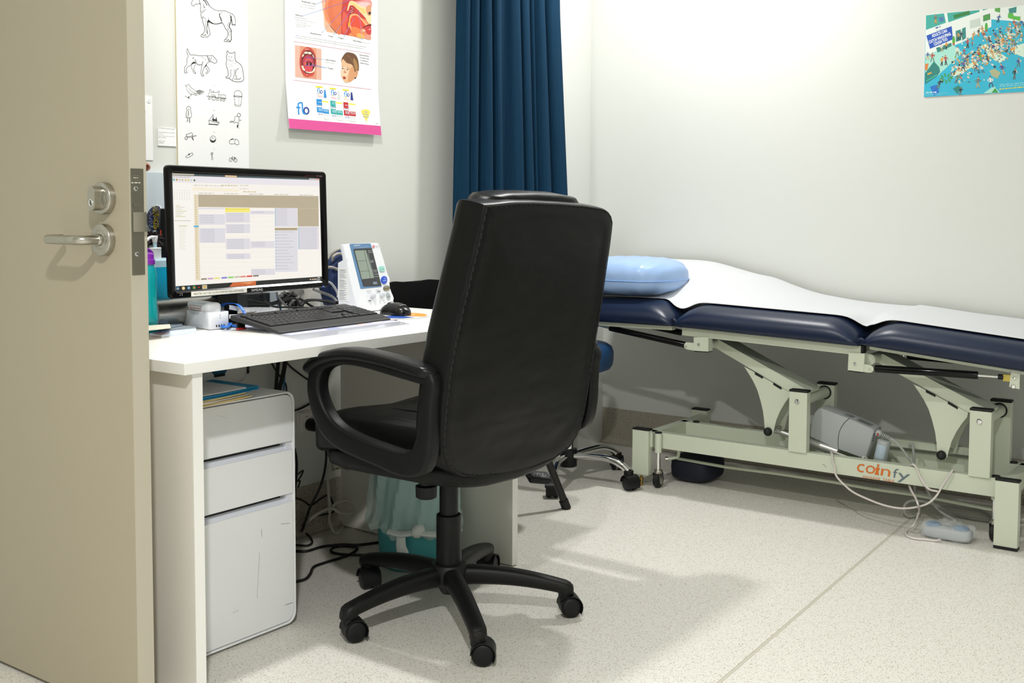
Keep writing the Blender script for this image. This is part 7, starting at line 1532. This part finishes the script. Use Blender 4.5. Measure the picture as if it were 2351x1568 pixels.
# whooping cough poster on the right wall
wA = T(2100, 0, 6.534); wr = lambda x, y: atx(x, y, XW-.003); NR = (-1, 0, 0)
q0, q1, q2, q3 = wr(2126, 34), wr(2351, 12.5), wr(2351, 211), wr(2123, 222.5)
ya, yb, zb0, zb1 = q0.y, .62, (q3.z+q2.z)/2, (q0.z+q1.z)/2
wp = MB().bx(XW-.0026, XW-.0006, yb, ya, zb0, zb1).thing('health_poster', M_paper, 'colourful cartoon office health poster about whooping cough on the right wall', 'poster')
def wf(x, y): p = wr(x, y); return V((p.x, min(max(p.y, yb), ya), min(max(p.z, zb0), zb1)))
k = Ink(wf, NR, base=.00005); AQ, TL_, MT, WH = '#2fb4d2', '#2d9a92', '#a5e0d2', '#e6eee8'
ex = 2600
k.poly([(2120, 30), (2800, -40), (2800, 230), (2120, 230)], AQ, 0)
k.poly(wA([(165, 220), (1150, 120), (1150, 400), (700, 640), (160, 840)]), WH, 1); k.poly(wA([(1150, 120), (4600, -200), (4600, 420), (1640, 330), (1150, 290)]), WH, 1)
k.poly(wA([(160, 840), (560, 660), (720, 790), (330, 1150), (160, 1260)]), MT, 2); k.poly(wA([(440, 1050), (600, 940), (700, 1000), (560, 1130)]), AQ, 2)
k.poly(wA([(170, 230), (440, 200), (470, 340), (170, 450)]), '#3aa89c', 2); k.poly(wA([(485, 195), (970, 150), (975, 175), (505, 335)]), '#3aa89c', 2); k.poly(wA([(1020, 140), (1110, 130), (1020, 158)]), TL_, 2)
k.line(wA([(600, 250), (740, 210), (810, 190)]), 8, '#2d7d3a', 3, 3); k.poly(wA([(360, 260), (430, 250), (440, 320), (370, 330)]), '#4a78a8', 3)
k.poly(wA([(175, 535), (555, 392), (575, 590), (230, 732)]), '#1650b8', 4)
for s_, a_, b_, h in (('ADULTS CAN', (265, 562), (490, 478), 6.8), ('CATCH WHOOPING', (222, 655), (548, 525), 6.8), ('COUGH TOO', (296, 688), (498, 603), 6.8)): p, q_ = wA([a_, b_]); k.text(s_, p, q_, '#f4f6f8', 5, h, bold=.028)
k.bars(*wA([(318, 432), (390, 408)]), 3.2, '#3a68a8', 4, 3); k.bars(*wA([(325, 470), (410, 440)]), 1.4, '#b8c4cc', 4, 5)
k.poly(wA([(320, 720), (550, 640), (555, 690), (345, 790)]), '#2a8078', 3); k.poly(wA([(615, 465), (690, 440), (700, 600), (620, 630)]), '#2d8a80', 3); k.poly(wA([(710, 430), (765, 405), (770, 570), (715, 610)]), '#2d8a80', 3)
for pts, c in (([(1030, 235), (1130, 205), (1130, 290), (1030, 320)], '#4a9a4a'), ([(1200, 125), (1285, 110), (1280, 190), (1205, 170)], '#5aa04a'), ([(830, 310), (980, 270), (990, 390), (830, 430)], '#c8d4cc')): k.poly(wA(pts), c, 3)
k.line(wA([(1030, 235), (1130, 205), (1130, 290), (1030, 320)]), .7, '#3c4044', 4, 0, True)
k.poly(wA([(1410, 105), (1530, 85), (1590, 95), (1580, 315), (1400, 270)]), '#e4efe8', 3); k.poly(wA([(1400, 200), (1470, 190), (1490, 240), (1590, 250), (1580, 315), (1400, 270)]), '#58b848', 4); k.poly(wA([(1410, 130), (1530, 100), (1525, 190), (1415, 200)]), '#3a8a86', 4)
k.poly(wA([(155, 1100), (290, 920), (370, 1010), (380, 1080), (330, 1150), (155, 1265)]), '#2a8078', 4); k.poly(wA([(190, 1100), (255, 1080), (255, 1100), (195, 1125)]), '#d8a84a', 5); k.poly(wA([(170, 1210), (330, 1115), (335, 1135), (175, 1225)]), '#35b0a0', 5); k.poly(wA([(155, 960), (210, 950), (190, 1050), (155, 1060)]), '#d8803a', 5)
k.poly(wA([(230, 1300), (330, 1270), (370, 1390), (290, 1440)]), '#2070c8', 4); k.poly(wA([(1030, 1400), (1190, 1290), (1280, 1390)]), '#a5e0d2', 3); k.poly(wA([(1150, 1390), (1210, 1320), (1255, 1390)]), '#3f9a4a', 4); k.poly(wA([(570, 1330), (660, 1280), (710, 1330), (640, 1410)]), '#2a8078', 3)
k.poly(wA([(980, 690), (1060, 660), (1380, 860), (1280, 945), (1190, 900)]), '#d8ecd8', 3); k.poly(wA([(540, 1110), (900, 920), (960, 960), (590, 1150)]), '#d4ecd4', 3); k.poly(wA([(1480, 690), (1640, 650), (1640, 860), (1440, 780)]), '#d8ecd8', 3)
for x, y, s_ in ((585, 610, 1), (1075, 410, 1), (980, 840, .9)): k.ell(*wA([(x, y)])[0], 3.4*s_, 11*s_, '#4fae3a', 5, 12); k.poly(wA([(x-18, y+35), (x+18, y+35), (x+12, y+68), (x-12, y+68)]), '#b85a34', 5)
for i in range(9):
    a = i*.75; k.ell(*wA([(470+70*math.cos(a), 1175+50*math.sin(a))])[0], 5, 1.8, '#3a9a48', 5, 10, rot=a*57)
k.poly(wA([(1120, 1060), (1200, 1030), (1290, 1090), (1240, 1180), (1160, 1140)]), '#b0b48c', 4)
rr = random.Random(9); SK = ['#f0d8b0', '#e6c49a', '#8a5a3a']; SH = ['#24304e', '#e8e4dc', '#c08a4a', '#e89a2c', '#2b2b30', '#1f4f9c', '#b83a34', '#7a7468', '#5a3f8c']; TR_ = ['#2a2a2e', '#6a6458', '#c8a468', '#3a4668', '#e0962c']
def figure(x, y, s_, lean=None, L=6):
    lean = rr.uniform(-.5, .5) if lean is None else lean; c1, c2, sk_ = rr.choice(SH), rr.choice(TR_), rr.choice(SK[:2]); o = wA([(x, y)])[0]; f = s_/6.534
    P = lambda a, b: (o[0]+(a-b*lean*.6)*f, o[1]+b*f)
    g = rr.uniform(.2, .9)
    k.line([P(0, 0), P(-18*g, 30), P(-22*g-4, 62)], 2.2*s_*.8, c2, L); k.line([P(4, 0), P(20*g, 28), P(16*g+10, 60)], 2.2*s_*.8, c2, L)
    k.poly([P(-13, -48), P(13, -48), P(10, 4), P(-9, 4)], c1, L+1); k.line([P(-11, -44), P(-26-10*g, -22), P(-18, -4)], 1.3*s_, c1, L+1); k.line([P(11, -44), P(28, -30+20*g), P(34, -50*g)], 1.3*s_, c1 if rr.random() < .6 else sk_, L+1)
    k.ell(*P(0, -60), 1.5*s_, 1.9*s_, sk_, L+1, 8); k.ell(*P(1, -66), 1.6*s_, 1.1*s_, rr.choice(['#2a2420', '#5a3a20', '#e0a83a', '#b8502a']), L+2, 8)
    for sg in (-1, 1): k.ell(*P(sg*22*g+4*sg, 64), .9*s_, .5*s_, '#1e1e20', L+1, 6)
for x, y, s_, ln in ((315, 290, 1, 0), (195, 840, .8, 0), (265, 860, 1, 0), (410, 920, 1, .2), (465, 905, 1.1, -.1), (405, 720, .8, -.3), (475, 690, .8, .1), (655, 550, .9, 0), (700, 530, .8, 0), (640, 770, 1, .1), (795, 650, 1.1, 0), (880, 540, .9, .4), (960, 490, .9, .2), (1020, 450, .9, -.3), (1260, 280, .9, .4), (1500, 360, .9, -.4), (1570, 390, .9, -.3), (1410, 530, 1, -.2), (950, 1240, 1.2, .1), (1140, 1230, 1.2, -.2), (1500, 1110, 1.2, .2), (370, 1260, 1.1, .8), (640, 1180, 1, .7), (690, 1370, .9, .3), (1320, 1040, 1.2, -.5), (1170, 810, 1.1, -.5), (1560, 940, 1, .1)): figure(x, y, s_, ln)
for i in range(75):
    t = rr.random(); x = 640+t*950+rr.gauss(0, 60); y = 1010-t*520+rr.gauss(0, 110)
    if 2100+x/6.534 < 2352 and 300 < y < 1200 and x > 560: figure(x, y, rr.uniform(.55, .85), rr.uniform(-1.4, 1.4), 5)
for i in range(420):
    t = rr.random(); x = 600+t*1000+rr.gauss(0, 80); y = 1060-t*560+rr.gauss(0, 120)
    if y < 330 or y > 1260 or x < 540: continue
    w = rr.uniform(8, 22); a = rr.random()*3.14; c = rr.choice(['#eee6c4', '#e8dcb4', '#d8d4c8', '#e6e2d4', '#f0e8cc', '#e8dcb4', '#2a2a2e', '#c4a468', '#7ac4c8', '#e8a03a', '#6aa84a', '#8a8a8c'])
    k.poly(wA([(x+w*math.cos(a+q_), y+w*.75*math.sin(a+q_)) for q_ in (0.6, 2.5, 3.75, 5.7)]), c, rr.choice((4, 9)))
# the part of the poster past the picture edge carries on in the same style
for i in range(40): figure(1700+rr.random()*1500, 380+rr.random()*640, rr.uniform(.6, 1), None, 5)
k.bars(*wA([(1275, 1278), (1640, 1250)]), 2.2, '#8ad4e4', 4, 2); k.bars(*wA([(1275, 1305), (1640, 1278)]), 2.2, '#8ad4e4', 4, 3); k.bars(*wA([(1272, 1345), (1640, 1312)]), 2.4, '#e8d84a', 4, 4)
k.bars(*wA([(170, 1395), (300, 1388)]), 1.8, '#d8f0f4', 5, 5); k.ell(*wA([(315, 1384)])[0], 1.8, 1.8, '#e8f4f6', 5, 8); k.bars(*wA([(168, 1412), (505, 1394)]), .9, '#8ad0dc', 5, 6); k.bars(*wA([(168, 1428), (400, 1416)]), .9, '#8ad0dc', 5, 7)
k.build('printed_cartoon', wp)
